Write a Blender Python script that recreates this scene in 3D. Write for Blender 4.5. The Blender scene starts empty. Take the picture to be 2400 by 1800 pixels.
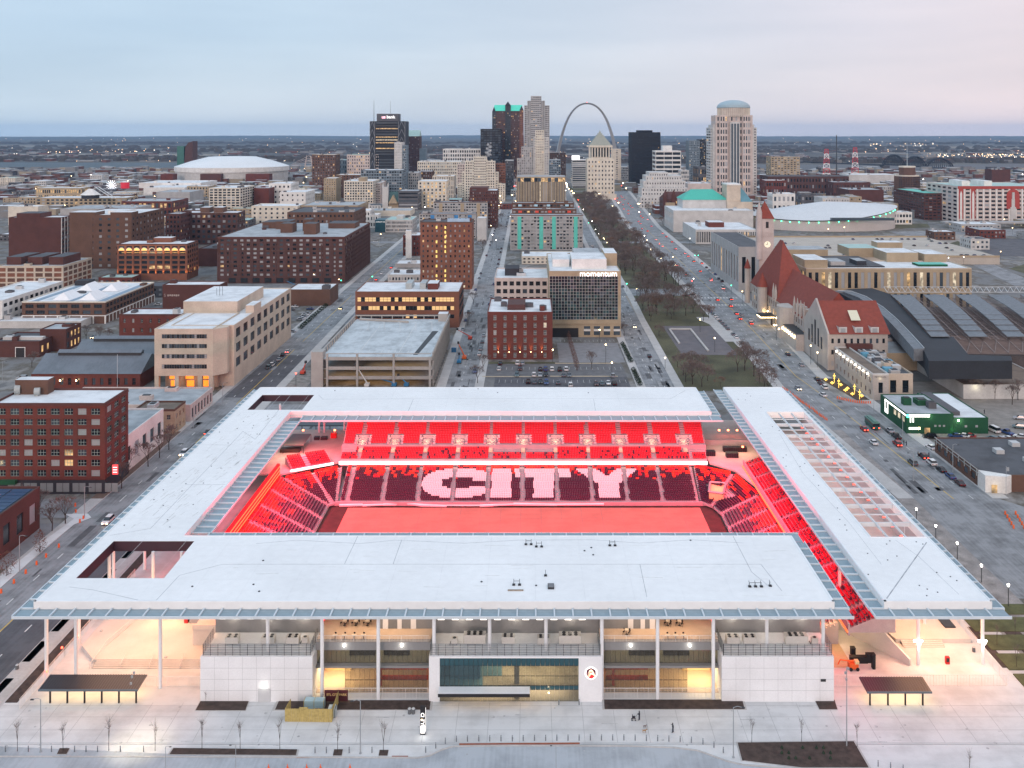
import bpy,math,random
from mathutils import Vector,Matrix
WLOC={}
random.seed(7)
R=random.random
def U(a,b):return a+(b-a)*random.random()
sc=bpy.context.scene
COL=sc.collection
# ---------------------------------------------------------------- camera (level, shifted like a perspective-corrected drone photo)
F,H,CX,CY=2200.0,112.0,1243.0,308.0
cd=bpy.data.cameras.new('camera');cam=bpy.data.objects.new('camera',cd);COL.objects.link(cam)
cam.location=(0,0,H);cam.rotation_euler=(math.radians(90),0,0)
cd.sensor_width=36;cd.lens=36*F/2400
cd.shift_x=-(CX-1200)/2400;cd.shift_y=-(900-CY)/2400
cd.clip_start=1;cd.clip_end=80000
sc.camera=cam
sc.view_settings.view_transform='Standard';sc.view_settings.look='None'
sc.view_settings.exposure=0.12;sc.view_settings.gamma=1.0
sc.render.engine='CYCLES'
# ---------------------------------------------------------------- sky
w=bpy.data.worlds.new('World');sc.world=w;w.use_nodes=True
nt=w.node_tree;N=nt.nodes;L=nt.links
N.clear()
out=N.new('ShaderNodeOutputWorld');bg=N.new('ShaderNodeBackground')
tc=N.new('ShaderNodeTexCoord');sep=N.new('ShaderNodeSeparateXYZ')
L.new(tc.outputs['Generated'],sep.inputs[0])
def ramp(inp,stops,tree=None):
 t=tree or nt
 r=t.nodes.new('ShaderNodeValToRGB')
 e=r.color_ramp.elements
 while len(e)<len(stops):e.new(0.5)
 for i,(p,c) in enumerate(stops):
  e[i].position=p;e[i].color=(c[0],c[1],c[2],1)
 t.links.new(inp,r.inputs[0]);return r
def mapr(inp,a,b,c,d,tree=None):
 t=tree or nt
 m=t.nodes.new('ShaderNodeMapRange');t.links.new(inp,m.inputs[0])
 for i,v in enumerate((a,b,c,d)):m.inputs[i+1].default_value=v
 return m.outputs[0]
def mixc(t,fac,a,b,mode='MIX'):
 m=t.nodes.new('ShaderNodeMix');m.data_type='RGBA';m.blend_type=mode
 for i,v in((0,fac),(6,a),(7,b)):
  if hasattr(v,'links'):t.links.new(v,m.inputs[i])
  elif i==0:m.inputs[0].default_value=v
  else:m.inputs[i].default_value=(v[0],v[1],v[2],1)
 return m.outputs[2]
rx=ramp(mapr(sep.outputs[0],-0.6,0.6,0,1),[(0,(.45,.60,.765)),(.30,(.50,.63,.775)),(.55,(.58,.65,.765)),(.78,(.69,.665,.75)),(1,(.80,.665,.70))])
hz=ramp(mapr(sep.outputs[0],-0.6,0.6,0,1),[(0,(.54,.68,.80)),(.5,(.66,.70,.77)),(1,(.86,.71,.74))])
low=mapr(sep.outputs[2],0.0,0.10,0,1)
skyc=mixc(nt,low,hz.outputs[0],rx.outputs[0])
# clouded sky is brighter overhead and warmer where the sun has just gone, behind the camera
up=ramp(mapr(sep.outputs[2],0.15,0.8,0,1),[(0,(1,1,1)),(1,(1.32,1.50,1.56))])
skyc=mixc(nt,1.0,skyc,up.outputs[0],'MULTIPLY')
west=mapr(sep.outputs[1],-0.1,-0.9,0,1)
skyc=mixc(nt,west,skyc,(1.15,1.06,1.05))
cn=N.new('ShaderNodeTexNoise');mp=N.new('ShaderNodeMapping')
mp.inputs['Scale'].default_value=(1.2,1.2,9);L.new(tc.outputs['Generated'],mp.inputs[0]);L.new(mp.outputs[0],cn.inputs['Vector'])
cn.inputs['Scale'].default_value=2.2;cn.inputs['Detail'].default_value=6
cl=ramp(cn.outputs[0],[(.36,(.93,.94,.955)),(.66,(1.07,1.05,1.035))])
skyc=mixc(nt,1.0,skyc,cl.outputs[0],'MULTIPLY')
sk=N.new('ShaderNodeTexSky');sk.sky_type='NISHITA';sk.sun_disc=False
sk.sun_elevation=math.radians(6);sk.sun_rotation=math.radians(195)
skb=N.new('ShaderNodeBackground');L.new(sk.outputs[0],skb.inputs[0]);skb.inputs[1].default_value=0.012
L.new(skyc,bg.inputs[0]);bg.inputs[1].default_value=0.98
ad=N.new('ShaderNodeAddShader');L.new(bg.outputs[0],ad.inputs[0]);L.new(skb.outputs[0],ad.inputs[1]);L.new(ad.outputs[0],out.inputs[0])
sd=bpy.data.lights.new('sun','SUN');sd.energy=0.95;sd.angle=math.radians(14);sd.color=(1,.74,.66)
so=bpy.data.objects.new('sun',sd);COL.objects.link(so)
_el,_az=math.radians(14),math.radians(195) # after-glow from the west, behind the camera
so.rotation_euler=Vector((math.sin(_az)*math.cos(_el),math.cos(_az)*math.cos(_el),math.sin(_el))).to_track_quat('Z','Y').to_euler()
# ---------------------------------------------------------------- photo helpers: a pixel and a height (or distance) give a place
K=3.6867
TILES={'A':(0,250,K),'B':(600,200,K),'C':(1200,200,K),'D':(1800,250,K),'E':(0,650,K),'F':(600,600,K),'G':(1200,600,K),'H':(1800,650,K),
  'I':(0,1000,K),'J':(600,950,K),'K':(1200,950,K),'L':(1800,1000,K),'M':(0,1400,K),'N':(600,1400,K),'O':(1200,1400,K),'Q':(1800,1400,K),
  'R':(2000,900,5.53),'S':(0,0,1.0),'V':(1720,460,6.144)}
def px(t,x,y):
 a,b,k=TILES[t];return a+x/k,b+y/k
def g(t,x,y,z=0.0):
 sx,sy=px(t,x,y);Y=F*(H-z)/(sy-CY);return(sx-CX)*Y/F,Y
def gY(t,x,y,Y):
 sx,sy=px(t,x,y);return(sx-CX)*Y/F,H-(sy-CY)*Y/F
# ---------------------------------------------------------------- materials
MATS={}
def mat(name,c=(.5,.5,.5),rough=.8,var=.12,scale=.3,metal=0,em=None,es=1.0,spec=.4,bump=0,fine=4.0,sample=False):
 if name in MATS:return MATS[name]
 m=bpy.data.materials.new(name);m.use_nodes=True;t=m.node_tree
 p=t.nodes['Principled BSDF']
 p.inputs['Roughness'].default_value=rough;p.inputs['Metallic'].default_value=metal
 p.inputs['Specular IOR Level'].default_value=spec
 if var:
  tcd=t.nodes.new('ShaderNodeTexCoord');n1=t.nodes.new('ShaderNodeTexNoise');n2=t.nodes.new('ShaderNodeTexNoise')
  for n,s in((n1,scale),(n2,scale*fine*3)):
   n.inputs['Scale'].default_value=s;n.inputs['Detail'].default_value=5;t.links.new(tcd.outputs['Object'],n.inputs['Vector'])
  f1=mapr(n1.outputs[0],.3,.7,1-var,1+var,t);f2=mapr(n2.outputs[0],.3,.7,1-var*.7,1+var*.7,t)
  mu=t.nodes.new('ShaderNodeMath');mu.operation='MULTIPLY';t.links.new(f1,mu.inputs[0]);t.links.new(f2,mu.inputs[1])
  v=t.nodes.new('ShaderNodeVectorMath');v.operation='SCALE';v.inputs[0].default_value=c;t.links.new(mu.outputs[0],v.inputs['Scale'])
  t.links.new(v.outputs[0],p.inputs['Base Color'])
  if bump:
   b=t.nodes.new('ShaderNodeBump');b.inputs['Strength'].default_value=bump;t.links.new(n2.outputs[0],b.inputs['Height']);t.links.new(b.outputs[0],p.inputs['Normal'])
 else:p.inputs['Base Color'].default_value=(*c,1)
 if em:
  p.inputs['Emission Color'].default_value=(*em,1);p.inputs['Emission Strength'].default_value=es
  if not sample:m.cycles.emission_sampling='NONE'
 MATS[name]=m;return m
def glassy(name,tint,alpha,rough=.05):
 m=bpy.data.materials.new(name);m.use_nodes=True;t=m.node_tree;t.nodes.clear()
 o=t.nodes.new('ShaderNodeOutputMaterial');tr=t.nodes.new('ShaderNodeBsdfTransparent');gl=t.nodes.new('ShaderNodeBsdfPrincipled');mx=t.nodes.new('ShaderNodeMixShader')
 tr.inputs[0].default_value=(*tint,1);gl.inputs['Base Color'].default_value=(tint[0]*.25,tint[1]*.25,tint[2]*.25,1);gl.inputs['Roughness'].default_value=rough
 mx.inputs[0].default_value=alpha;t.links.new(tr.outputs[0],mx.inputs[1]);t.links.new(gl.outputs[0],mx.inputs[2]);t.links.new(mx.outputs[0],o.inputs[0])
 MATS[name]=m;return m
def streaked(name,c,amt=.25,sx=1.5,sy=.06,rough=.85,c2=None):
 """surface with long directional stains (roads, roofs)"""
 m=bpy.data.materials.new(name);m.use_nodes=True;t=m.node_tree;p=t.nodes['Principled BSDF'];p.inputs['Roughness'].default_value=rough
 tcd=t.nodes.new('ShaderNodeTexCoord');mp2=t.nodes.new('ShaderNodeMapping');mp2.inputs['Scale'].default_value=(sx,sy,1);t.links.new(tcd.outputs['Object'],mp2.inputs[0])
 n1=t.nodes.new('ShaderNodeTexNoise');n1.inputs['Scale'].default_value=1;n1.inputs['Detail'].default_value=6;t.links.new(mp2.outputs[0],n1.inputs['Vector'])
 n2=t.nodes.new('ShaderNodeTexNoise');n2.inputs['Scale'].default_value=.12;n2.inputs['Detail'].default_value=9;n2.inputs['Roughness'].default_value=.65;t.links.new(tcd.outputs['Object'],n2.inputs['Vector'])
 f1=mapr(n1.outputs[0],.3,.7,0,1,t);f2=mapr(n2.outputs[0],.35,.65,0,1,t)
 mu=t.nodes.new('ShaderNodeMath');mu.operation='MULTIPLY_ADD';t.links.new(f1,mu.inputs[0]);mu.inputs[1].default_value=.5;t.links.new(f2,mu.inputs[2])
 d=c2 or tuple(x*(1-amt) for x in c);hi=tuple(min(1,x*(1+amt*.5)) for x in c)
 r=ramp(mu.outputs[0],[(.2,d),(.75,c),(1,hi)],t);t.links.new(r.outputs[0],p.inputs['Base Color'])
 MATS[name]=m;return m
# ---------------------------------------------------------------- mesh builder
class MB:
 def __init__(s):s.v=[];s.f=[];s.m=[]
 def quad(s,a,b,c,d,m=0):
  n=len(s.v);s.v+=[a,b,c,d];s.f.append((n,n+1,n+2,n+3));s.m.append(m)
 def tri(s,a,b,c,m=0):
  n=len(s.v);s.v+=[a,b,c];s.f.append((n,n+1,n+2));s.m.append(m)
 def box(s,x0,x1,y0,y1,z0,z1,m=0,top=None,bottom=True):
  n=len(s.v);s.v+=[(x0,y0,z0),(x1,y0,z0),(x1,y1,z0),(x0,y1,z0),(x0,y0,z1),(x1,y0,z1),(x1,y1,z1),(x0,y1,z1)]
  fs=[(0,1,5,4),(1,2,6,5),(2,3,7,6),(3,0,4,7),(4,5,6,7)]+([(3,2,1,0)] if bottom else[])
  for i,q in enumerate(fs):s.f.append(tuple(n+k for k in q));s.m.append(m if(i!=4 or top is None) else top)
  return s
 def prism(s,poly,z0,z1,m=0,top=None,cap=True):
  n=len(s.v);k=len(poly);s.v+=[(x,y,z0) for x,y in poly]+[(x,y,z1) for x,y in poly]
  for i in range(k):
   j=(i+1)%k;s.f.append((n+i,n+j,n+k+j,n+k+i));s.m.append(m)
  if cap:
   s.f.append(tuple(n+k+i for i in range(k)));s.m.append(m if top is None else top)
   s.f.append(tuple(n+i for i in reversed(range(k))));s.m.append(m)
  return s
 def cyl(s,x,y,r,z0,z1,n=8,m=0,r1=None,top=None):
  r1=r if r1 is None else r1;k=len(s.v)
  s.v+=[(x+r*math.cos(a*2*math.pi/n),y+r*math.sin(a*2*math.pi/n),z0) for a in range(n)]
  s.v+=[(x+r1*math.cos(a*2*math.pi/n),y+r1*math.sin(a*2*math.pi/n),z1) for a in range(n)]
  for i in range(n):
   j=(i+1)%n;s.f.append((k+i,k+j,k+n+j,k+n+i));s.m.append(m)
  s.f.append(tuple(k+n+i for i in range(n)));s.m.append(m if top is None else top)
  s.f.append(tuple(k+i for i in reversed(range(n))));s.m.append(m)
  return s
 def tube(s,a,b,r0,r1=None,n=4,m=0):
  a=Vector(a);b=Vector(b);r1=r0 if r1 is None else r1;d=b-a
  if d.length<1e-6:return s
  d.normalize();u=d.orthogonal().normalized();v=d.cross(u);k=len(s.v)
  for c,r in((a,r0),(b,r1)):
   for i in range(n):
    q=2*math.pi*(i+.5)/n;s.v.append(tuple(c+u*r*math.cos(q)+v*r*math.sin(q)))
  for i in range(n):
   j=(i+1)%n;s.f.append((k+i,k+j,k+n+j,k+n+i));s.m.append(m)
  if n>3:s.f.append(tuple(k+n+i for i in range(n)));s.m.append(m);s.f.append(tuple(k+i for i in reversed(range(n))));s.m.append(m)
  return s
 def mesh(s,name,mats):
  me=bpy.data.meshes.new(name);me.from_pydata(s.v,[],s.f)
  for q in(mats if isinstance(mats,(list,tuple)) else[mats]):me.materials.append(q)
  if any(s.m):me.polygons.foreach_set('material_index',s.m)
  return me
 def obj(s,name,mats,parent=None,**k):
  return link(name,s.mesh(name,mats),parent,**k)
def link(name,data,parent=None,loc=None,rz=0,sc_=None,**k):
 o=bpy.data.objects.new(name,data);COL.objects.link(o)
 W=Vector(loc or(0,0,0));WLOC[o.name]=W
 if parent is not None:
  o.parent=parent;o.matrix_parent_inverse=Matrix.Translation(-WLOC.get(parent.name,Vector((0,0,0))))
 if loc:o.location=loc
 if rz:o.rotation_euler[2]=rz
 if sc_:o.scale=sc_
 for a,b in k.items():
  if b is not None:o[a]=b
 return o
def thing(name,label,cat,loc=(0,0,0),rz=0,group=None):
 return link(name,None,None,loc=loc,rz=rz,label=label,category=cat,group=group)
def copytree(o,parent=None):
 c=o.copy();COL.objects.link(c)
 if parent is not None:c.parent=parent
 for ch in KIDS.get(o.name,()) or[x for x in o.children]:copytree(ch,c)
 return c
KIDS={}
def place(proto,loc,rz=0,label=None,group=None,s=None,mats=None):
 """first use moves the prototype itself, later ones copy it with its parts"""
 if not proto.get('_used'):
  KIDS[proto.name]=list(proto.children)
  for c in proto.children:KIDS[c.name]=list(c.children)
  proto['_used']=1;o=proto
  if mats:
   pass
 else:o=copytree(proto);
 o.location=loc;o.rotation_euler[2]=rz
 if label:o['label']=label
 if group:o['group']=group
 if s:o.scale=(s,s,s) if not isinstance(s,tuple) else s
 return o
def flat(name,poly,z,m,kind='structure',parent=None):
 b=MB();b.v=[(x,y,z) for x,y in poly];b.f=[tuple(range(len(poly)))];b.m=[0]
 return b.obj(name,m,parent,kind=kind)
def lamp(kind,loc,power,col,size=1,sizey=None,rot=(0,0,0),name='lamp_light'):
 d=bpy.data.lights.new(name,kind);d.energy=power;d.color=col
 if kind=='AREA':
  d.size=size
  if sizey:d.shape='RECTANGLE';d.size_y=sizey
 elif kind=='SPOT':d.spot_size=math.radians(130);d.spot_blend=.8;d.shadow_soft_size=size
 else:d.shadow_soft_size=size
 o=bpy.data.objects.new(name,d);COL.objects.link(o);o.location=loc;o.rotation_euler=rot;return o
def BX(a,*k,**w):
 return MB().box(*a).obj(*k,**w)
def CYL(a,*k,**w):
 return MB().cyl(*a).obj(*k,**w)
def TU(a,*k,**w):
 return MB().tube(*a).obj(*k,**w)
# common materials
M_white=mat('white_membrane',(.755,.77,.77),.75,.045,.05)
M_steel=mat('pale_steel',(.55,.62,.66),.5,.05,.5)
M_louvre=mat('louvre_slat',(.25,.34,.39),.4,.08,.5)
M_conc=streaked('pale_concrete',(.56,.57,.575),.16,.05,.45)
M_wallw=mat('white_metal_cladding',(.72,.74,.76),.6,.05,.25)
M_dark=mat('dark_metal',(.03,.033,.038),.5,.1,1)
M_black=mat('black_plastic',(.015,.015,.018),.5,0)
M_mulch=mat('brown_mulch',(.06,.042,.036),.95,.35,.8,bump=.5)
M_asph=streaked('asphalt',(.215,.22,.228),.42)
M_asphd=streaked('new_asphalt',(.085,.085,.095),.35)
M_road=streaked('pale_concrete_road',(.36,.39,.42),.2)
M_walk=mat('pavement_concrete',(.44,.43,.42),.9,.12,.2)
M_grass=mat('winter_grass',(.085,.082,.045),.95,.4,.06,fine=8)
M_line=mat('road_paint',(.62,.62,.6),.8,.2,.5)
M_yel=mat('yellow_paint',(.6,.4,.06),.8,.2,.5)
G_dark=mat('window_glass_dark',(.012,.016,.022),.12,0,spec=.7)
G_mid=mat('window_glass_bluish',(.05,.07,.09),.2,0,spec=.7)
G_pale=mat('window_blind_pale',(.30,.32,.34),.5,0)
def litmat(name,c,lo,hi,s=.35):
 m=mat(name,(.1,.09,.07),.4,0,em=c,es=1);t=m.node_tree;ge=t.nodes.new('ShaderNodeNewGeometry');n=t.nodes.new('ShaderNodeTexNoise');n.inputs['Scale'].default_value=s;n.inputs['Detail'].default_value=3;t.links.new(ge.outputs['Position'],n.inputs['Vector']);t.links.new(mapr(n.outputs[0],.36,.64,lo,hi,t),t.nodes['Principled BSDF'].inputs['Emission Strength']);return m
G_lit=litmat('window_lit_warm',(1,.60,.24),.12,.95)
G_litw=litmat('window_lit_white',(1,.84,.6),.15,.85)
WIN=[G_dark,G_mid,G_pale,G_lit,G_litw]
GLOW=mat('lamp_glow_warm',(1,.8,.5),.5,0,em=(1,.72,.36),es=14)
GLOWW=mat('lamp_glow_white',(1,.95,.9),.5,0,em=(1,.93,.82),es=14)
GLOWR=mat('lamp_glow_red',(1,.1,.05),.5,0,em=(1,.06,.03),es=9)
GLOWG=mat('lamp_glow_green',(.1,1,.6),.5,0,em=(.05,1,.45),es=8)
# ================================================================= SETTING
def sheet(name,pts,z,m,**k):return flat(name,pts,z,m,**k)
def rect(name,x0,x1,y0,y1,z,m,**k):return flat(name,[(x0,y0),(x1,y0),(x1,y1),(x0,y1)],z,m,**k)
def land_mat():
 m=bpy.data.materials.new('city_and_woodland');m.use_nodes=True;t=m.node_tree;p=t.nodes['Principled BSDF'];p.inputs['Roughness'].default_value=.95
 ge=t.nodes.new('ShaderNodeNewGeometry');sp=t.nodes.new('ShaderNodeSeparateXYZ');t.links.new(ge.outputs['Position'],sp.inputs[0])
 def noi(s,sc3=(1,1,1),det=6):
  mp=t.nodes.new('ShaderNodeMapping');mp.inputs['Scale'].default_value=sc3;t.links.new(ge.outputs['Position'],mp.inputs[0])
  n=t.nodes.new('ShaderNodeTexNoise');n.inputs['Scale'].default_value=s;n.inputs['Detail'].default_value=det;n.inputs['Roughness'].default_value=.6;t.links.new(mp.outputs[0],n.inputs['Vector']);return n.outputs[0]
 city=ramp(noi(.045,(1,.6,1),10),[(.3,(.08,.08,.082)),(.45,(.17,.17,.17)),(.53,(.10,.088,.07)),(.6,(.25,.24,.23)),(.68,(.12,.12,.12)),(.78,(.19,.19,.19))],t)
 wood=ramp(noi(.0016,(.5,1,1),9),[(.32,(.035,.037,.040)),(.5,(.06,.06,.058)),(.58,(.12,.115,.10)),(.66,(.045,.045,.046))],t)
 fine=ramp(noi(.03,(1,.3,1),4),[(.3,(.6,.6,.6)),(.7,(1.4,1.4,1.4))],t)
 wood2=mixc(t,1,wood.outputs[0],fine.outputs[0],'MULTIPLY')
 f=mapr(sp.outputs[1],2900,3300,0,1,t)
 t.links.new(mixc(t,f,city.outputs[0],wood2),p.inputs['Base Color']);return m
gm=land_mat()
NN=96
rings=[0,60,400,1500,4000,9000,15000,21000]
b=MB()
for r in rings:
 for i in range(NN):a=i*2*math.pi/NN;b.v.append((r*math.cos(a),r*math.sin(a),0))
for k in range(len(rings)-1):
 for i in range(NN):
  j=(i+1)%NN;b.f.append((k*NN+i,(k+1)*NN+i,(k+1)*NN+j,k*NN+j));b.m.append(0)
b.obj('ground',gm,kind='structure')
# low wooded hills on the horizon
b=MB();hm=mat('hill_woodland',(.06,.06,.055),1,.3,.002)
for ring,(rad,hh) in enumerate(((17500,10),(20300,30))):
 pts=[]
 n=260
 for i in range(n+1):
  a=math.radians(50+80*i/n)
  z=hh*(.35+.65*abs(math.sin(i*.071+ring)*math.sin(i*.023+1.3*ring)))+U(-3,3)
  pts.append((rad*math.cos(a),rad*math.sin(a),max(2,z)))
 for i in range(n):
  p,q=pts[i],pts[i+1];k=.96
  b.quad((p[0]*k,p[1]*k,0),(q[0]*k,q[1]*k,0),q,p);b.quad(p,q,(q[0]*1.03,q[1]*1.03,0),(p[0]*1.03,p[1]*1.03,0))
b.obj('hills',hm,kind='structure')
# river and far fields
mw=mat('river_water',(.035,.042,.05),.55,.1,.01)
sheet('river',[(-3200,3000),(-1500,2920),(0,2780),(1300,2700),(2600,2950),(2600,3450),(1300,3120),(0,3200),(-1500,3350),(-3200,3480)],.5,mw)
mf=mat('pale_field',(.22,.20,.17),.95,.3,.004)
for(x0,x1,y0,y1) in((-2600,-1400,4300,4700),(-1700,-700,5200,5500),(-2500,-1300,3650,3800),(-500,300,4400,4600),(1500,2600,4700,5000),(2300,4300,6200,7000),(2600,4000,4100,4500),(-4800,-3000,6800,7500),(900,1500,3500,3700)):
 rect('field',x0,x1,y0,y1,.3,mf)
# stadium plaza, pavements
rect('plaza',-107.5,113,171.5,352,.02,M_conc)
rect('pavement',-134,-130,215,272,.02,M_walk);rect('pavement',-113,-107.5,352,372,.02,M_walk)
# front road with curved kerb
kerb=[(-112,168)]+[g('N',x,y) for x,y in((0,1385),(1400,1393),(1500,1375),(1600,1325),(1700,1295),(1900,1290),(2212,1288))]+[g('O',x,y) for x,y in((1000,1290),(1400,1305),(1600,1330),(1700,1365),(1850,1420),(2000,1455),(2212,1468))]+[g('Q',300,1500)]
sheet('plaza_forecourt',[(-107.5,171.6)]+[(p[0],p[1]) for p in reversed([(113,171.6),(113,160)]+list(reversed(kerb[1:])))][::-1][:0]+kerb[1:]+[(113,160),(113,171.6)],.02,M_conc)
rect('front_road',-135,135,120,171.6,.01,M_road)
b=MB()
for(p,q) in zip(kerb,kerb[1:]):
 d=Vector((q[0]-p[0],q[1]-p[1]));d.normalize();n=Vector((-d.y,d.x))*.3
 b.prism([(p[0],p[1]),(q[0],q[1]),(q[0]+n.x,q[1]+n.y),(p[0]+n.x,p[1]+n.y)],0,.13)
b.obj('kerb',M_walk,kind='structure')
# expansion joints of the plaza paving
b=MB()
for x in range(-104,112,6):b.box(x,x+.06,172,184,.02,.027)
for y in(171.9,175.6,179.5,183):b.box(-107,112,y,y+.06,.02,.026)
b.obj('paving_joints',mat('joint_grey',(.30,.31,.32),.9,.1),kind='structure')
# streets running away from the camera
def street(name,xs,m=M_asph,z=.03,lanes=(),walk=3.5):
 """xs: list of (y, x_left, x_right)"""
 sheet(name,[(a,y) for y,a,_ in xs]+[(c,y) for y,_,c in reversed(xs)],z,m)
 b=MB()
 for(y0,a0,c0),(y1,a1,c1) in zip(xs,xs[1:]):
  for s,p,q in((-1,a0,a1),(1,c0,c1)):
   b.v+=[(p,y0,.14),(q,y1,.14),(q+s*walk,y1,.14),(p+s*walk,y0,.14),(p,y0,0),(q,y1,0)];n=len(b.v)-6
   b.f+=[(n,n+1,n+2,n+3),(n,n+4,n+5,n+1)];b.m+=[0,0]
 b.obj('pavement',M_walk,kind='structure')
 b=MB()
 for fr,dash,mm in lanes:
  for(y0,a0,c0),(y1,a1,c1) in zip(xs,xs[1:]):
   y=y0
   while y<min(y1,900):
    e=min(y+(3 if dash else y1-y),y1);t0=(y-y0)/(y1-y0);t1=(e-y0)/(y1-y0)
    p=(a0+(a1-a0)*t0)*(1-fr)+(c0+(c1-c0)*t0)*fr;q=(a0+(a1-a0)*t1)*(1-fr)+(c0+(c1-c0)*t1)*fr
    b.quad((p-.13,y,z+.01),(p+.13,y,z+.01),(q+.13,e,z+.01),(q-.13,e,z+.01),mm);y+=12 if dash else y1-y0
 b.obj('lane_markings',[M_line,M_yel],kind='structure')
street('side_street',[(150,-130,-107.5),(272,-130,-107.5),(286,-130,-109),(360,-130,-111),(640,-131,-113),(960,-131,-113),(2400,-135,-116)],M_asph,.03,((.5,0,1),(.27,1,0),(.75,1,0)),4)
rect('new_asphalt_strip',-118.5,-107.6,150,300,.036,M_asphd)
rect('new_asphalt_strip',-129,-108,395,470,.036,M_asphd)
street('narrow_street',[(386,-37,-24.5),(640,-38,-24.5),(700,-39,-25.5),(1500,-42,-28),(2400,-45,-30)],M_asph,.03,((.5,1,0),),4)
street('park_street',[(386,50.5,63),(560,51,64.5),(620,56,66),(900,57,67),(2000,62,72)],M_asph,.03,((.33,1,0),(.66,1,0)),4)
street('avenue',[(286,117,141),(330,114,140),(395,110.5,138),(430,112,131),(480,113,134),(560,113,140),(700,114,142),(1100,118,148),(1900,155,190),(2500,185,222)],M_asph,.03,((.5,0,1),(.25,1,0),(.75,1,0)),5)
sheet('avenue_apron',[(117,225),(150,225),(200,215),(200,262),(168,268),(150,276),(141,289),(117,289)],.028,M_asph)
for(y0,y1,x0,x1) in((272,286,-260,-126),(352,385,-150,52),(482,500,-300,-40),(640,656,-420,115),(660,690,-420,-24),(940,956,-500,420),(1180,1196,-600,500),(1450,1468,-700,700),(1750,1770,-900,900),(2050,2070,-900,900)):
 rect('cross_street',x0,x1,y0,y1,.045,M_asph)
b=MB() # repaired patches and oil-dark strips in the carriageways
for i in range(260):
 c,wd_,y0_,y1_,zz=random.choice(((-121,9,180,900,.042),(-31,5,390,900,.042),(57,5,390,800,.042),(128,11,290,900,.042),(-60,90,353,384,.052)))
 x=c+U(-wd_,wd_)*.9;y=y0_+(y1_-y0_)*R()**1.5;a,d_=U(.4,2.6),U(1,14);b.box(x,x+a,y,y+d_,0,zz,random.choice((0,0,1)),bottom=False)
b.obj('road_patches',[mat('dark_patching',(.09,.09,.095),.9,.2,.5),mat('pale_patching',(.27,.27,.27),.9,.2,.5)],kind='stuff')
# crossing stripes
b=MB()
for i in range(12):b.box(115+i*2.1,116+i*2.1,630,633,.05,.062)
for i in range(12):b.box(115+i*2.1,116+i*2.1,604,607,.05,.062)
for i in range(8):b.box(53+i*1.5,53.8+i*1.5,634,637,.05,.062)
b.obj('crossing_stripes',M_line,kind='structure')
# park lawn, terrace with paths, between the two streets
sheet('park_lawn',[(66,405),(109,405),(109,560),(110,1900),(74,1900),(68,640),(67,405)],.02,M_grass)
rect('park_road',64,115,655,668,.05,M_asph)
rect('park_terrace',76,104,470,540,.05,mat('terrace_paving',(.13,.12,.13),.9,.15,.2))
b=MB()
for(x0,x1,y0,y1) in((78,90,530,531.5),(78,79,495,531),(90,91,478,531)):b.box(x0,x1,y0,y1,0,.7)
b.obj('terrace_wall',M_walk,kind='structure')
sheet('park_path',[(104,500),(109,500),(109,566),(100,566),(100,560),(104,545)],.055,M_walk)
rect('park_path',64.5,67,410,640,.055,mat('tan_path',(.30,.26,.22),.9,.1))
# parking lots behind the stadium
rect('parking_lot',-16,44,388,428,.04,M_asphd);rect('parking_lot',-22,44,428,452,.04,mat('old_asphalt',(.13,.13,.135),.9,.2,.3))
rect('parking_lot',14,46,455,497,.045,mat('grey_paving',(.22,.22,.23),.9,.15,.3));rect('lawn',-20,12,452,456,.06,M_grass);rect('lawn',1,9,462,474,.06,mat('green_lawn',(.05,.085,.03),.95,.3,.3))
b=MB()
for i in range(22):
 for y in(398,418,441):b.box(-14+i*2.7,-13.9+i*2.7,y,y+5,.05,.065)
for i in range(14):b.box(16+i*2.2,16.1+i*2.2,500,504,.06,.075)
b.obj('bay_markings',M_line,kind='structure')
b=MB()
for(x0,x1,y) in((-22,5,428),(9,40,428.5),(12,40,452.5)):b.box(x0,x1,y,y+1,.04,.18)
b.obj('kerb',mat('sandy_kerb',(.45,.38,.28),.9,.1),kind='structure')
rect('parking_lot',150,260,300,420,.03,mat('gravel_lot',(.24,.22,.20),.95,.2,.3))
rect('parking_lot',-112,-84,545,640,.03,mat('grey_lot',(.20,.21,.23),.95,.2,.2))
rect('construction_yard',-42,-38,395,520,.035,mat('rubble',(.26,.24,.22),1,.35,.4));rect('construction_yard',-110,-98,390,440,.035,MATS['rubble'])
# right-hand streetscape: beds, walks, unfinished verge
rect('verge',105,117,190,352,.035,mat('dirt_verge',(.26,.24,.23),1,.3,.3))
rect('sidewalk',99.5,105,190,352,.045,mat('clean_pavement',(.48,.48,.49),.9,.06,.3))
def bed(pts,plants=True,z=.12,name='mulch_bed'):
 b=MB();b.prism(pts,0,z);return b.obj(name,M_mulch,kind='structure')
for(y0,y1) in((200,222),(226,240),(252,268),(272,292),(298,312),(318,330)):
 bed([(106,y0),(109.5,y0),(109.5,y1),(106,y1)])
for(y0,y1) in((196,212),(216,236),(240,262)):bed([(98.6,y0),(100.4,y0),(100.4,y1),(98.6,y1)])
for i,(y0,y1) in enumerate(((188,193.5),(195,201),(202.5,208.5),(210,216),(217.5,222))):
 BX((99.5,118,y0,y1,0,.25),'grass_terrace',mat('terrace_grass',(.09,.095,.04),.95,.3,.4),kind='structure')
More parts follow.
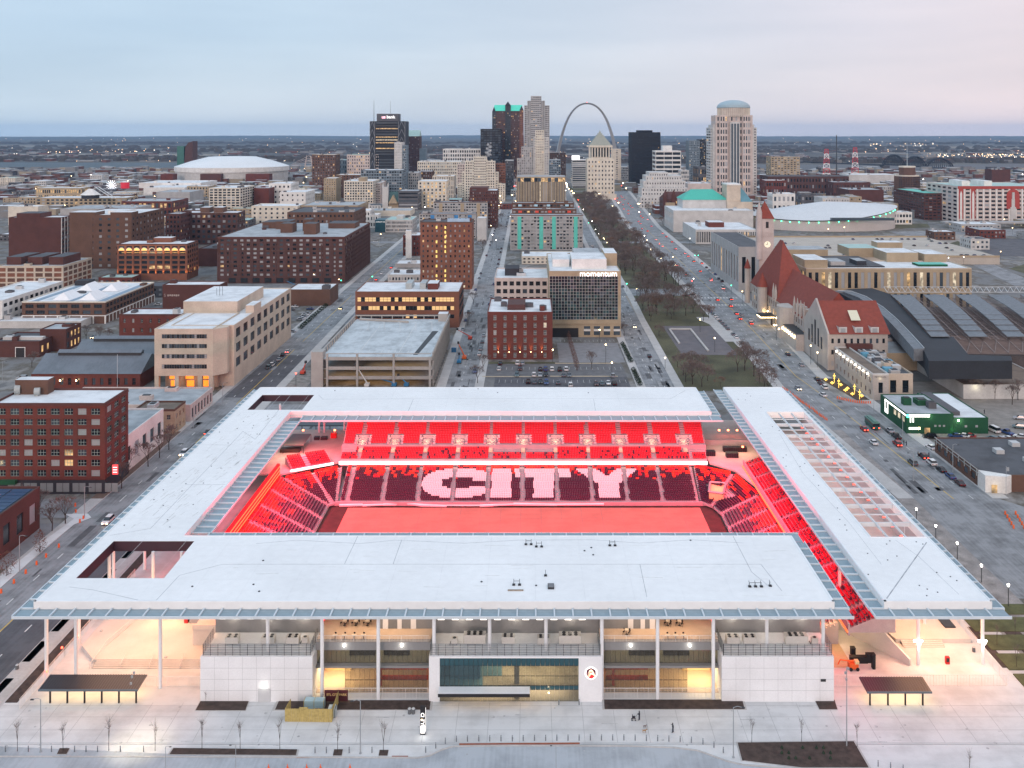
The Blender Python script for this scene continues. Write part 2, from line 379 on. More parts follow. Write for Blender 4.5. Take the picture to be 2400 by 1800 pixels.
for pts in([('M',1735,898),('M',2150,898),('M',2120,980),('M',1690,980)],[('N',200,895),('N',1510,895),('N',1500,975),('N',165,975)],[('O',795,890),('O',1990,890),('O',2010,970),('O',800,970)],[('Q',405,893),('Q',575,893),('Q',600,972),('Q',445,972)],
   [('M',1500,1308),('N',355,1320),('N',345,1368),('M',1465,1360)],[('N',675,1320),('N',750,1320),('N',740,1370),('N',665,1370)],[('N',1068,1325),('N',1145,1325),('N',1135,1372),('N',1060,1372)],[('M',515,1310),('M',600,1310),('M',575,1358),('M',493,1358)],
   [('O',1950,1262),('Q',740,1250),('Q',870,1475),('Q',300,1475),('Q',-200,1415),('O',1990,1415)]):
 P=[g(*p) for p in pts];c=(sum(p[0] for p in P)/len(P),sum(p[1] for p in P)/len(P))
 b=MB();b.prism([(c[0]+(p[0]-c[0])*1.03,c[1]+(p[1]-c[1])*1.08) for p in P],0,.10);b.obj('kerb',M_walk,kind='structure')
 bed(P,z=.16)
for pts in([('N',355,1373),('N',465,1373),('N',460,1390),('N',350,1390)],[('N',1175,1370),('N',1315,1370),('N',1315,1392),('N',1170,1392)],[('N',1755,1263),('O',585,1255),('O',585,1272),('N',1755,1279)]):
 sheet('tactile_paving',[g(*p) for p in pts],.04,mat('brick_red_paving',(.30,.10,.06),.9,.15,1))
# left verge of the stadium: mulch strips, walk
rect('sidewalk',-107,-103,172,300,.04,MATS['clean_pavement']);bed([(-103,184),(-100.6,184),(-100.6,300),(-103,300)])
for(y0,y1) in((180,192),(198,206),(210,222),(228,240),(246,262)):bed([(-107.3,y0),(-105.6,y0),(-105.6,y1),(-107.3,y1)],z=.14)
rect('brick_paving',-134,-130.2,286,350,.15,mat('brown_brick_paving',(.15,.10,.08),.9,.2,1))
sheet('corner_pavement',[g('I',x,y) for x,y in((560,760),(760,755),(790,790),(640,850),(380,1060),(0,1400),(0,1300),(420,960),(640,800))],.16,M_conc)
rect('brick_lot',-190,-134,240,268,.04,MATS['grey_paving'])
for nm,m_,z_,pts in(('grass_bank',M_grass,.06,((1010,1020),(1380,1010),(1400,1045),(1080,1055))),('grass_bank',M_grass,.06,((1500,1200),(1640,1160),(1830,1270),(1900,1320),(1640,1290))),('grass_bank',M_grass,.06,((2080,1400),(2300,1340),(2400,1440),(2212,1440))),
  ('truck_lot',M_asphd,.07,((1700,1170),(1900,1135),(2400,1150),(2500,1300),(1950,1290))),('highway',M_asph,.05,((1040,1080),(2600,1050),(2600,1110),(1250,1130))),('highway',M_asph,.08,((1380,1170),(1520,1170),(2300,1520),(2150,1560))),('rail_yard',streaked('rail_gravel',(.30,.27,.24),.35,.1,1.5),.055,((1250,1120),(1800,1100),(1720,1180),(1380,1180)))):
 sheet(nm,[g('D',*p) for p in pts],z_,m_)
# small tank-like city noise: towns lights far off
b=MB()
for i in range(330):
 Y=3300+13000*R()**2.2;X=U(-.62,.62)*Y;r=Y*.00018*U(.6,1.6)
 b.cyl(X,Y,r,6,6+r*1.6,4,random.choice((0,0,0,1)))
for(px0,px1,py,n) in((110,370,356,60),(2190,2400,368,90),(2040,2200,342,30),(20,40,366,10),(1200,1700,372,24),(640,900,400,26),(1980,2160,355,18)):
 for i in range(n):
  X,Y=g('S',U(px0,px1),py+U(-4,4));r=Y*.00025*U(.6,1.7);b.cyl(X,Y,r,5,5+r*1.6,4,random.choice((0,0,1)))
b.obj('distant_town_lights',[mat('far_glow_warm',(1,.8,.5),.5,0,em=(1,.66,.34),es=5),mat('far_glow_white',(1,1,1),.5,0,em=(1,.9,.75),es=5)],kind='stuff')
FOOT_FAR=[(-470,-340,1200,2300),(240,470,1000,1250),(-330,0,1200,1620),(150,240,1340,1620),(-380,-240,1300,1480)]
# distant roofs of the far districts that read as one mass
b=MB()
for i in range(1500):
 Y=U(1650,2750);X=U(-.60,.62)*Y
 if abs(X/Y*F+CX-1320)<90 and Y>1500:continue
 w_,d_,h_=U(8,34),U(8,30),U(4,12);m=random.choice((0,0,1,1,2,3));b.box(X,X+w_,Y,Y+d_,0,h_,m,random.choice((4,4,5)))
for i in range(900):
 Y=U(1200,1750);X=U(-.60,.62)*Y
 if any(x0-30<X<x1+3 and y0-30<Y<y1+3 for x0,x1,y0,y1 in FOOT_FAR) or-150<X<165:continue
 w_,d_,h_=U(8,26),U(8,26),U(4,10);m=random.choice((0,0,1,1,2,3));b.box(X,X+w_,Y,Y+d_,0,h_,m,random.choice((4,4,5)))
for i in range(700):
 Y=U(3300,5600);X=U(-.60,.62)*Y;b.box(X,X+U(10,60),Y,Y+U(10,40),0,U(4,12),random.choice((0,1,3)),random.choice((4,5)))
b.obj('far_district_roofs',[mat('far_brick',(.13,.06,.05),.9,.15,.05),mat('far_grey',(.20,.20,.20),.9,.15,.05),mat('far_tan',(.30,.26,.20),.9,.15,.05),mat('far_dark',(.07,.07,.08),.9,.15,.05),mat('far_roof_pale',(.55,.58,.60),.8,.15,.05),mat('far_roof_dark',(.14,.15,.16),.8,.15,.05)],kind='stuff')
# bare woods beyond the river: ragged canopy sheet
b=MB();n=150
for(ya,yb,xa,xb) in((3480,3900,-2500,-200),(3300,3600,-100,1900),(4900,5600,-3000,3000),(5900,6900,-3800,4000),(8000,9500,-5200,5400)):
 for i in range(n*3):
  X=U(xa,xb);Y=U(ya,yb);r=U(10,26)*(Y/3600);z=U(9,16)
  b.cyl(X,Y,r,0,z,6,0,r*.5)
b.obj('far_woods',mat('bare_woods',(.055,.048,.045),1,.3,.01),kind='stuff')
# ================================================================= THE STADIUM
ST=thing('stadium','red-lit football stadium under wide flat white roofs in the foreground','stadium',(0,186,0))
def slab(name,xs,ys,solid,z0,z1,mats,parent,topmat=0,sidemat=0):
 b=MB()
 nx,ny=len(xs)-1,len(ys)-1
 for i in range(nx):
  for j in range(ny):
   if not solid(i,j):continue
   x0,x1,y0,y1=xs[i],xs[i+1],ys[j],ys[j+1]
   b.quad((x0,y0,z1),(x1,y0,z1),(x1,y1,z1),(x0,y1,z1),topmat);b.quad((x0,y1,z0),(x1,y1,z0),(x1,y0,z0),(x0,y0,z0),sidemat)
   for di,dj,p,q in((-1,0,(x0,y1),(x0,y0)),(1,0,(x1,y0),(x1,y1)),(0,-1,(x0,y0),(x1,y0)),(0,1,(x1,y1),(x0,y1))):
    ii,jj=i+di,j+dj
    if ii<0 or jj<0 or ii>=nx or jj>=ny or not solid(ii,jj):b.quad((p[0],p[1],z0),(q[0],q[1],z0),(q[0],q[1],z1),(p[0],p[1],z1),sidemat)
 return b.obj(name,mats,parent)
XS=[-99.3,-95.6,-80.5,-77.1,60.8];YS=[187.6,197.5,215.4,218.3,315,317,334.9,344.8]
def solid(i,j):
 xm=(XS[i]+XS[i+1])/2;ym=(YS[j]+YS[j+1])/2
 if xm>-80.5 and 218.3<ym<315:return False
 if-95.6<xm<-77.1 and(197.5<ym<215.4 or 317<ym<334.9):return False
 return True
roof=slab('roof',XS,YS,solid,16.0,18.0,M_white,ST)
roof['label']='three-sided flat white roof over the near, left and far stands'
XS2=[70.7,79.0,91.6,92.3];YS2=[187.6,217.5,314.3,344.8]
roof2=slab('side_roof',XS2,YS2,lambda i,j:not(i==1 and j==1),16.0,18.0,M_white,ST)
roof2['label']='separate long white roof on the right with an open pergola bay'
M_lin=mat('dark_maroon_lining',(.05,.02,.03),.5,.1)
for(x0,x1,y0,y1) in((-95.6,-77.1,197.5,215.4),(-95.6,-77.1,317,334.9)):
 b=MB();t=.06
 b.box(x0+.01,x0+t,y0+.01,y1-.01,15.7,17.95);b.box(x1-t,x1-.01,y0+.01,y1-.01,15.7,17.95)
 b.box(x0+t,x1-t,y0+.01,y0+t,15.7,17.95);b.box(x0+t,x1-t,y1-t,y1-.01,15.7,17.95)
 b.obj('opening_lining',M_lin,roof)
# roof upstands and seams
b=MB();e=.35
for(x0,x1,y0,y1) in((-99.2,60.7,187.7,187.7+e),(-99.2,-99.2+e,187.7,344.7),(-99.2,60.7,344.7-e,344.7),(60.7-e,60.7,187.7,218.2),(60.7-e,60.7,315.1,344.7),(-80.4,60.7,315.1,315.1+e),(-80.8,-80.5,218.3,315.1),(-80.5,60.4,217.9,218.2)):
 b.box(x0,x1,y0,y1,18,18.1)
b.obj('parapet_trim',mat('trim_white',(.74,.77,.79),.6,.05),roof)
b=MB()
for(x0,x1,y0,y1) in((70.8,92.2,187.7,188.1),(70.8,71.2,187.7,344.7),(92.0,92.25,187.7,344.7),(70.8,92.2,344.3,344.7),(78.6,78.95,217.2,314.6),(79,91.9,217.1,217.4),(79,91.9,314.4,314.7)):b.box(x0,x1,y0,y1,18,18.14)
b.obj('parapet_trim',MATS['trim_white'],roof2)
M_seam=mat('roof_seam_dirt',(.36,.38,.40),.9,.3,.5)
b=MB()
def seam(p,q,wd=.10,z=18.0):
 d=Vector((q[0]-p[0],q[1]-p[1]));L_=d.length;d.normalize();n=Vector((-d.y,d.x))*wd/2
 b.prism([(p[0]-n.x,p[1]-n.y),(q[0]-n.x,q[1]-n.y),(q[0]+n.x,q[1]+n.y),(p[0]+n.x,p[1]+n.y)],z,z+.014)
def rp(t,x,y):return g(t,x,y,18)
for c in([('I',1350,1500),('I',1550,1285),('I',1920,1190),('J',0,1373),('J',2212,1373),('K',2150,1373),('L',120,1420)],[('J',1185,1370),('J',1260,1160)],[('J',765,1370),('J',880,1130)],
  [('K',1105,1373),('K',1165,1655)],[('K',1910,1130),('K',2070,1440),('K',2215,1560)],[('I',950,940),('I',1300,880),('I',2100,40),('E',2205,1400),('F',300,1200)],
  [('F',580,1238),('F',1360,1233),('G',0,1233),('G',1370,1233),('G',1500,1160)],[('F',1360,1235),('F',1315,1342)],[('G',705,1235),('G',722,1342)],[('F',540,1200),('F',580,1240)],
  [('I',600,1385),('I',800,1410),('I',1200,1500),('I',1350,1500)],[('J',0,1195),('J',350,1165),('J',900,1195),('J',1200,1165),('J',1800,1192),('K',50,1165),('K',700,1162),('K',1100,1190),('K',1560,1162),('K',2000,1190)],[('I',1600,500),('I',1950,500)],[('I',1750,158),('I',2000,158)]):
 P=[rp(*p) for p in c]
 for p,q in zip(P,P[1:]):seam(p,q)
b.obj('roof_seams',M_seam,roof,kind='stuff')
b=MB();P=[rp('L',1025,1485),rp('L',1370,1000)];seam(P[0],P[1],.25)
for c in([('L',100,60),('L',300,400),('L',700,830),('L',980,1190)],[('L',1100,980),('L',1300,1120),('L',1650,1450)],[('H',100,1000),('H',0,990)]):
 P=[rp(*p) for p in c]
 for p,q in zip(P,P[1:]):seam(p,q,.06)
b.obj('roof_seams',M_seam,roof2,kind='stuff')
# stains and drains: shallow drain rings
b=MB()
for i in range(20):
 x,y=U(-98,59),random.choice((U(189,196),U(205,217),U(336,343)))
 if-97<x<-76:continue
 b.cyl(x,y,.22,18,18.12,8,0)
for i in range(24):
 x,y=U(-98,-82),U(220,313);b.cyl(x,y,.16,18,18.1,6,0)
b.obj('roof_drains',M_dark,roof,kind='stuff')
b=MB()
for i in range(34):
 x,y=(U(71.5,78.5),U(190,343)) if i%3 else(U(80,91),U(189,216));b.cyl(x,y,.15,18,18.1,6,0)
b.obj('roof_drains',M_dark,roof2,kind='stuff')
b=MB()
for i in range(150): # dirt runs on the membrane
 x=U(-97,-82);y=U(222,312);seam((x,y),(x+U(.1,.8),y+U(.8,4)),U(.05,.25),18.002)
for i in range(40):
 x=U(-70,58);y=random.choice((U(190,216),U(318,342)));seam((x,y),(x+U(1,6),y+U(-.5,.5)),U(.04,.18),18.002)
b.obj('roof_stains',mat('roof_dirt',(.60,.61,.60),.9,.15,1),roof,kind='stuff')
b=MB() # membrane sheet laps
for i in range(1,16):x=-99+i*10;b.box(x,x+.05,188.2,217.8,18.003,18.009);b.box(x,x+.05,315.5,344.2,18.003,18.009)
for y in range(222,314,6):b.box(-98.8,-81,y,y+.05,18.003,18.009)
for y in(192,197,202.5,207.8,213,321,327,333,339):b.box(-76.6,60.3,y,y+.045,18.003,18.009)
b.obj('membrane_laps',mat('lap_line',(.66,.67,.68),.8,.1),roof,kind='stuff')
# ---- louvred fringe: one rafter and one louvre panel for each bay
def louvre_mesh(wd,ln=3.4,n=5):
 b=MB();s=wd/n
 for i in range(n):b.box(.14,ln,i*s+.05,i*s+s-.04,-.02,.03)
 b.box(.12,ln,.0,wd,-.07,-.05,1)
 return b.mesh('louvre',[M_louvre,mat('frosted_panel',(.30,.38,.42),.4,.08)])
def fringe(p,q,nrm,wd,parent,z=16.5,beam=True,n=None):
 d=Vector((q[0]-p[0],q[1]-p[1]));L_=d.length;d.normalize();n=max(1,round(L_/3.65));s=L_/n
 ang=math.atan2(d.y,d.x)
 side=1 if(-d.y*nrm[0]+d.x*nrm[1])>0 else-1
 key=(round(wd,2),round(s,2),side)
 if key not in LV:
  b=MB();y0,y1=(0,wd) if side>0 else(-wd,0);b.box(-.14,.14,y0,y1,-.12,.34)
  me=louvre_mesh(wd,s-.14)
  if side<0:
   for v in me.vertices:v.co.y=-v.co.y
   me.flip_normals()
  LV[key]=(b.mesh('rafter',M_steel),me)
 for i in range(n):
  loc=(p[0]+d.x*s*i,p[1]+d.y*s*i,z)
  link('rafter',LV[key][0],parent,loc=loc,rz=ang);link('louvre_panel',LV[key][1],parent,loc=loc,rz=ang)
 if beam:
  b=MB();nn=Vector(nrm)*-.22
  b.prism([(p[0],p[1]),(q[0],q[1]),(q[0]+nn.x,q[1]+nn.y),(p[0]+nn.x,p[1]+nn.y)] if side>0 else[(q[0],q[1]),(p[0],p[1]),(p[0]+nn.x,p[1]+nn.y),(q[0]+nn.x,q[1]+nn.y)],z-.28,z+.24)
  b.obj('edge_beam',M_steel,parent)
LV={}
fringe((-101.9,184.5),(63.6,184.5),(0,1),3.05,roof)
fringe((-101.9,187.6),(-101.9,347),(1,0),2.55,roof)
fringe((-76,309.7),(63.6,309.7),(0,1),5.2,roof)
fringe((-76,222.7),(-76,309.7),(-1,0),4.45,roof)
fringe((-76,222.7),(63.6,222.7),(0,-1),4.35,roof)
fringe((63.6,187.6),(63.6,218.3),(-1,0),2.75,roof)
fringe((63.6,315),(63.6,345),(-1,0),2.75,roof)
fringe((67.8,187.6),(67.8,347),(1,0),2.85,roof2)
fringe((67.8,184.5),(94.6,184.5),(0,1),3.05,roof2)
fringe((94.6,187.6),(94.6,345),(-1,0),2.25,roof2)
M_pink=MATS['trim_white']
# ---- pergola bay over the roof terrace
b=MB()
for x in(83.2,87.4):b.box(x-.14,x+.14,217.5,314.3,17.2,17.75)
b.obj('pergola_beam',M_steel,roof2)
y=226.5
while y<313:
 BX((79.0,91.55,y-.15,y+.15,16.7,17.7),'pergola_beam',M_steel,roof2)
 BX((79.0,91.55,y+5.3,y+5.5,17.2,17.5),'pergola_beam',M_steel,roof2);y+=10.95
M_deck=mat('terrace_concrete',(.50,.44,.40),.85,.1,.3)
BX((78.6,92.2,214,318,10.6,11.0),'roof_terrace_floor',M_deck,ST)
b=MB();b.box(91.7,92.2,214,318,11,16);b.box(78.4,78.9,214,318,6,16);b.obj('terrace_wall',mat('grey_render',(.42,.42,.44),.8,.06),ST)
for i in range(17):
 y=220.5+i*5.5
 lamp('POINT',(81,y,13.6),70 if i%2 else 160,(1,.72,.5),.3);lamp('POINT',(88,y+2,14.5),90,(1,.30,.28),.3)
 CYL((80.6,y,.22,13.2,13.4,6,0),'ceiling_light',GLOWW,ST)
 h_=MB();h_.box(-.5,.5,-.18,.18,-.05,.05,0);h_.box(-.45,.45,-.14,.14,-.09,-.05,1)
 h_.box(-.3,.3,-.1,.1,.05,.12,1)
 o=h_.obj('patio_heater',[M_dark,GLOWR],None,loc=(89.3,y,14.6),label='glowing red heater hung over the long roof terrace on the right',category='heater',group='heaters over the roof terrace')
 if i%3==0:lamp('POINT',(89.3,y,14.2),60,(1,.12,.06),.3)
# ---- columns
b=MB();b.cyl(0,0,.36,0,16.2,14);col_me=b.mesh('column',M_wallw)
b=MB();b.cyl(0,0,.36,8.9,16.2,12);stub_me=b.mesh('column',M_wallw)
def column(x,y,z=0,stub=False):link('column',stub_me if stub else col_me,ST,loc=(x,y,z))
for x in(-30.0,-19.0,14.1,25.1,-41.1,36.1):column(x,185.2)
for x in(-52.2,-8.1,3.1,47,58.2):column(x,186.6,0,True)
for x in(-74.5,-91.5):column(x,189)
for x,y in((-99,192),(-98.6,205),(-86,214),(-79.5,214),(-96,214),(-98.6,222),(-98.6,240),(-98.6,262),(-98.6,290),(-98.6,330),(-88,330),(-66,333),(-64,334),(70.5,214),(81.5,197.2),(95,197.2),(89,212),(92,230)):column(x,y)
# ---- pitch and track
rect('running_strip',-60,55.5,205,281.2,.05,mat('brown_track',(.045,.022,.016),.9,.25,.4),kind=None,parent=ST)
MP=streaked('pitch_cover',(.52,.17,.12),.14,.12,.5,.8)  # part of the red wash is tinted into the cover's base colour
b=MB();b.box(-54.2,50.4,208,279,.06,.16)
pc=b.obj('pitch_cover',MP,None,label='cover sheets spread over the whole football pitch, coloured salmon to carry the red wash',category='pitch cover')
b=MB()
for i in range(18):x=-50+i*5.9;b.box(x,x+.07,208,279,.16,.175)
for i in range(6):b.box(-54.2,50.4,219+i*10.5,219.07+i*10.5,.16,.172)
b.obj('sheet_seams',mat('sheet_seam',(.20,.17,.16),.9,.2),pc)
# ---- stands
M_std=mat('stand_concrete',(.34,.31,.32),.85,.10,.4)
S_red=mat('seat_red',(.55,.012,.03),.45,.06,.2);S_org=mat('seat_orange_red',(.62,.05,.02),.45,.06,.2)
S_navy=mat('seat_navy',(.045,.009,.032),.45,.06,.2);S_pink=mat('seat_white',(.74,.70,.72),.45,.03,.2)
SM=[S_red,S_org,S_navy,S_pink]
def seat(b,x,y,z,ux,uy,m):
 nx,ny=-uy,ux # direction of the seat back
 def P(a,c,h):return(x+ux*a+nx*c,y+uy*a+ny*c,z+h)
 n=len(b.v)
 b.v+=[P(-.22,-.22,.44),P(.22,-.22,.44),P(.22,.2,.42),P(-.22,.2,.42),P(-.23,.24,.86),P(.23,.24,.86),P(.19,.3,.86),P(-.19,.3,.86),P(-.2,-.18,.22),P(.2,-.18,.22),P(.19,.26,.2),P(-.19,.26,.2)]
 for f in((0,1,2,3),(3,2,5,4),(4,5,6,7),(0,8,9,1),(7,6,10,11),(3,4,7,11),(2,10,6,5)):b.f.append(tuple(n+k for k in f));b.m.append(m)
def lerp(p,q,t):return(p[0]+(q[0]-p[0])*t,p[1]+(q[1]-p[1])*t)
def stand(name,P0,P1,Q0,Q1,z0,z1,n,colour,aisles=(),ends=True,label=None,noseat=None,zb=0):
 """P0-P1 bottom row, Q0-Q1 top row; rows step up from z0 to z1. P0->P1 must run so that the back is on the left."""
 b=MB();sb=MB();rise=(z1-z0)/n
 for k in range(n):
  a,c=lerp(P0,Q0,k/n),lerp(P1,Q1,k/n);a2,c2=lerp(P0,Q0,(k+1)/n),lerp(P1,Q1,(k+1)/n);z=z0+rise*k
  b.quad((*a,z),(*c,z),(*c2,z),(*a2,z));b.quad((*a,z-(rise if k else max(0.6,rise))),(*c,z-(rise if k else max(.6,rise))),(*c,z),(*a,z))
  m0,m1=lerp(a,a2,.62),lerp(c,c2,.62);L_=math.dist(m0,m1)
  if L_<1:continue
  u=((m1[0]-m0[0])/L_,(m1[1]-m0[1])/L_);cnt=int((L_-.4)/.53)
  st0=(L_-cnt*.53)/2+.26
  for i in range(cnt):
   s=st0+i*.53;x,y=m0[0]+u[0]*s,m0[1]+u[1]*s
   if any(abs(s-(fa*L_))<.72 for fa in aisles):continue
   if noseat and noseat(x,y,k,n):continue
   seat(sb,x,y,z,u[0],u[1],colour(x,y,k,n))
  # aisle half steps
  for fa in aisles:
   c0=(m0[0]+u[0]*fa*L_,m0[1]+u[1]*fa*L_);nx,ny=-u[1],u[0];dd=math.dist(a,a2)
   if k<n-1:
    bx,by=c0[0]+nx*dd*.15,c0[1]+ny*dd*.15
    b.prism([(bx-u[0]*.55,by-u[1]*.55),(bx+u[0]*.55,by+u[1]*.55),(bx+u[0]*.55+nx*dd*.22,by+u[1]*.55+ny*dd*.22),(bx-u[0]*.55+nx*dd*.22,by-u[1]*.55+ny*dd*.22)],z,z+rise*.5)
 if ends:
  for A,B in((P0,Q0),(P1,Q1)):
   b.quad((*A,zb),(*B,zb),(*B,z1),(*A,z0))
 o=b.obj(name,M_std,ST)
 if label:o['label']=label
 if sb.f:sb.obj('seat_rows',SM,o,kind='stuff')
 return o
rr=random.Random(3)
colseed={}
def top_scatter(x,y,k,n,start=.5):
 v=(k+.5)/n
 p=max(0,(v-start)/(1-start))**1.3
 c=int(x/.53);s=colseed.setdefault((c//2,k//2),rr.random())
 return(S_IDX(p,s))
def S_IDX(p,s):
 if s<p*1.15:return 1 if s<p*.7 else 0
 return 2
def letter(x,v):
 """v 0 bottom .. 1 top of the letter band; the word C I T Y in white seats"""
 if-33.6<x<-13.2:
  cx,cy,rx_,ry_=-22.4,.5,11.2,.5
  e=abs((x-cx)/rx_)**2.4+abs((v-cy)/ry_)**2.4
  if x>-13.2 or e>1.0:return False
  if-27.4<x and.34<v<.69 and not(x<-25.6 and abs(v-.51)>.11):
   if x<-19:return False
   return not(.36<v<(.58 if x>-18 else.66))
  return True
 if-12.0<x<-5.9:return True
 if-4.9<x<12.6:return v>.70 or.9<x<7.2
 if 13.2<x<34.2:
  cx=24.1
  if v<.47:return abs(x-cx)<3.1
  t=(v-.47)/.53;o=3.4+t*6.6;i=-3.2+t*6.6*1.02
  return(abs(x-cx)<o) and(abs(x-cx)>i)
 return False
def east_low(x,y,k,n):
 if 1<=k<=n-4 and letter(x,(k-.5)/(n-4)):return 3
 return top_scatter(x,y,k,n)
ax=[(-55+10.53*i) for i in range(11)]
W0,W1=-57.2,50.6
stand('lower_stand',(W0,281.5),(W1,281.5),(-58.6,301),(51.6,301),1.0,4.9,20,east_low,[(a-W0)/(W1-W0) for a in ax],label='far lower stand whose white seats spell CITY')
def up_low(x,y,k,n):return 2 if rr.random()<(.16 if k<4 else.03) else 0
def gap(x,y,k,n):return any(a<x<c and k>=3 for a,c in((-60.5,-56.5),(-13,-2.5),(-2,8.2),(49,57)))
stand('upper_stand',(-61,300.6),(56.6,300.6),(-61,305.6),(56.8,305.6),7.0,8.9,6,up_low,[(a+61)/117.6 for a in ax[:10]]+[112.6/117.6],ends=False,noseat=gap,label='front rows of the far upper stand above the light band')
def vom(x,y,k,n):
 return any(abs(x-a)<2.6 and k<4 for a in ax)
stand('upper_stand',(-61.2,306.6),(57.1,306.6),(-61.6,315.6),(57.4,315.6),9.9,14.6,10,lambda*a:0,[(a+61.2)/118.3 for a in ax[:11]],ends=False,noseat=vom,label='red rear rows of the far upper stand under the roof edge')
M_vom=mat('vomitory_cream',(.75,.62,.40),.7,.05)
for a in ax:
 if a>52:continue
 b=MB();b.box(a-1.5,a+1.5,305.9,309.4,9.0,9.35);b.box(a-.6,a+.6,303.4,306,8.3,9.02)
 b.box(a-1.8,a-1.5,305.9,309.5,9.0,10.9,1);b.box(a+1.5,a+1.8,305.9,309.5,9,10.9,1);b.box(a-1.8,a+1.8,309.5,309.8,9,11.9,1)
 b.obj('vomitory',[M_vom,M_std],ST);lamp('POINT',(a,307.2,11.0),110,(1,.78,.40),.3)
 for dx in(-2.4,2.0):
  b=MB()
  for k in range(4):b.box(a+dx,a+dx+.9,306.8+k*.9,307.0+k*.9,9.9+k*.47,10.5+k*.47)
  b.obj('platform_rail',mat('railing_pink_grey',(.45,.42,.44),.5,.1),ST)
# slab fronts and walls of the far side
BX((-61.4,57.2,305.6,306.6,0,9.9),'walkway_wall',M_std,ST)
BX((-61.8,57.6,315.7,316.3,0,16),'rear_wall',M_std,ST)
BX((-61,56.6,300.35,305.5,5.0,6.4),'deck_beam',M_std,ST)
M_led=mat('led_band',(1,1,1),.5,0,em=(1,.90,.86),es=1.9)
BX((-61.2,56.6,300.0,300.3,5.5,6.5),'led_band',M_led,ST)
lamp('AREA',(-2,299.7,5.0),520,(1,.50,.30),116,.5,(math.radians(-25),0,0))
BX((-60,53,280.7,281.3,0,1.15),'pitch_wall',M_std,ST)
b=MB() # crumpled protective sheeting along the wall
pts=[(-57,280.2),(-50,279.9),(-44,280.5),(-38,281.2),(-32,280.2),(-25,279.8),(-15,279.6),(-5,280.6),(8,280.4),(22,280.5)]
for(p,q) in zip(pts,pts[1:]):b.tube((*p,.35+R()*.3),(*q,.35+R()*.3),U(.2,.4),U(.2,.4),5)
b.obj('white_sheeting',mat('white_sheeting',(.75,.72,.72),.6,.1),None,label='crumpled white protective sheeting lying along the far pitch wall',category='sheeting')
# corner wedges
def wedge_c(x,y,k,n):return top_scatter(x*1.7,y,k,n,.45)
stand('corner_stand',(-60.4,278.6),(-57.8,281.2),(-77.0,289.5),(-60.2,300.2),1.0,4.9,16,wedge_c,[.02,.5,.98],label='far left corner wedge of dark seats between aisles')
stand('corner_stand',(50.9,281.4),(54.0,278.0),(52.2,301),(63.6,293.6),1.0,4.9,18,wedge_c,[.98],noseat=lambda x,y,k,n:2<k<9 and x>54.2,label='far right corner wedge beside the cut-out entrance')
stand('corner_stand',(54.2,277.6),(55.4,272.5),(63.9,293.2),(67.3,276.2),1.0,4.9,16,wedge_c,[.98],noseat=lambda x,y,k,n:k<9 and y>279.6,label='curved far right corner wedge of striped dark rows')
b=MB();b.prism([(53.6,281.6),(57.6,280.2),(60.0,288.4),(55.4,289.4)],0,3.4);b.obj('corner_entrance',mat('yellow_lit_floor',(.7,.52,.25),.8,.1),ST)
b=MB()
for p,q in(((53.6,281.6),(57.6,280.2)),((57.6,280.2),(60.0,288.4)),((60,288.4),(55.4,289.4)),((55.4,289.4),(53.6,281.6))):b.tube((*p,3.9),(*q,3.9),.35,None,4)
b.obj('corner_entrance_wall',M_std,ST);lamp('POINT',(57,285,5),60,(1,.7,.3),.3)
# side stands (rows run away from the camera)
def side_c(x,y,k,n):return top_scatter(y,x,k,n,.3)
stand('side_stand',(-60,212),(-60,278.6),(-77,212),(-77,289.5),1.0,5.6,19,side_c,[i/7 for i in range(1,8)],label='left side lower stand with white step edges')
stand('side_stand',(55.5,272.5),(55.5,205),(67.3,276.2),(67.3,205),1.0,4.9,13,side_c,[i/7 for i in range(0,8)],label='right side lower stand, mostly hidden by the near roof')
stand('side_upper_stand',(67.6,297.0),(67.6,198.5),(77.2,297.0),(77.2,198.5),7.0,10.8,11,lambda x,y,k,n:(2 if rr.random()<.25 else 0),[(i+.35)/10 for i in range(10)],zb=6.4,label='narrow upper stand of red rows seen between the two roofs')
b=MB();b.box(67.2,67.6,198.5,297,5.4,7.9);b.box(67.6,77.3,198.5,297,6.0,6.4);b.obj('upper_stand_front',M_std,ST)
BX((66.95,67.18,198.5,297,6.0,6.35),'orange_light_strip',mat('orange_strip',(1,.3,.1),.5,0,em=(1,.16,.04),es=1.1),ST)
BX((77.3,77.7,215,297,0,15.9),'rear_wall',M_std,ST)
BX((-78.2,-77.4,212,290,0,9.4),'side_wall',mat('red_wall',(.5,.03,.03),.6,.05),ST)
for dz in(6.3,7.4,8.6):
 BX((-77.38,-77.2,212,290,dz,dz+.16),'light_strip',MATS['orange_strip'],ST)
# handrails in the stands
b=MB()
for i in range(1,8):
 y=212+66.6*i/7
 for k in range(9):
  x=-61-k*1.9;yy=y+(k/9)*10.9*i/7;z=1.2+k*.49
  b.tube((x,yy,z),(x,yy,z+1),.035,None,3);b.tube((x,yy,z+1),(x-1.2,yy+.3,z+1.3),.04,None,3)
b.obj('aisle_handrails',MATS['railing_pink_grey'],ST,kind='stuff')
b=MB()
for a in ax:
 for k in range(10):
  y=282+k*1.95;z=1.2+k*.39;b.tube((a,y,z),(a,y,z+.95),.03,None,3);b.tube((a,y,z+.95),(a,y+1.2,z+1.2),.035,None,3)
b.obj('aisle_handrails',MATS['railing_pink_grey'],ST,kind='stuff')
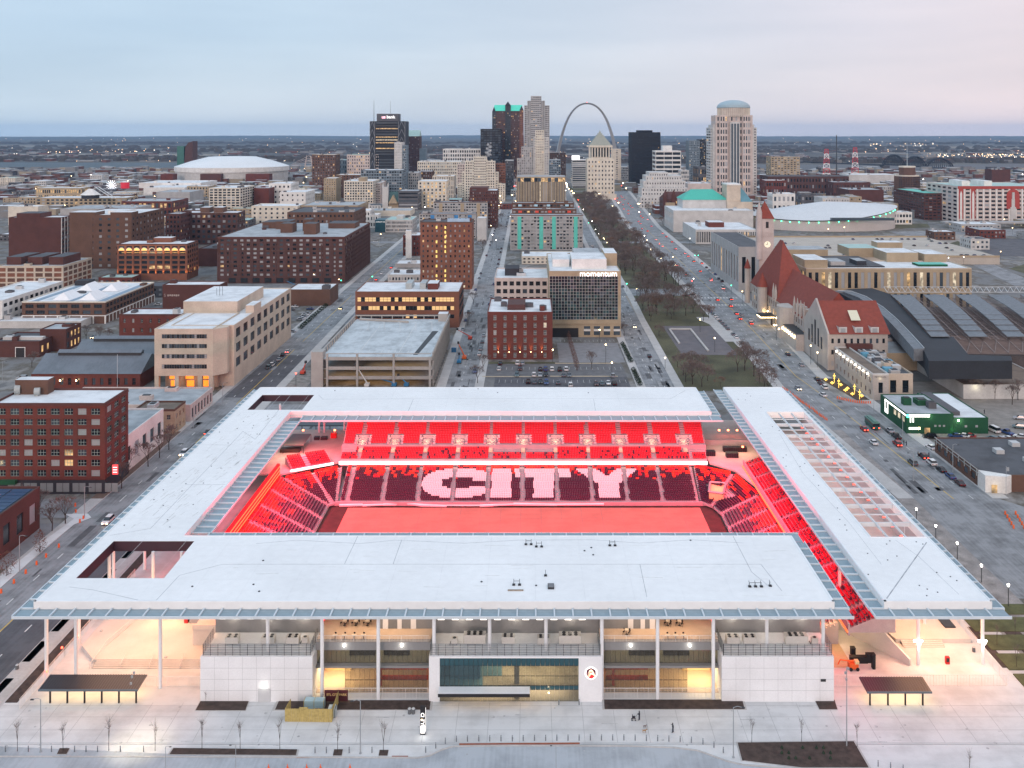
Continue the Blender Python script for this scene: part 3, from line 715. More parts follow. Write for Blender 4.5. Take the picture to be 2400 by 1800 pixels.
# upper left terrace with bar and the tilted block of seats
b=MB();b.prism([(-77,291),(-61.6,301.2),(-61.6,334),(-98,334),(-98,291)],5.4,5.9);b.obj('corner_terrace',M_deck,ST)
stand('balcony_block',(-74.5,293.0),(-63.2,299.4),(-78.2,299.4),(-66.6,305.0),6.4,8.2,6,up_low,[.42],label='small tilted balcony block of red seats at the far left corner')
TU(((-74.8,292.6,6.1),(-62.8,299.3,6.1),.36,None,4),'led_band',M_led,ST)
lamp('AREA',(-69,295,5.2),200,(1,.6,.3),12,.6,(0,0,math.radians(30)))
# right corner terrace
b=MB();b.prism([(57.4,300.5),(64,294),(68,279),(78,279),(78,345),(57.4,345)],5.4,5.9);b.obj('corner_terrace',M_deck,ST)
BX((57.6,80,317.6,318.2,5.9,7.6),'terrace_parapet',M_std,ST)
# ---- lights of the bowl (red wash from below the roof edge)
red=(1,.035,.09)
LR=1.0
lamp('AREA',(-8,305,15.8),3600,red,128,2.5,(math.radians(12),0,0))
lamp('AREA',(-8,226,15.6),150000,red,128,3,(math.radians(32),0,0))
lamp('AREA',(-73,266,15.6),42000,red,3,80,(0,math.radians(-32),0))
lamp('AREA',(64.5,255,15.6),34000,red,3,90,(0,math.radians(30),0))
lamp('AREA',(73,245,15.2),4200,red,3,105,(0,0,0))
# ================================================================= front building under the near roof
M_deckw=mat('warm_deck',(.52,.42,.34),.8,.08,.4);M_gyp=mat('grey_panel_wall',(.22,.225,.23),.7,.06,.2)
def block(name,x0,x1,y0,y1,z,lab):
 b=MB();b.box(x0,x1,y0,y1,0,z);o=b.obj(name,M_wallw,ST);o['label']=lab
 b=MB();t=.02
 for zz in(2.2,4.4,6.6):b.box(x0,x1,y0-t,y0,zz,zz+.05)
 for k_ in range(1,8):xx=x0+(x1-x0)*k_/8;b.box(xx,xx+.04,y0-t+.004,y0,.1,z-.1)
 b.obj('cladding_joint',mat('joint_line',(.42,.44,.46),.7,0),o);return o
block('service_block',-64.8,-42.8,184.3,193.2,8.87,'plain white block left of the entrance with chillers on top')
block('service_block',37.6,59.6,184.3,193.2,8.87,'plain white block right of the entrance with chillers on top')
b=MB();b.box(9.5,14.1,184.3,193,0,8.9);b.box(-19.9,-17.8,184.3,193,0,8.9);b.box(-17.8,9.5,184.3,184.8,8.55,8.9);b.box(-17.8,9.5,184.8,193,8.5,8.85);b.obj('entrance_frame',M_wallw,ST)
# rear walls above the terraces up to the roof
for a_ in((-64.8,-42.9,193.2,193.6,0,15.9),(37.7,59.6,193.2,193.6,0,15.9),(-19.9,14.1,193.0,193.4,0,15.9)):MB().box(*a_).obj('grey_wall',M_gyp,ST)
b=MB()
for(a,c) in((-64,-43.5),(38.3,59),(-19,13.5)):
 x=a
 while x<c-2:b.box(x,x+1.3,193.0-.05 if a==-19 else 193.15,193.0 if a==-19 else 193.2,11.6,11.72);x+=2.9
b.obj('wall_light_bars',mat('bar_light',(1,1,1),.5,0,em=(1,.9,.8),es=3),ST)
for(x0,x1) in((-64.6,-43),(-19.7,13.9),(37.8,59.4)):
 for i in range(3):
  xx=x0+(x1-x0)*(i+.5)/3;CYL((xx,192.7,.28,12.2,12.6,8),'wall_lamp',GLOWW,ST);lamp('POINT',(xx,192.2,12.2),90,(1,.84,.66),.25)
# louvred screens round the terraces: rails and posts
def screen(x0,x1,y0,y1,z0,z1):
 b=MB()
 for i in range(7):z=z0+.15+(z1-z0-.2)*i/6;b.box(x0,x1,y0,y0+.05,z,z+.10);b.box(x0,x0+.05,y0,y1,z,z+.10);b.box(x1-.05,x1,y0,y1,z,z+.10)
 s=b.obj('louvre_screen',mat('screen_grey',(.20,.23,.25),.5,.1),ST)
 b=MB();x=x0
 while x<x1:b.box(x,x+.07,y0-.06,y0,z0,z1);x+=1.45
 y=y0
 while y<y1:b.box(x0-.06,x0,y,y+.07,z0,z1);b.box(x1,x1+.06,y,y+.07,z0,z1);y+=1.45
 b.obj('screen_posts',M_dark,s,kind='stuff')
for(x0,x1) in((-64.4,-43.3),(-19.6,13.7),(38.0,59.3)):screen(x0,x1,184.7,191,8.9,11.1)
# recessed bays with terraces and glazing
def pane_mesh(wd,h,mm,fr=.045):
 b=MB();b.box(fr,wd-fr,0,.03,fr,h-fr,0);b.box(0,fr,-.03,.06,0,h,1);b.box(fr,wd-fr,-.03,.06,h-fr,h,1);b.box(fr,wd-fr,-.03,.06,0,fr,1)
 return b.mesh('pane',[mm,M_dark])
G_clear=glassy('clear_glazing',(.86,.86,.80),.16);G_teal=glassy('teal_glazing',(.55,.76,.82),.28);G_navy=glassy('spandrel_glazing',(.16,.42,.52),.8)
def glazing(x0,x1,y,z0,z1,n,mm,parent=ST):
 wd=(x1-x0)/n;me=pane_mesh(wd,z1-z0,mm)
 for i in range(n):link('glass_pane',me,parent,loc=(x0+i*wd,y,z0))
M_warmw=mat('warm_interior_wall',(.30,.25,.19),.8,.45,.25);M_redw=mat('red_interior_wall',(.4,.03,.02),.6,.3,.3)
for bi,(x0,x1,gl0,gl1,st) in enumerate(((-42.8,-19.9,-37.0,-20.6,1),(14.1,37.6,15.0,31.4,0))):
 wx0,wx1=(-31,x1) if st else(x0,25.5)
 b=MB();b.box(x0,x1,188.2,200,9.6,10.2);b.box(x0,x1,187.1,188.2,8.6,10.2,1);b.obj('terrace_deck',[M_deckw,M_gyp],ST)
 BX((x0,x1,187.2,200,4.95,5.4),'floor_slab',M_gyp,ST)
 b=MB();b.box(x0,x1,196.6,197,0,9.6,0);b.box(x0,x1,199.6,200,9.6,15.9,0);b.box(wx0,wx1,192.2,192.5,10.2,15.9,1);b.obj('interior_wall',[M_warmw,M_gyp],ST)
 BX((x0,x1,187.2,196.6,.02,.08),'interior_floor',M_deckw,ST)
 glazing(x0,x1,188.3,5.4,8.6,24,G_clear);glazing(gl0,gl1,187.4,.1,2.5,17,G_clear);glazing(gl0,gl1,187.4,2.5,4.95,17,G_clear)
 # interior things seen through the glass
 b=MB()
 for k in range(2):xx=x0+6+k*7;b.box(xx,xx+5.2,191,192,5.4,6.5)
 b.obj('dark_bar_counter',M_black,ST)
 b=MB();rx0,rx1=(gl0+5.5,gl1-.3) if st else(gl0+.5,gl0+9);b.box(rx0,rx1,191.5,191.9,2.2,4.7);b.box(rx0+1,rx0+1.5,189.5,190,.1,4.8);b.box(rx0,rx1,191.5,191.9,.1,.9);b.obj('red_interior_wall',M_redw,ST)
 for k in range(5):xx=x0+3+k*4.4;CYL((xx,190,.13,7.6,7.85,6),'pendant_light',GLOW,ST)
 lamp('AREA',((x0+x1)/2,193,9.4),520,(1,.78,.46),20,5);lamp('AREA',((x0+x1)/2,192,4.8),560,(1,.60,.30),20,5)
 lamp('AREA',((x0+x1)/2,190.5,15.4),900,(1,.64,.36),20,4)
 sx0,sx1=(x0,gl0) if st else(gl1,x1)
 BX((sx0+.2,sx1-.2,195,195.4,0,4.9),'lit_stair_hall_wall',mat('cream_hall',(.8,.6,.32),.8,.05),ST);lamp('AREA',((sx0+sx1)/2,191,4.7),620,(1,.74,.38),4,2)
 for k in range(2):
  xx=x0+(x1-x0)*(.25+.5*k);CYL((xx,186.9,.22,9.5,9.9,8),'fascia_lamp',GLOWW,ST);lamp('POINT',(xx,186.2,9.4),50,(1,.9,.8),.2)
 b=MB()
 for k,(dx,w_) in enumerate(((.55,1.1),(.68,.9),(.8,1.1)) if st else((.25,1.1),(.36,.9),(.44,1.1))):xx=x0+(x1-x0)*dx;MB().box(xx,xx+w_,192.1,192.19,10.2,12.5).obj('terrace_door',mat('white_door',(.7,.7,.7),.6,0),ST)
# centre glazing with entrance canopy
wd=(9.5+17.8)/29
for i in range(29):
 x=-17.8+i*wd
 lit=i>8
 for(z0,z1,mm) in((.06,2.3,G_clear),(2.3,3.1,G_navy),(3.1,5.0,G_clear if lit else G_teal),(5.0,7.0,G_clear if i>12 else G_teal),(7.0,8.5,G_navy)):
  key=('c',z0,mm.name)
  if key not in LV:LV[key]=pane_mesh(wd,z1-z0,mm,.035)
  link('glass_pane',LV[key],ST,loc=(x,184.45,z0))
b=MB();b.box(-17.8,9.5,184.7,192.9,2.5,2.9);b.box(-17.8,9.5,184.9,192.9,7.3,7.6);b.box(-17.8,9.5,192.4,192.9,0,8.5);b.obj('interior_floors',mat('foyer_wall',(.38,.35,.30),.8,.3,.3),ST)
b=MB();b.box(-16,-10,187,192,3,6.4);b.box(-3.2,-2.2,185.4,186,0,7.2);b.obj('interior_core',M_gyp,ST)
b=MB();b.box(-17.9,-.1,181.9,184.25,2.75,3.05,0);b.box(-17.9,-.1,181.7,181.9,2.45,3.0,1);b.obj('entrance_canopy',[M_wallw,M_black],ST)
for k in range(5):xx=-15.6+k*4.8;lamp('POINT',(xx,183.3,2.2),26,(1,.66,.36),.15);CYL((xx,183.3,.12,2.3,2.45,6),'canopy_downlight',GLOW,ST)
lamp('AREA',(-4,189,7.2),1200,(1,.78,.5),22,5);lamp('AREA',(-4,188.5,2.4),900,(1,.72,.45),22,5)
# club crest, backlit: shield with arch bands
def crest(x,z,s,y):
 M_c1=mat('crest_white',(1,1,1),.5,0,em=(1,.95,.9),es=1.3);M_c2=mat('crest_maroon',(.12,.01,.05),.5,0);M_c3=mat('crest_red',(.6,.02,.03),.5,0,em=(1,.05,.04),es=.5);M_c4=mat('crest_cream',(.8,.6,.4),.5,0,em=(1,.75,.5),es=1.2)
 r=thing('club_crest','backlit shield crest with arch bands on the white wall beside the glass entrance','crest',(x,y,z))
 sh=[(-1,.55),(-.45,.95),(0,1.12),(.45,.95),(1,.55),(1.05,-.3),(.75,-.85),(0,-1.25),(-.75,-.85),(-1.05,-.3)]
 def plate(pts,y0,y1,mm,nm):
  b=MB();n=len(pts);b.v=[(x+a*s,y0,z+c*s) for a,c in pts]+[(x+a*s,y1,z+c*s) for a,c in pts]
  b.f=[tuple(range(n)),tuple(reversed(range(n,2*n)))]+[(i,n+i,n+(i+1)%n,(i+1)%n) for i in range(n)];b.m=[0]*len(b.f);b.obj(nm,mm,r)
 plate([(a*1.12,c*1.1) for a,c in sh],y-.06,y,M_c1,'halo');plate([(a*.9,c*.9) for a,c in sh],y-.12,y-.065,M_c2,'shield')
 arch=lambda ro,bot:[(-.9*ro,bot),(-.62*ro,.1),(-.3*ro,.62*ro),(0,.8*ro),(.3*ro,.62*ro),(.62*ro,.1),(.9*ro,bot)]
 plate(arch(.95,-.75),y-.16,y-.125,M_c4,'band');plate([(-.15,.35),(.15,.35),(.28,.15),(-.28,.15)],y-.19,y-.165,M_c3,'band')
 plate([(-.05,-.2),(.35,-.3),(.72,-.6),(.3,-.95),(0,-1.05),(-.4,-.9)],y-.2,y-.165,M_c3,'band')
 for k in range(3):plate([(-.82+k*.17,-.55-k*.1),(-.74+k*.17,-.58-k*.1),(-.45+k*.1,.2),(-.5+k*.1,.22)],y-.2,y-.165,M_c2,'stripe')
cx_,cz_=gY('O',683,652,184.3);crest(cx_,cz_,1.0,184.28)
# ================================================================= plazas beside the front building
M_pl=mat('lit_paving',(.56,.53,.50),.85,.06,.3)
# left raised plaza with steps
b=MB()
b.prism([(-92,197.5),(-66,197.5),(-66,216),(-97,216),(-97,203)],0,.9)
for k in range(4):b.box(-91.5+k*.1,-66.2,195.7+k*.45,197.5,0,.18+.18*k)
b.obj('raised_floor',M_pl,ST)
b=MB();b.box(-73,-64.9,203,214,0,4.4);b.box(-73,-64.9,202.7,203,4.4,5.4);b.obj('ramp_wall',M_pl,ST)
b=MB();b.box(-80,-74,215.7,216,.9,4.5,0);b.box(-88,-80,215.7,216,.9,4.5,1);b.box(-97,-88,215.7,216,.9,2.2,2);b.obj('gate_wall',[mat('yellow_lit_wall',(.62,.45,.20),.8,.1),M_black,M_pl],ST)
def railing(name,lab,pts,h=1.15,sp=.28,m=None,th=.03,zs=None,parent=None,cat='railing'):
 m=m or mat('white_railing',(.72,.70,.68),.5,.05)
 zs=zs or[0]*len(pts)
 root=parent or thing(name,lab,cat,(*pts[0],zs[0]))
 b=MB();r=MB()
 for(p,q,za,zb) in zip(pts,pts[1:],zs,zs[1:]):
  L_=math.dist(p,q);n=max(1,int(L_/sp))
  for i in range(n+1):
   t=i/n;x,y=lerp(p,q,t);z=za+(zb-za)*t;w_=th*(2.2 if i%8==0 else 1);b.box(x-w_/2,x+w_/2,y-w_/2,y+w_/2,z,z+h)
  r.tube((*p,za+h),(*q,zb+h),.05,None,4);r.tube((*p,za+.12),(*q,zb+.12),.035,None,4)
 b.obj('pickets',m,root,kind='stuff');r.obj('rails',m,root,kind='stuff');return root
gp=lambda*a:g(*a)
railing('railing','white picket railing along the street edge left of the steps',[(-99.0,182),(-99.2,200),(-99.4,236)],2.0)
railing('railing','white picket fence behind the left black canopy',[(-93.5,189.4),(-65,189.4)],2.0)
railing('railing','slim handrail beside the left plaza ramp',[(-91.8,195.6),(-91.6,203),(-89.5,214)],1.1,.6,zs=[0,.9,.9])
railing('railing','short handrail at the right end of the left steps',[(-66.6,195.6),(-66.5,202)],1.1,.5,zs=[0,.9])
for i,x in enumerate((-85.5,-79.5,-73)):railing('handrail',('first','second','third')[i]+' thin rail down the left plaza steps counted from the street',[(x,195.6),(x,198.4)],.9,.9,zs=[0,.9],cat='handrail')
railing('railing','white picket fence across the left glazed bay',[(-42.6,185.3),(-20.2,185.3)],2.1)
railing('railing','white picket fence across the right glazed bay',[(14.4,185.3),(37.4,185.3)],2.1)
railing('railing','terrace balustrade above the left glazed bay',[(-42.6,187.3),(-20.2,187.3)],1.2,.3,zs=[10.2,10.2])
railing('railing','terrace balustrade above the right glazed bay',[(14.4,187.3),(37.4,187.3)],1.2,.3,zs=[10.2,10.2])
railing('railing','tall white gate fence behind the right black canopy',[(59.8,189.6),(96.2,189.6)],2.2,.3)
railing('railing','white fence along the right edge of the plaza above the grass terraces',[(96.4,189.8),(97.2,214),(97.4,250)],2.1,.4)
# right plaza: wall beside the stair, stairs, floors
b=MB();b.v=[(75.7,202,0),(79.4,196.6,0),(79.4,196.6,1.4),(75.7,202,4.6),(67.6,214,5.6),(67.6,214,0)]
b.f=[(0,1,2,3),(0,3,4,5)];b.m=[0,0]
b.v+=[(76.1,202.2,0),(79.8,196.8,0),(79.8,196.8,1.4),(76.1,202.2,4.6),(68,214.2,5.6),(68,214.2,0)]
b.f+=[(9,8,7,6),(11,10,9,6),(3,2,8,9),(4,3,9,10),(1,7,8,2)];b.m+=[0]*5
b.obj('stair_wall',M_pl,ST)
b=MB()
b.prism([(80,205.5),(96.5,205.5),(97,222),(76,222)],0,.9)
for k in range(4):b.box(81,90,203.7+k*.45,205.5,0,.18+.18*k)
b.obj('raised_floor',M_pl,ST)
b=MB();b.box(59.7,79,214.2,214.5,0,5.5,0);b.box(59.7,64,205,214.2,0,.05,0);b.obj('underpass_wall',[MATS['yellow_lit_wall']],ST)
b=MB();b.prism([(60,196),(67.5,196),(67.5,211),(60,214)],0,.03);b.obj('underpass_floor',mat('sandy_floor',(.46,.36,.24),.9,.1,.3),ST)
lamp('AREA',(66,206,5.6),900,(1,.60,.28),8,10);lamp('AREA',(66,192.5,15.3),900,(1,.22,.18),10,5)
lamp('AREA',(86,203,15.6),6600,(1,.48,.24),14,22);lamp('AREA',(-82,200,15.6),7000,(1,.50,.24),28,20);lamp('AREA',(-82,212,5),300,(1,.7,.3),10,2)
lamp('AREA',(-84,222,15.5),2400,(1,.45,.35),20,10)
for i,(x,y,z) in enumerate(((81.5,197.2,4.7),(95,197.2,4.7),(76,205,10.5),(89,212,9.5))):
 h_=thing('column_flood_lights',('white flood light cluster on the pink column nearest the right block','white flood light cluster on the outermost right column','white flood light cluster high on the column behind the stair wall','white flood light cluster on the column at the back of the right plaza')[i],'flood light',(x,y,z))
 for k in range(3):
  a=k*2.1-1.6;CYL((x+.75*math.cos(a),y-.2+.6*math.sin(a),.26,z,z+.3,8,0,.34),'lamp_head',GLOWW,h_)
  TU(((x,y,z),(x+.7*math.cos(a),y-.2+.6*math.sin(a),z+.1),.05),'bracket',M_dark,h_)
 lamp('POINT',(x,y-.9,z-.3),330,(1,.72,.5),.4)
for i,(x,y) in enumerate(((-98.7,192),(-98.6,198),(-98.7,205),(-98.6,210))):
 CYL((x,y-.4,.2,3.2 if i%2 else 1.6,3.5 if i%2 else 1.9,6),'edge_lamp',GLOWR,ST);lamp('POINT',(x+.3,y-.7,2),28,(1,.10,.05),.2)
# black gate canopies with ribs
def canopy(x0,x1,y0,y1,z,posts,lab):
 r=thing('gate_canopy',lab,'canopy',((x0+x1)/2,y0,0))
 M_tile=mat('ribbed_black_roof',(.022,.024,.035),.35,.05)
 b=MB();b.v=[(x0,y0,z),(x1,y0,z),(x1,y1,z+.35),(x0,y1,z+.35),(x0,y0,z-.2),(x1,y0,z-.2),(x1,y1,z+.15),(x0,y1,z+.15)]
 b.f=[(0,1,2,3),(7,6,5,4),(0,4,5,1),(1,5,6,2),(2,6,7,3),(3,7,4,0)];b.m=[0]*6;b.obj('roof_deck',M_tile,r)
 b=MB();x=x0+.2
 while x<x1-.1:
  n=len(b.v);b.v+=[(x,y0,z+.01),(x+.12,y0,z+.01),(x+.12,y1,z+.36),(x,y1,z+.36),(x,y0,z+.1),(x+.12,y0,z+.1),(x+.12,y1,z+.45),(x,y1,z+.45)]
  b.f+=[(n+4,n+5,n+6,n+7),(n,n+1,n+5,n+4),(n,n+4,n+7,n+3),(n+1,n+2,n+6,n+5)];b.m+=[0]*4;x+=.52
 b.obj('roof_ribs',mat('rib_black',(.05,.055,.07),.4,.05),r,kind='stuff')
 BX((x0,x1,y0-.1,y0,z-.3,z+.1),'gutter',mat('gutter_blue_grey',(.10,.14,.17),.4,.05),r)
 for p in posts:BX((p-.13,p+.13,y0+.1,y0+.4,0,z-.1),'post',M_black,r)
 lamp('AREA',((x0+x1)/2,(y0+y1)/2,z-.35),520 if x1-x0>15 else 420,(1,.70,.36),x1-x0,3);return r
canopy(-96.3,-76.8,183.7,188.2,2.75,[-94.1+3.37*i for i in range(6)],'long black ribbed canopy on six posts at the left gate')
canopy(65.6,78.3,183.0,187.4,2.75,[66.3,69.8,73.2,76.6],'short black ribbed canopy on four posts at the right gate')
# ---- chillers on the terraces
def hvac(kind):
 r=thing('rooftop_chiller','chiller','air conditioner',(0,0,0));M_ac=mat('ac_casing',(.62,.60,.56),.6,.06)
 if kind==0:
  BX((-1.3,1.3,-.8,.8,.15,1.5),'casing',M_ac,r)
  for k in range(2):
   for j in range(2):CYL((-.65+k*1.3,-.38+j*.76,.32,1.5,1.58,10,0),'fan',M_black,r)
 elif kind==1:
  BX((-2.2,2.2,-.9,.9,.15,1.9),'casing',M_ac,r)
  for k in range(3):
   for j in range(2):CYL((-1.2+k*1.2,-.4+j*.8,.38,1.9,1.98,10,0),'fan',M_black,r)
 else:
  BX((-.6,.6,-.5,.5,.1,1.2),'casing',M_ac,r);CYL((0,0,.36,1.2,1.27,10,0),'fan',M_black,r)
 b=MB();b.box(-.9,-.8,-.6,.6,0,.15);b.box(.4,.5,-.5,.5,0,.15);b.obj('feet',M_dark,r,kind='stuff');return r
ac=[hvac(i) for i in range(3)]
z=8.9
for(k,t,x,y,lab) in((0,'N',110,395,'four-fan chiller near the middle of the left service block'),(0,'N',320,395,'four-fan chiller right of the middle on the left service block'),(2,'N',425,390,'small chiller at the right end of the left service block'),(0,'M',2010,395,'four-fan chiller under the lit bar at the far left of the service block'),
      (1,'N',1890,390,'large six-fan chiller above the entrance glazing'),(2,'N',1715,400,'small chiller left of the six-fan unit above the entrance'),(0,'N',2180,392,'four-fan chiller right of the six-fan unit above the entrance'),(0,'O',275,400,'four-fan chiller above the right part of the entrance glazing'),(1,'O',500,395,'tall grey chiller beside the crest wall terrace'),
      (0,'O',1905,395,'four-fan chiller at the left end of the right service block'),(0,'O',2050,395,'four-fan chiller next to the bright lamp on the right service block'),(1,'Q',240,400,'wide pale chiller on the right half of the right service block'),(2,'Q',400,395,'small chiller by the railing at the right end of the right service block')):
 p=g(t,x,y,z);place(ac[k],(p[0],min(max(p[1],186.2),189.8),z),0,lab)
# ---- terrace tables
def table_set():
 r=thing('terrace_table','table','table',(0,0,0))
 CYL((0,0,.45,.98,1.03,10),'table_top',mat('table_top',(.6,.55,.48),.5,0),r);b=MB();b.cyl(0,0,.05,0,.98,6);b.cyl(0,0,.3,0,.04,8);b.obj('table_leg',M_dark,r);return r
def stool():
 r=thing('bar_stool','stool','stool',(0,0,0));b=MB();b.cyl(0,0,.2,.68,.74,8);b.box(-.18,.18,.14,.18,.74,1.0);b.obj('seat',M_black,r);b=MB()
 for a in(0,1.57,3.14,4.71):b.tube((.1*math.cos(a),.1*math.sin(a),.68),(.24*math.cos(a),.24*math.sin(a),0),.02,None,3)
 b.obj('legs',M_dark,r,kind='stuff');return r
tb,stl=table_set(),stool()
for i,x in enumerate((-38.3,-36.0,-33.6,28.3,30.7,19.5)):
 place(tb,(x,193.4 if x<15 or x>26 else 190,10.2),0,'round high table on the %s terrace, %s'%(('left','right')[i>2],('nearest the left column','middle of the three','nearest the centre','beside the middle column','second from the middle column','by the doors')[i]),'round high tables on the terraces')
 for a in(0.4,2.0,3.6,5.2):place(stl,(x+.75*math.cos(a),(193.4 if x<15 or x>26 else 190)+.7*math.sin(a),10.2),a,'black bar stool drawn up to a round high table on the front terrace','bar stools on the front terraces')
for i,x in enumerate((-39.2,-37.3,-35.4,-33.5,27.6,29.2,30.8)):
 b=MB();b.box(-.5,.5,-.4,.4,.70,.75,0);b.box(-.05,.05,-.05,.05,0,.7,1);b.obj('low_table',[MATS['table_top'],M_dark],None,loc=(x,188.4,10.2),label='square low table by the balustrade, number %s from the left on the %s terrace'%(('one','two','three','four','one','two','three')[i],('left','right')[i>3]),category='table')
 place(stl,(x,189.2,10.2),3.14,'black bar stool drawn up to a square low table behind the balustrade','bar stools on the front terraces')
# ---- timber compound with crates
def text(s,size,loc,m,parent,rz=0,ext=.05,off=0,align='LEFT',tilt=90,ry=0,name='lettering',shear=0):
 f=bpy.data.curves.new(name,'FONT');f.body=s;f.size=size;f.extrude=ext;f.offset=off;f.align_x=align;f.shear=shear;f.materials.append(m)
 tmp=bpy.data.objects.new('tmp',f);me=bpy.data.meshes.new_from_object(tmp);bpy.data.objects.remove(tmp)
 o=link(name,me,parent,loc=loc);o.rotation_euler=(math.radians(tilt),ry,rz);return o
def compound():
 P=[g('N',250,1075),g('N',655,1080),g('N',690,985),g('N',300,985)]
 r=thing('timber_fence','square compound of upright yellow timber boards on the forecourt','fence',(P[0][0],P[0][1],0));M_tim=mat('fresh_timber',(.42,.33,.12),.85,.18,2)
 cs=[P[3],P[0],P[1],(P[2][0],P[2][1]+2.5)]
 for p,q in zip(cs,cs[1:]):
  L_=math.dist(p,q);n=max(3,int(L_/.42))
  for i in range(n):
   a,c=lerp(p,q,i/n),lerp(p,q,(i+.94)/n);d=Vector((c[0]-a[0],c[1]-a[1])).normalized();nn=(-d.y*.04,d.x*.04)
   b=MB();b.prism([a,c,(c[0]+nn[0],c[1]+nn[1]),(a[0]+nn[0],a[1]+nn[1])],0,2.5+U(-.02,.02));b.obj('fence_board',M_tim,r)
 cx,cy=P[0][0],P[0][1]
 for nm,lab,cat,x0,x1,y0,y1,h_,c in(('water_tote','pale blue liquid tank in a cage at the back of the timber compound','tank',2.7,6.6,3.6,5.0,1.7,(.35,.50,.55)),('crate','yellow crate in the front left of the timber compound','crate',2.2,3.8,1.2,2.4,1.3,(.62,.45,.15)),('crate','brown crate in the middle of the timber compound','crate',5.2,6.6,1.4,2.4,1.1,(.20,.13,.10)),
         ('generator','light grey generator at the right of the timber compound','generator',7.8,9.3,1.2,2.8,1.6,(.45,.52,.54)),('generator','small grey pump beside the generator in the timber compound','pump',6.9,7.5,1.1,2.0,.8,(.3,.34,.36))):
  m_=mat('m_'+nm+str(h_),c,.6,.1)
  t_=thing(nm,lab,cat,(cx+x0,cy+y0,0));BX((cx+x0,cx+x1,cy+y0,cy+y1,.1,h_),'body',m_,t_)
  b=MB()
  for e_ in(x0,(x0+x1)/2,x1-.08):b.box(cx+e_-.03,cx+e_+.06,cy+y0-.05,cy+y1+.05,0,h_+.04)
  b.obj('frame',M_tim if nm!='generator' else M_dark,t_)
 b=MB();x0=cx+6.2;y0=cy+5.9;b.box(x0,x0+4.6,y0,y0+.06,.3,2.5);sg=b.obj('banner',mat('banner_dark_red',(.08,.015,.02),.6,.1),None,label='dark red banner with small lettering behind the timber compound',category='banner')
 text('STL CITYPARK',.62,(x0+.4,y0-.03,1.4),mat('gold_letters',(.7,.5,.2),.6,0),sg,ext=.01,off=.01)
compound()
p=g('N',72,900);BX_=MB().box(p[0]-1.2,p[0]+1.2,184.2,184.26,0,2.6).obj('service_door',mat('door_grey',(.5,.52,.54),.5,.03),ST);MB().cyl(p[0],184.0,.2,3.1,3.3,8).obj('door_lamp',GLOWW,ST);lamp('POINT',(p[0],183.5,3.0),14,(1,.9,.75),.2)
p=g('Q',508,745,0);MB().box(57.0,58.0,184.2,184.27,4.0,4.5).obj('wall_vent',M_dark,ST)
b=MB()
for i in range(90):x,y=U(-106,110),U(168,183);r_=U(.05,.35);b.cyl(x,y,r_,.02,.03,7)
for i in range(24):x,y=U(-100,100),U(169,183);b.box(x,x+U(.6,3.5),y,y+U(.05,.2),.02,.031)
b.obj('paving_stains',mat('stain_grey',(.40,.41,.42),.9,.3,2),kind='stuff')
# ---- totem sign
tx,ty=g('N',1441,1190)
r=thing('totem_sign','tall dark totem with glowing white letters turned sideways on the forecourt','sign',(tx,ty,0))
BX((tx-.48,tx+.48,ty,ty+.5,0,5.3),'casing',M_black,r)
M_lt=mat('white_light_panel',(1,1,1),.5,0,em=(1,.96,.9),es=1.05)
BX((tx-.4,tx+.4,ty-.04,ty-.01,.35,1.75),'light_panel',M_lt,r)
BX((tx+.49,tx+.53,ty+.1,ty+.4,.5,4.9),'side_light',M_lt,r)
for i,ch in enumerate('CITY'):
 o=text(ch,.92,(tx-.34,ty-.05,4.15-i*.58),M_lt,r,ext=.02,off=.012);o.rotation_euler=(math.radians(90),math.radians(90),0)
BX((tx-.3,tx-.05,ty-.045,ty-.02,2.75,2.95),'orange_mark',GLOW,r)
lamp('POINT',(tx+.2,ty-.8,1.2),25,(1,.95,.85),.3)
# ---- bins
def bin_():
 r=thing('litter_bin','bin','bin',(0,0,0));CYL((0,0,.34,0,.95,12),'drum',mat('bin_grey',(.12,.13,.14),.5,.1),r);CYL((0,0,.36,.95,1.12,12,0,.2),'lid',mat('bin_lid',(.45,.47,.48),.5,.1),r);return r
bn=bin_()
for t,x,y,lab in(('N',1327,1005,'left one of two round grey bins beside the totem'),('N',1360,1005,'right one of two round grey bins beside the totem'),('M',1432,555,'dark bin at the right end of the left steps'),('M',875,325,'dark bin at the top of the left plaza ramp'),('M',148,625,'round grey bin on the kerb of the left street'),('Q',1778,470,'dark bin by the fence of the right plaza')):place(bn,(*g(t,x,y),.02),0,lab)
# ---- bollards
b=MB();b.cyl(0,0,.1,0,1.05,8,0);b.cyl(0,0,.105,.88,.94,8,1);bo=b.mesh('bollard',[mat('bollard_grey',(.16,.18,.20),.5,.05),M_steel])
BP=[('M',x,1335) for x in(47,245,445,645,743,843,1040,1240)]+[('N',x,y) for x,y in((510,1345),(608,1345),(805,1345),(1002,1345),(1466,1342),(1553,1305),(1636,1265),(1731,1248),(1827,1246),(1925,1244),(2020,1244),(2117,1244))]+[('O',x,y) for x,y in((3,1244),(97,1242),(194,1240),(291,1240),(388,1238),(484,1238),(580,1238),(677,1236),(773,1236),(870,1236),(967,1236),(1064,1238),(1161,1240),(1259,1242),(1356,1246),(1453,1250),(1550,1256),(1650,1270),(1745,1298),(1826,1345))]+[('Q',952,1462),('Q',1060,1480),('Q',1168,1500)]+[('O',405,930),('O',580,930)]
for i,(t,x,y) in enumerate(BP):
 p=g(t,x,y);link('bollard',bo,None,loc=(p[0],p[1],.02),label='slim grey steel bollard standing in the row along the forecourt kerb',category='bollard',group='bollards along the forecourt kerb')
for i in range(12):link('bollard',bo,None,loc=(98.6+.05*i,262-i*4.2,.05),label='slim grey steel bollard in the row beside the long right roof',category='bollard',group='bollards beside the long right roof')
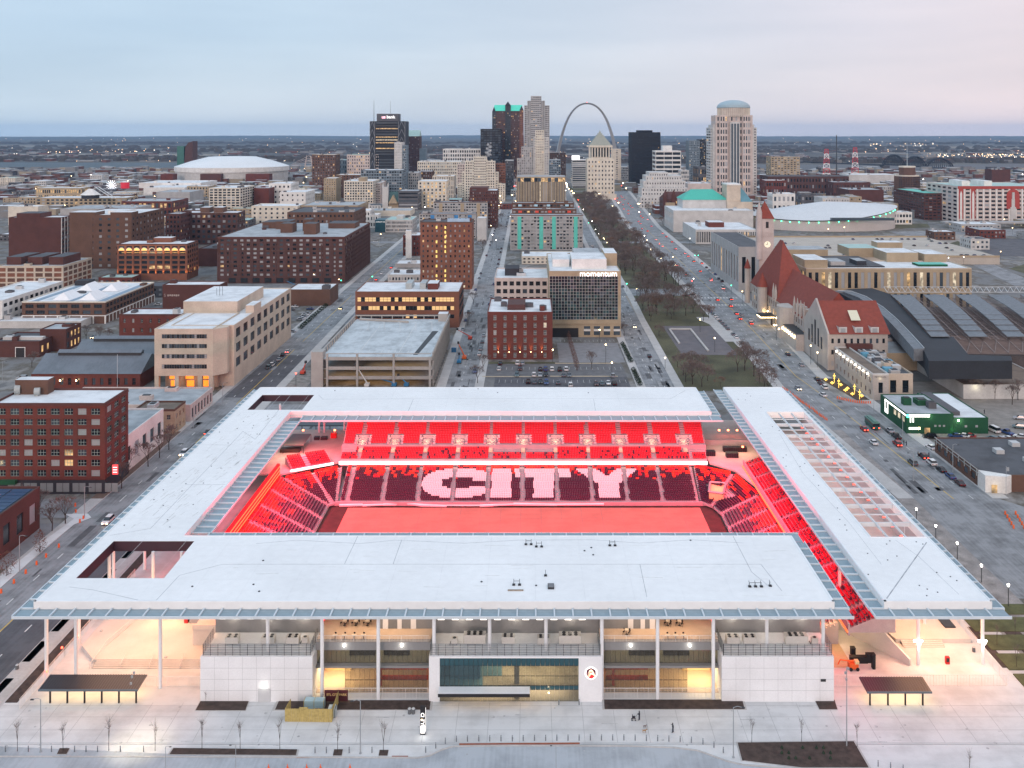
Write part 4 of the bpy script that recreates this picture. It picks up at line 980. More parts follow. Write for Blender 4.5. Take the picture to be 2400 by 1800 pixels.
# ---- lamp posts
def post(h_,arm=0,m=None):
 m=m or mat('galvanised_steel',(.30,.33,.35),.5,.05)
 r=thing('lamp_post','lamp','lamp post',(0,0,0));b=MB();b.cyl(0,0,.12,0,h_,8,0,.07);b.cyl(0,0,.25,0,.12,8);b.obj('pole',m,r)
 if arm:
  b=MB();s=1 if arm>0 else-1;b.tube((0,0,h_-.05),(arm*.5,0,h_+.2),.05,None,5);b.tube((arm*.5,0,h_+.2),(arm,0,h_),.05,None,5);b.obj('arm',m,r)
  b=MB();b.v=[];b.box(arm-.1*s if s<0 else arm-.1,arm+.5*s if s>0 else arm+.1,-.15,.15,h_-.12,h_+.02);
  b=MB();x0,x1=sorted((arm-.1*s,arm+.55*s));b.box(x0,x1,-.15,.15,h_-.12,h_+.02);b.obj('lamp_head',M_dark,r)
 else:
  b=MB()
  for k in range(3):a=k*2.1;b.box(.3*math.cos(a)-.16,.3*math.cos(a)+.16,.3*math.sin(a)-.12,.3*math.sin(a)+.12,h_-.5-k*.9,h_-.1-k*.9)
  b.obj('camera_cluster',m,r)
 return r
pa,pb,pc2=post(9.5,-1.3),post(14.5,0),post(9,1.5)
def hgt(t,x,yb,yt):p=g(t,x,yb);return p,H-(px(t,x,yt)[1]-CY)*p[1]/F
place(pa,(*g('M',351,1335),0),0,'curved arm lamp post on the forecourt left of the tall floodlit mast')
p=g('M',1143,1330);o=place(pb,(*p,0),0,'tall mast with bright floodlights lighting the forecourt at left')
b=MB();b.cyl(p[0],p[1]-.3,.2,10.6,10.9,8);b.cyl(p[0]+.5,p[1]-.2,.15,9.2,9.5,8);b.obj('mast_floodlight',GLOWW,o)
o.children[-1].matrix_parent_inverse=Matrix.Translation((-p[0],-p[1],0))
lamp('SPOT',(p[0]+.3,p[1]-.6,10.4),3600,(1,.82,.55),.3,rot=(math.radians(12),0,0)).data.spot_size=math.radians(75)
place(pa,(*g('N',902,1350),0),0,'curved arm lamp post standing right of the timber compound')
place(pc2,(*g('O',1913,1385),0),0,'curved arm lamp post left of the big mulch bed on the forecourt')
place(pb,(*g('Q',680,1290),0),0,'tall unlit mast rising from the corner of the big mulch bed')
place(pa,(*g('M',1430,1550),0),3.14,'low lamp post at the bottom edge left of the middle',s=.55);place(pa,(*g('M',2037,1560),0),0,'short dark lamp post at the bottom edge below the long mulch strip',s=.6)
place(pa,(*g('O',380,1540),0),0,'thin lamp post standing in the front road below the crest wall',s=.55)
# ---- people, dog, pushchair
def person(x,y,pose,c_top,c_leg,lab,rz=0):
 r=thing('person',lab,'person',(x,y,.02),rz)
 me=bpy.data.meshes.new('body')
 J=dict(pel=(0,0,.95),che=(0,0,1.3),nek=(0,0,1.48),hed=(0,.02,1.62),top=(0,.02,1.75))
 st=.22 if pose=='walk' else.1
 J.update(lh=(-.1,0,.9),lk=(-.11,st*.6,.5),lf=(-.11,st*.9-.05,.06),lt=(-.11,st*.9+.12,.04),rh=(.1,0,.9),rk=(.11,-st*.3+.05,.5),rf=(.11,-st,.08),rt=(.11,-st+.17,.05))
 if pose=='walk':J.update(ls=(-.2,0,1.42),le=(-.27,-.08,1.15),lw=(-.26,.1,.95),rs=(.2,0,1.42),re=(.3,.15,1.3),rw=(.2,.35,1.45))
 else:J.update(ls=(-.2,0,1.42),le=(-.25,.15,1.18),lw=(-.18,.42,1.05),rs=(.2,0,1.42),re=(.25,.15,1.18),rw=(.18,.42,1.05))
 names=list(J);E_=[('pel','che'),('che','nek'),('nek','hed'),('hed','top'),('pel','lh'),('lh','lk'),('lk','lf'),('lf','lt'),('pel','rh'),('rh','rk'),('rk','rf'),('rf','rt'),('che','ls'),('ls','le'),('le','lw'),('che','rs'),('rs','re'),('re','rw')]
 me.from_pydata([J[n] for n in names],[(names.index(a),names.index(b_)) for a,b_ in E_],[])
 o=link('body',me,r);o.matrix_parent_inverse=Matrix();md=o.modifiers.new('skin','SKIN')
 rad=dict(pel=.17,che=.19,nek=.065,hed=.1,top=.08,lh=.1,lk=.07,lf=.045,lt=.045,rh=.1,rk=.07,rf=.045,rt=.045,ls=.075,le=.055,lw=.04,rs=.075,re=.055,rw=.04)
 for i,n in enumerate(names):v=me.skin_vertices[0].data[i];v.radius=(rad[n],rad[n]);v.use_root=(n=='pel')
 s2=o.modifiers.new('sub','SUBSURF');s2.levels=1;s2.render_levels=1;me.materials.append(c_top)
 h_=CYL((0,.02,.115,1.62,1.78,8,0,.08),'hair',mat('dark_hair',(.03,.02,.015),.8,0),r);h_.matrix_parent_inverse=Matrix()
 b=MB();b.cyl(-.11,st*.3,.1,.12,.88,7,0,.12);b.cyl(.11,-st*.3,.1,.12,.88,7,0,.12);h_=b.obj('trousers',c_leg,r);h_.matrix_parent_inverse=Matrix()
 return r
M_blk=mat('dark_coat',(.02,.02,.03),.8,.1);M_jean=mat('dark_trousers',(.025,.03,.045),.8,.1)
x1,y1=g('O',1100,1062);person(x1,y1,'push',M_blk,M_jean,'person in dark coat pushing a pushchair across the forecourt',1.3)
x2,y2=g('O',1390,1168);person(x2,y2,'walk',M_blk,M_jean,'person in dark clothes walking near the bollards with one arm raised',1.7)
r=thing('pushchair','dark pushchair pushed by the person in the dark coat','pushchair',(x1-.95,y1,0))
b=MB();b.box(x1-1.3,x1-.8,y1-.25,y1+.25,.45,.7);b.box(x1-1.35,x1-1.25,y1-.25,y1+.25,.5,1.0);b.obj('seat',M_blk,r)
b=MB();b.tube((x1-.8,y1,.6),(x1-.4,y1,1.05),.03);b.tube((x1-1.3,y1,.6),(x1-1.4,y1,.1),.03);b.tube((x1-.9,y1,.6),(x1-.75,y1,.1),.03);b.obj('frame',M_dark,r)
for dx in(-1.4,-.75):
 for dy in(-.25,.25):TU(((x1+dx,y1+dy-.02,.12),(x1+dx,y1+dy+.02,.12),.12,None,8),'wheel',M_black,r)
def dog(x,y,c,lab,s=1):
 r=thing('dog',lab,'dog',(x,y,0));b=MB();T=lambda p,q,a,c_:b.tube((x+p[0]*s,y+p[1]*s,p[2]*s),(x+q[0]*s,y+q[1]*s,q[2]*s),a*s,c_*s,7)
 T((-.3,0,.42),(.28,0,.42),.11,.14);T((.25,0,.45),(.42,0,.62),.09,.08);T((.38,0,.64),(.6,0,.58),.08,.045);T((-.3,0,.46),(-.52,0,.6),.03,.015)
 for dx in(-.26,.24):
  for dy in(-.08,.08):T((dx,dy,.4),(dx-.04,dy,.2),.05,.035);T((dx-.04,dy,.2),(dx+.02,dy,0),.035,.03)
 for dy in(-.06,.06):T((.42,dy,.7),(.4,dy,.8),.03,.01)
 b.obj('body',c,r)
dog(*g('O',1143,1168),mat('tan_fur',(.32,.20,.10),.9,.1),'small tan dog on the forecourt between the two people');dog(*g('O',1148,1125),mat('grey_fur',(.2,.16,.15),.9,.1),'small grey-brown dog just behind the tan dog',.8)
# ---- terrace furniture up in the corners of the bowl
b=MB();P=[g('J',x,y,8.6) for x,y in((235,345),(410,345),(475,250),(318,250))];b.prism(P,8.5,8.8);kr=b.obj('kiosk_roof',mat('kiosk_roof_grey',(.14,.14,.14),.8,.1),ST)
b=MB()
for q in P:b.cyl(q[0],q[1],.1,5.9,8.5,6)
b.obj('kiosk_posts',M_dark,ST,kind='stuff')
b=MB();q=g('J',205,410,5.9);b.box(q[0],q[0]+6.5,q[1],q[1]+2.4,5.9,7.0);b.obj('bar_counter',mat('dark_wood_counter',(.06,.04,.03),.6,.2),None,label='dark bar counter in front of the kiosk on the far left terrace',category='counter')
for i,(x,y,w_) in enumerate(((500,300,4),(560,300,4.6))):q=g('J',x,y,5.9);BX((q[0],q[0]+w_*.45,q[1],q[1]+1.5,5.9,6.9),'counter',M_dark,None,label=('left','right')[i]+' dark serving counter at the back of the far left terrace',category='counter')
q=g('J',645,285,5.9);BX((q[0],q[0]+2,q[1],q[1]+1,5.9,7.6),'kiosk_cabinet',mat('bright_red',(.6,.01,.01),.5,0),None,label='bright red cabinet with a lamp on the far left terrace',category='cabinet')
for t,x,y in(('J',408,215),('J',680,215),('K',1790,215),('K',1868,215),('K',1945,215),('K',1993,358)):
 q=g(t,x,y,8);CYL((q[0],q[1],.35,7.8,8.2,8),'red_lamp',mat('lamp_glow_redhot',(1,.2,.1),.5,0,em=(1,.15,.06),es=12),ST);lamp('POINT',(q[0],q[1]-.5,8),40,(1,.1,.05),.3)
for x in(545,590):q=g('J',x,235,5.9);column(q[0],q[1])
for k,(x0,x1,y) in enumerate(((1668,1760,440),(1830,2035,405),(1855,1960,455))):
 p0,p1=g('K',x0,y,5.9),g('K',x1,y,5.9);b=MB();n=5
 for i in range(n):a,c=lerp(p0,p1,i/n),lerp(p0,p1,(i+.92)/n);b.box(a[0],c[0],p0[1],p0[1]+2,5.9,7.4)
 b.obj('stacked_barriers',M_black,None,label=('short','longest','front')[k]+' row of black stacked barriers on the far right terrace',category='barriers')
lamp('AREA',(68,309,12),900,(1,.72,.42),10,8);lamp('AREA',(-78,305,12),900,(1,.76,.52),12,10)
canopy_=thing('gate_canopy','dark canopy seen through the gap at the far right corner of the bowl','canopy',(66,349,0))
BX((57.5,90,347,352,3,3.3),'roof_deck',MATS['ribbed_black_roof'],canopy_)
for i in range(6):BX((59+i*5.4,59.2+i*5.4,348,348.3,0,3),'post',M_black,canopy_)
canopy_=thing('gate_canopy','dark canopy seen past the bar at the far left corner of the bowl','canopy',(-75,349,0))
BX((-92,-62,347,352,3,3.3),'roof_deck',MATS['ribbed_black_roof'],canopy_)
for i in range(6):BX((-90+i*5.2,-89.8+i*5.2,348,348.3,0,3),'post',M_black,canopy_)
# ---- roof kit: hatch, wheeled frames, antenna, ballast
p=g('K',337,1590,18);r=thing('roof_hatch','square grey roof hatch in the middle of the near roof','hatch',(p[0],p[1],18));BX((p[0]-.65,p[0]+.65,p[1],p[1]+1.9,18,18.35),'curb',M_dark,r);BX((p[0]-.55,p[0]+.55,p[1]+.1,p[1]+1.8,18.35,18.42),'lid',mat('lid_grey',(.16,.16,.17),.4,.1),r)
def frame(t,x,y,lab,n=2):
 p=g(t,x,y,18);r=thing('roof_frame',lab,'frame',(p[0],p[1],18));b=MB()
 for i in range(n):b.tube((p[0]+i*1.2,p[1],18.1),(p[0]+i*1.2,p[1]+.9,18.9),.05);b.tube((p[0]+i*1.2,p[1]+.9,18.1),(p[0]+i*1.2,p[1],18.9),.05)
 b.tube((p[0],p[1],18.9),(p[0]+(n-1)*1.2,p[1],18.9),.05);b.obj('bars',M_dark,r)
 for i in range(n):BX((p[0]+i*1.2-.3,p[0]+i*1.2+.3,p[1]-.2,p[1]+.3,18,18.25),'ballast',M_black,r)
frame('K',15,1555,'black wheeled frame lying left of the hatch on the near roof');frame('K',120,1205,'left of two dark kits near the far edge of the near roof');frame('K',210,1225,'right of two dark kits near the far edge of the near roof');frame('K',845,1215,'pale kit with cables near the far edge of the near roof');frame('K',2055,1570,'black ballasted kit at the right end of the near roof',3);frame('K',290,1475,'slim tripod with cable above the roof hatch',1);frame('L',20,1380,'small bent kit near the right edge of the near roof',1)
p=g('J',2175,1605,18);BX((p[0],p[0]+3.2,p[1],p[1]+.35,18,18.2),'timber_stack',mat('grey_timber',(.3,.25,.2),.9,.2),None,label='narrow stack of grey timbers below the wheeled frame on the near roof',category='timber')
# red excavator-like lift and dark bins in the right service yard
p=g('Q',750,640);r=thing('boom_lift','orange and white boom lift parked behind the right gate fence','lift',(p[0],p[1],0));mo=mat('lift_orange',(.7,.12,.02),.5,.1)
BX((p[0]-1,p[0]+.8,p[1],p[1]+1.6,.4,1.5),'base',mo,r);b=MB();b.tube((p[0],p[1]+.8,1.6),(p[0]-2.8,p[1]+.6,2.1),.15);b.tube((p[0]-2.8,p[1]+.6,2.1),(p[0]-3.4,p[1]+.4,1.2),.12);b.obj('boom',mo,r);BX((p[0]+.1,p[0]+.9,p[1]-.1,p[1]+.9,1.5,2.1),'cowl',mat('lift_cream',(.65,.55,.3),.5,.1),r)
for dx in(-.8,.6):TU(((p[0]+dx,p[1]-.1,.4),(p[0]+dx,p[1]+.15,.4),.38,None,10),'wheel',M_black,r)
for i,(x,y,w_,h_) in enumerate(((740,510,.9,1.6),(790,575,3.6,1.3),(880,570,1.2,1.7),(918,625,.6,3))):
 p=g('Q',x,y);b=MB();b.box(p[0]-w_/2,p[0]+w_/2,p[1],p[1]+1,0,h_);b.box(p[0]-w_/2-.05,p[0]+w_/2+.05,p[1]-.05,p[1]+1.05,h_,h_+.08);b.obj('service_bin',M_black,None,label='black '+('cabinet at the foot of the red-lit ramp','long skip behind the right service block','bin between the skip and the dark post','tall post at the right of the service yard')[i],category=('cabinet','skip','bin','post')[i])
p=g('Q',1555,580);b=MB();b.box(p[0]-.4,p[0]+.4,p[1],p[1]+.6,0,1.5,0);b.box(p[0]-.3,p[0]+.3,p[1]-.02,p[1],.5,1.3,1);b.obj('red_cabinet',[MATS['bright_red'],M_dark],None,label='red cabinet at the foot of the second bright column',category='cabinet')
b=MB();p0=g('Q',1530,300);b.box(p0[0],p0[0]+2.4,p0[1],p0[1]+6,0,1.2);b.obj('long_planter',M_dark,None,label='long dark planter by the fence at the back of the right plaza',category='planter')
# ================================================================= building kit
def wm(n,c,v=.12,s=.15):return mat(n,c,.9,v,s)
WM=dict(redb=wm('red_brick',(.125,.036,.028)),dkb=wm('dark_red_brick',(.092,.037,.032)),brn=wm('brown_brick',(.12,.066,.048)),orb=wm('orange_brick',(.20,.085,.055)),tan=wm('tan_brick',(.36,.29,.20)),bei=wm('beige_stone',(.50,.43,.35)),
  crm=wm('cream_stone',(.60,.56,.48)),wht=wm('white_stone',(.66,.66,.64)),gry=wm('grey_stone',(.36,.36,.36)),lgy=wm('light_grey_stone',(.50,.50,.49)),pnk=wm('pinkish_concrete',(.52,.45,.42)),drk=wm('dark_panel',(.035,.037,.045)),blk=wm('black_glass_wall',(.012,.012,.018),.05),dgy=wm('dark_grey_wall',(.10,.10,.11)),
  mrn=wm('maroon_granite',(.085,.042,.038)),grn=wm('dark_green_wall',(.012,.075,.035)),bgl=wm('blue_grey_panel',(.17,.22,.26)))
RM=dict(w=streaked('pale_flat_roof',(.62,.65,.67),.18,.2,.2),g=streaked('grey_flat_roof',(.34,.37,.39),.25,.2,.2),d=streaked('dark_flat_roof',(.07,.075,.085),.3,.2,.2),b=streaked('brown_flat_roof',(.17,.13,.10),.3,.2,.2),s=streaked('slate_roof',(.13,.16,.19),.15,1.5,.1),t=mat('copper_green_roof',(.10,.46,.38),.6,.1,.3),r=mat('red_tile_roof',(.21,.046,.030),.8,.12,.6),p=mat('pale_green_roof',(.35,.5,.47),.7,.1,.2))
FRAME=mat('pale_window_frame',(.42,.43,.40),.6,.05);FRAMED=mat('dark_window_frame',(.04,.04,.045),.5,0)
brnd=random.Random(11)
WCACHE={}
def win_mesh(w_,h_,kind,fr,mull):
 key=(round(w_,2),round(h_,2),kind,fr.name,mull)
 if key not in WCACHE:
  b=MB();t=min(.09,w_*.06)
  b.quad((0,.1,0),(w_,.1,0),(w_,.1,h_),(0,.1,h_),0)
  for i in range(mull+1):x=(w_-t)*i/mull;b.box(x,x+t,.02,.09,0,h_,1,bottom=False)
  for zz in(0,h_/2-t/2,h_-t):b.box(t,w_-t,.03,.085,zz,zz+t,1,bottom=False)
  WCACHE[key]=b.mesh('window',[kind,fr])
 return WCACHE[key]
def facade(wb,gb,p,q,z0,z1,cols,rows,wf=.55,hf=.55,mx=.5,mt=.6,mb=.3,dep=.25,wts=(6,3,2,.4,.2),single=None,fr=FRAME,mull=2,slab=False):
 """wall with real recessed openings from p to q; glass goes into gb (joined) or becomes single window parts of the building"""
 L_=math.dist(p,q);u=((q[0]-p[0])/L_,(q[1]-p[1])/L_);nx,ny=u[1],-u[0]
 def P(s,z,d=0):return(p[0]+u[0]*s-nx*d,p[1]+u[1]*s-ny*d,z)
 if cols==0:wb.quad(P(0,z0),P(L_,z0),P(L_,z1),P(0,z1));return
 cw=(L_-2*mx)/cols;rh=(z1-z0-mt-mb)/rows;ww=cw*wf;wh=rh*hf
 xs=[0.0];zs=[z0]
 for i in range(cols):a=mx+cw*i+(cw-ww)/2;xs+=[a,a+ww]
 xs.append(L_)
 for j in range(rows):a=z0+mb+rh*j+(rh-wh)/2;zs+=[a,a+wh]
 zs.append(z1)
 for i in range(0,len(xs)-1,2):wb.quad(P(xs[i],z0),P(xs[i+1],z0),P(xs[i+1],z1),P(xs[i],z1))
 for i in range(1,len(xs)-1,2):
  for j in range(0,len(zs)-1,2):wb.quad(P(xs[i],zs[j]),P(xs[i+1],zs[j]),P(xs[i+1],zs[j+1]),P(xs[i],zs[j+1]))
  for j in range(1,len(zs)-1,2):
   a,c,e,f_=xs[i],xs[i+1],zs[j],zs[j+1]
   wb.quad(P(a,e),P(a,e,dep),P(a,f_,dep),P(a,f_));wb.quad(P(c,e,dep),P(c,e),P(c,f_),P(c,f_,dep));wb.quad(P(a,e),P(c,e),P(c,e,dep),P(a,e,dep));wb.quad(P(a,f_,dep),P(c,f_,dep),P(c,f_),P(a,f_))
   k=brnd.choices(range(5),wts)[0]
   if single is not None:
    o=link('window',win_mesh(c-a,f_-e,WIN[k],fr,mull),single,loc=P(a,e,dep),rz=math.atan2(u[1],u[0]))
   else:gb.quad(P(a,e,dep),P(c,e,dep),P(c,f_,dep),P(a,f_,dep),k)
FOOT=[]
ROOF={}
NAMES={}
def bld(lab,t,x0,x1,yt,Y=None,yb=None,D=30,yk=None,w='redb',r='w',f=(0,0),s=None,wf=.5,hf=.55,lit=.16,wts=None,units=2,par=.9,name='building',cat='building',gf=0,single=False,fr=None,cor=None,mull=2,mx=.5,swf=None,z0=0,X=None,sside=None,parts=True,led=0,hide=True):
 sx0,sy=px(t,x0,yt);sx1=px(t,x1,yt)[0]
 if Y is None:Y=F*H/(px(t,0,yb)[1]-CY)
 if X:X0,X1=X
 else:X0,X1=(sx0-CX)*Y/F,(sx1-CX)*Y/F
 Z=H-(sy-CY)*Y/F
 if yk is not None:D=F*(H-Z)/(px(t,0,yk)[1]-CY)-Y
 o=thing(name,lab,cat,((X0+X1)/2,Y,z0));FOOT.append((X0,X1,Y,Y+D))
 wb=MB();gb=MB();W=WM[w];wts=wts or(6,3,2,lit,lit*.4)
 zt=Z
 fr=fr or FRAME
 sg=o if single else None
 facade(wb,gb,(X0,Y),(X1,Y),z0+gf,zt,f[0],f[1],wf,hf,mx=mx,wts=wts,single=sg,fr=fr,mull=mull)
 if gf:wb.quad((X0,Y,z0),(X1,Y,z0),(X1,Y,z0+gf),(X0,Y,z0+gf))
 right=(sside=='r') if sside else(X0+X1)/2<0
 s=s if s is not None else((max(1,round(D/((X1-X0)/max(1,f[0])))),f[1]) if f[0] else(0,0))
 a,c=((X1,Y),(X1,Y+D)) if right else((X0,Y+D),(X0,Y))
 facade(wb,gb,a,c,z0+gf,zt,s[0],s[1],swf or wf,hf,mx=mx,wts=wts,single=sg,fr=fr,mull=mull)
 if gf:wb.quad((*a,z0),(*c,z0),(*c,z0+gf),(*a,z0+gf))
 a,c=((X0,Y+D),(X0,Y)) if right else((X1,Y),(X1,Y+D))
 wb.quad((*a,z0),(*c,z0),(*c,zt),(*a,zt));wb.quad((X1,Y+D,z0),(X0,Y+D,z0),(X0,Y+D,zt),(X1,Y+D,zt))
 wb.obj('wall',W,o)
 if gb.f:gb.obj('windows',WIN,o,kind='stuff')
 rf=BX((X0+.02,X1-.02,Y+.02,Y+D-.02,zt-.5,zt-.12 if par else zt+.02),'roof',RM[r],o);ROOF[o.name]=rf
 if par:
  b=MB();e=.35;m_=.05
  b.box(X0-m_,X1+m_,Y-m_,Y+e,zt-.3,zt+par*.5);b.box(X0-m_,X1+m_,Y+D-e,Y+D+m_,zt-.3,zt+par*.5)
  b.box(X0-m_,X0+e,Y+e,Y+D-e,zt-.3,zt+par*.5);b.box(X1-e,X1+m_,Y+e,Y+D-e,zt-.3,zt+par*.5)
  b.obj('parapet',WM[cor] if cor else W,rf)
 if led:
  b=MB();n=led
  for i in range(1,n):z=z0+gf+(zt-z0-gf)*i/n;b.box(X0-.12,X1+.12,Y-.12,Y-.01,z-.15,z+.1)
  b.obj('floor_bands',WM[cor] if cor else W,o,kind='stuff')
 for i in range(units):
  ww_,dd_=min(brnd.uniform(2,5.5),(X1-X0)*.35),min(brnd.uniform(2,5),D*.4);hh=brnd.uniform(1,2.6)
  ux=brnd.uniform(X0+1,max(X0+1.1,X1-ww_-1));uy=brnd.uniform(Y+1.5,max(Y+1.6,Y+D-dd_-1))
  b=MB();b.box(ux,ux+ww_,uy,uy+dd_,zt-.12,zt+hh,0);b.box(ux+ww_*.2,ux+ww_*.8,uy+dd_*.2,uy+dd_*.8,zt+hh,zt+hh+.25,1)
  b.obj('rooftop_unit',[brnd.choice((MATS['bin_lid'],W,WM['gry'],WM['dgy'])),M_dark],rf)
 o['_b']=1;INFO[o.name]=(X0,X1,Y,Y+D,zt);return o
INFO={}
def addbox(o,name,fx0,fx1,fy0,fy1,dz0,h_,m,top=None):
 """a box standing on a building's roof, given as fractions of its footprint"""
 X0,X1,Y0,Y1,z=INFO[o.name];b=MB();b.box(X0+(X1-X0)*fx0,X0+(X1-X0)*fx1,Y0+(Y1-Y0)*fy0,Y0+(Y1-Y0)*fy1,z-.12+dz0,z+dz0+h_,0,None if top is None else 1);return b.obj(name,[m]+([top] if top else[]),ROOF[o.name])
def gable(o,name,x0,x1,y0,y1,z,h_,axis,m,hip=0):
 b=MB()
 if axis=='x':
  c=(y0+y1)/2;a,e=x0+hip,x1-hip;b.v=[(x0,y0,z),(x1,y0,z),(x1,y1,z),(x0,y1,z),(a,c,z+h_),(e,c,z+h_)]
  b.f=[(0,1,5,4),(2,3,4,5),(1,2,5),(3,0,4)]
 else:
  c=(x0+x1)/2;a,e=y0+hip,y1-hip;b.v=[(x0,y0,z),(x1,y0,z),(x1,y1,z),(x0,y1,z),(c,a,z+h_),(c,e,z+h_)]
  b.f=[(3,0,4,5),(1,2,5,4),(0,1,4),(2,3,5)]
 b.m=[0]*4;return b.obj(name,m,o)
# ---------------------------------------------------------------- cars
def car(kind,paint,tail=0,head=0):
 r=thing('car','car','car',(0,0,0))
 L_,W_,Hh={'sedan':(4.7,1.85,1.45),'suv':(4.8,1.95,1.75),'van':(5.4,2.0,2.3),'truck':(5.6,2.0,1.85)}[kind]
 l,h=L_/2,W_/2;sh={'sedan':.92,'suv':1.05,'van':1.2,'truck':1.05}[kind]
 prof={'sedan':[(-l,.35),(-l,.85),(-l+.5,sh),(-1.5,sh),(1.1,sh),(l-.15,.8),(l,.6),(l,.35)],'suv':[(-l,.4),(-l,1.0),(-l+.15,sh),(1.2,sh),(l-.15,.92),(l,.7),(l,.4)],'van':[(-l,.4),(-l,sh),(1.6,sh),(l-.1,1.0),(l,.8),(l,.4)],'truck':[(-l,.5),(-l,1.0),(-l+.1,sh),(1.5,sh),(l-.15,.98),(l,.75),(l,.45)]}[kind]
 def body(pr,hw,nm,m,top=1.0):
  b=MB();n=len(pr);b.v=[(-hw*(top if z>sh+.02 else 1),y,z) for y,z in pr]+[(hw*(top if z>sh+.02 else 1),y,z) for y,z in pr]
  b.f=[tuple(reversed(range(n))),tuple(range(n,2*n))]+[(i,(i+1)%n,n+(i+1)%n,n+i) for i in range(n)];b.m=[0]*len(b.f);return b.obj(nm,m,r)
 body(prof,h,'body',paint)
 cab={'sedan':[(-1.75,sh),(-1.1,Hh),(.35,Hh),(1.15,sh)],'suv':[(-l+.2,sh),(-l+.5,Hh),(.5,Hh),(1.3,sh)],'van':[(-l+.05,sh),(-l+.1,Hh),(1.2,Hh),(1.9,sh)],'truck':[(-.9,sh),(-.7,Hh),(.6,Hh),(1.3,sh)]}[kind]
 body([(y*1.0,z if z>sh else sh) for y,z in cab],h*.93,'cabin_glass',G_dark,.82)
 b=MB();a=cab[1][0]+.05;c=cab[2][0]-.05;b.box(-h*.74,h*.74,a,c,Hh,Hh+.03);b.obj('roof_panel',paint,r)
 wb=MB();wb.tube((-.1,0,0),(.1,0,0),.33,None,10);wme=wb.mesh('wheel',M_black)
 for dx in(-h+.08,h-.08):
  for dy in(-l+.85,l-.9):link('wheel',wme,r,loc=(dx,dy,.33))
 for dx in(-1,1):
  BX((dx*h*.62-.22,dx*h*.62+.22,-l-.03,-l,.62,.82),'tail_light',GLOWR if tail else mat('tail_red',(.3,.01,.01),.4,0),r)
  BX((dx*h*.62-.22,dx*h*.62+.22,l,l+.03,.58,.76),'headlight',GLOW if head else mat('headlight_clear',(.6,.6,.6),.2,0),r)
 return r
PT=dict(white=mat('paint_white',(.72,.72,.72),.3,0),silver=mat('paint_silver',(.35,.37,.40),.3,0,.3),grey=mat('paint_grey',(.10,.11,.13),.3,0,.2),black=mat('paint_black',(.012,.012,.015),.25,0),blue=mat('paint_blue',(.03,.07,.20),.3,0),red=mat('paint_red',(.30,.02,.02),.3,0),teal=mat('paint_teal',(.10,.16,.18),.3,0,.2),maroon=mat('paint_maroon',(.06,.012,.015),.3,0))
CARP={}
def put_car(kind,col,x,y,rz,lab,lights='',group=None,z=.05):
 key=(kind,col,lights)
 if key not in CARP:CARP[key]=car(kind,PT[col],'t' in lights,'h' in lights)
 o=place(CARP[key],(x,y,z),rz,lab,group or 'cars on the streets and lots');return o
# ---------------------------------------------------------------- bare winter trees
M_bark=mat('bark',(.05,.038,.032),.95,.2,1);M_twig=mat('bare_twigs',(.15,.118,.108),.95,.25,.3)
M_twigr=mat('russet_twigs',(.20,.13,.10),.95,.25,.3)
def tree_meshes(seed,h_,spread,levels,lim=.07,tw=.06,upright=0,tr=.020):
 rn=random.Random(seed);tb,cb=MB(),MB()
 def grow(p,d,L_,r,lv):
  q=p+d*L_
  (tb if lv<=1 else cb).tube(p,q,max(r,tw*.6),max(r*.68,tw*.5),5 if lv<=1 else 3)
  if lv>=levels:
   for _ in range(5):
    e=(d+Vector((rn.uniform(-1,1),rn.uniform(-1,1),rn.uniform(-.4,.9)))*.9).normalized();cb.tube(q,q+e*L_*rn.uniform(.6,1.1),tw,tw*.35,3)
   return
  k=3 if lv<2 else rn.choice((2,3,3))
  for i in range(k):
   a=2*math.pi*(i+rn.random()*.8)/k;sp=spread*rn.uniform(.6,1.25);u=d.orthogonal().normalized();v=d.cross(u)
   e=(d+(u*math.cos(a)+v*math.sin(a))*sp+Vector((0,0,.12+upright))).normalized();grow(q-d*L_*(.0 if i else.1),e,L_*rn.uniform(.66,.86),r*.62,lv+1)
 grow(Vector((0,0,0)),Vector((rn.uniform(-.05,.05),rn.uniform(-.05,.05),1)).normalized(),h_*.27,h_*tr,0)
 return tb,cb
TP=[]
def tree_proto(seed,h_,spread,levels,tw,name='bare_tree',tm=None,up=0):
 tb_,cb_=tree_meshes(seed,h_,spread,levels,tw=tw,upright=up,tr=.020 if up<.3 else.008);r=thing(name,'tree','tree',(0,0,0));tb_.obj('trunk',M_bark,r);cb_.obj('crown',tm or M_twig,r);return r
TBIG=[tree_proto(1,14,.75,5,.075),tree_proto(2,15,.85,5,.08),tree_proto(3,12,.7,5,.075),tree_proto(5,13,.8,5,.08,tm=M_twigr),tree_proto(6,16,.65,5,.08),tree_proto(9,11,.9,5,.075)]
TMID=[tree_proto(7,9,.55,4,.06,up=.1),tree_proto(8,8,.6,4,.06,up=.1)]
TSAP=[tree_proto(11,6.4,.22,2,.014,'young_tree',up=.6),tree_proto(12,6.0,.26,2,.014,'young_tree',up=.6)]
def tree(kind,x,y,lab,group=None,s=1,z=0):return place(brnd.choice(kind),(x,y,z),brnd.uniform(0,6.28),lab,group,s=s)
def street_lamp(x,y,h_,lab,glow=GLOW,r_=.35,group='lit street lamps of the city',power=0,arm=0):
 o=thing('street_lamp',lab,'street lamp',(x,y,0),group=group);CYL((x,y,.1,0,h_,5),'pole',M_dark,o)
 CYL((x,y,r_*.6,h_-.1,h_+r_*1.2,6,0,r_),'lamp_head',glow,o)
 if power:lamp('POINT',(x,y,h_-.3),power,(1,.7,.35),.4)
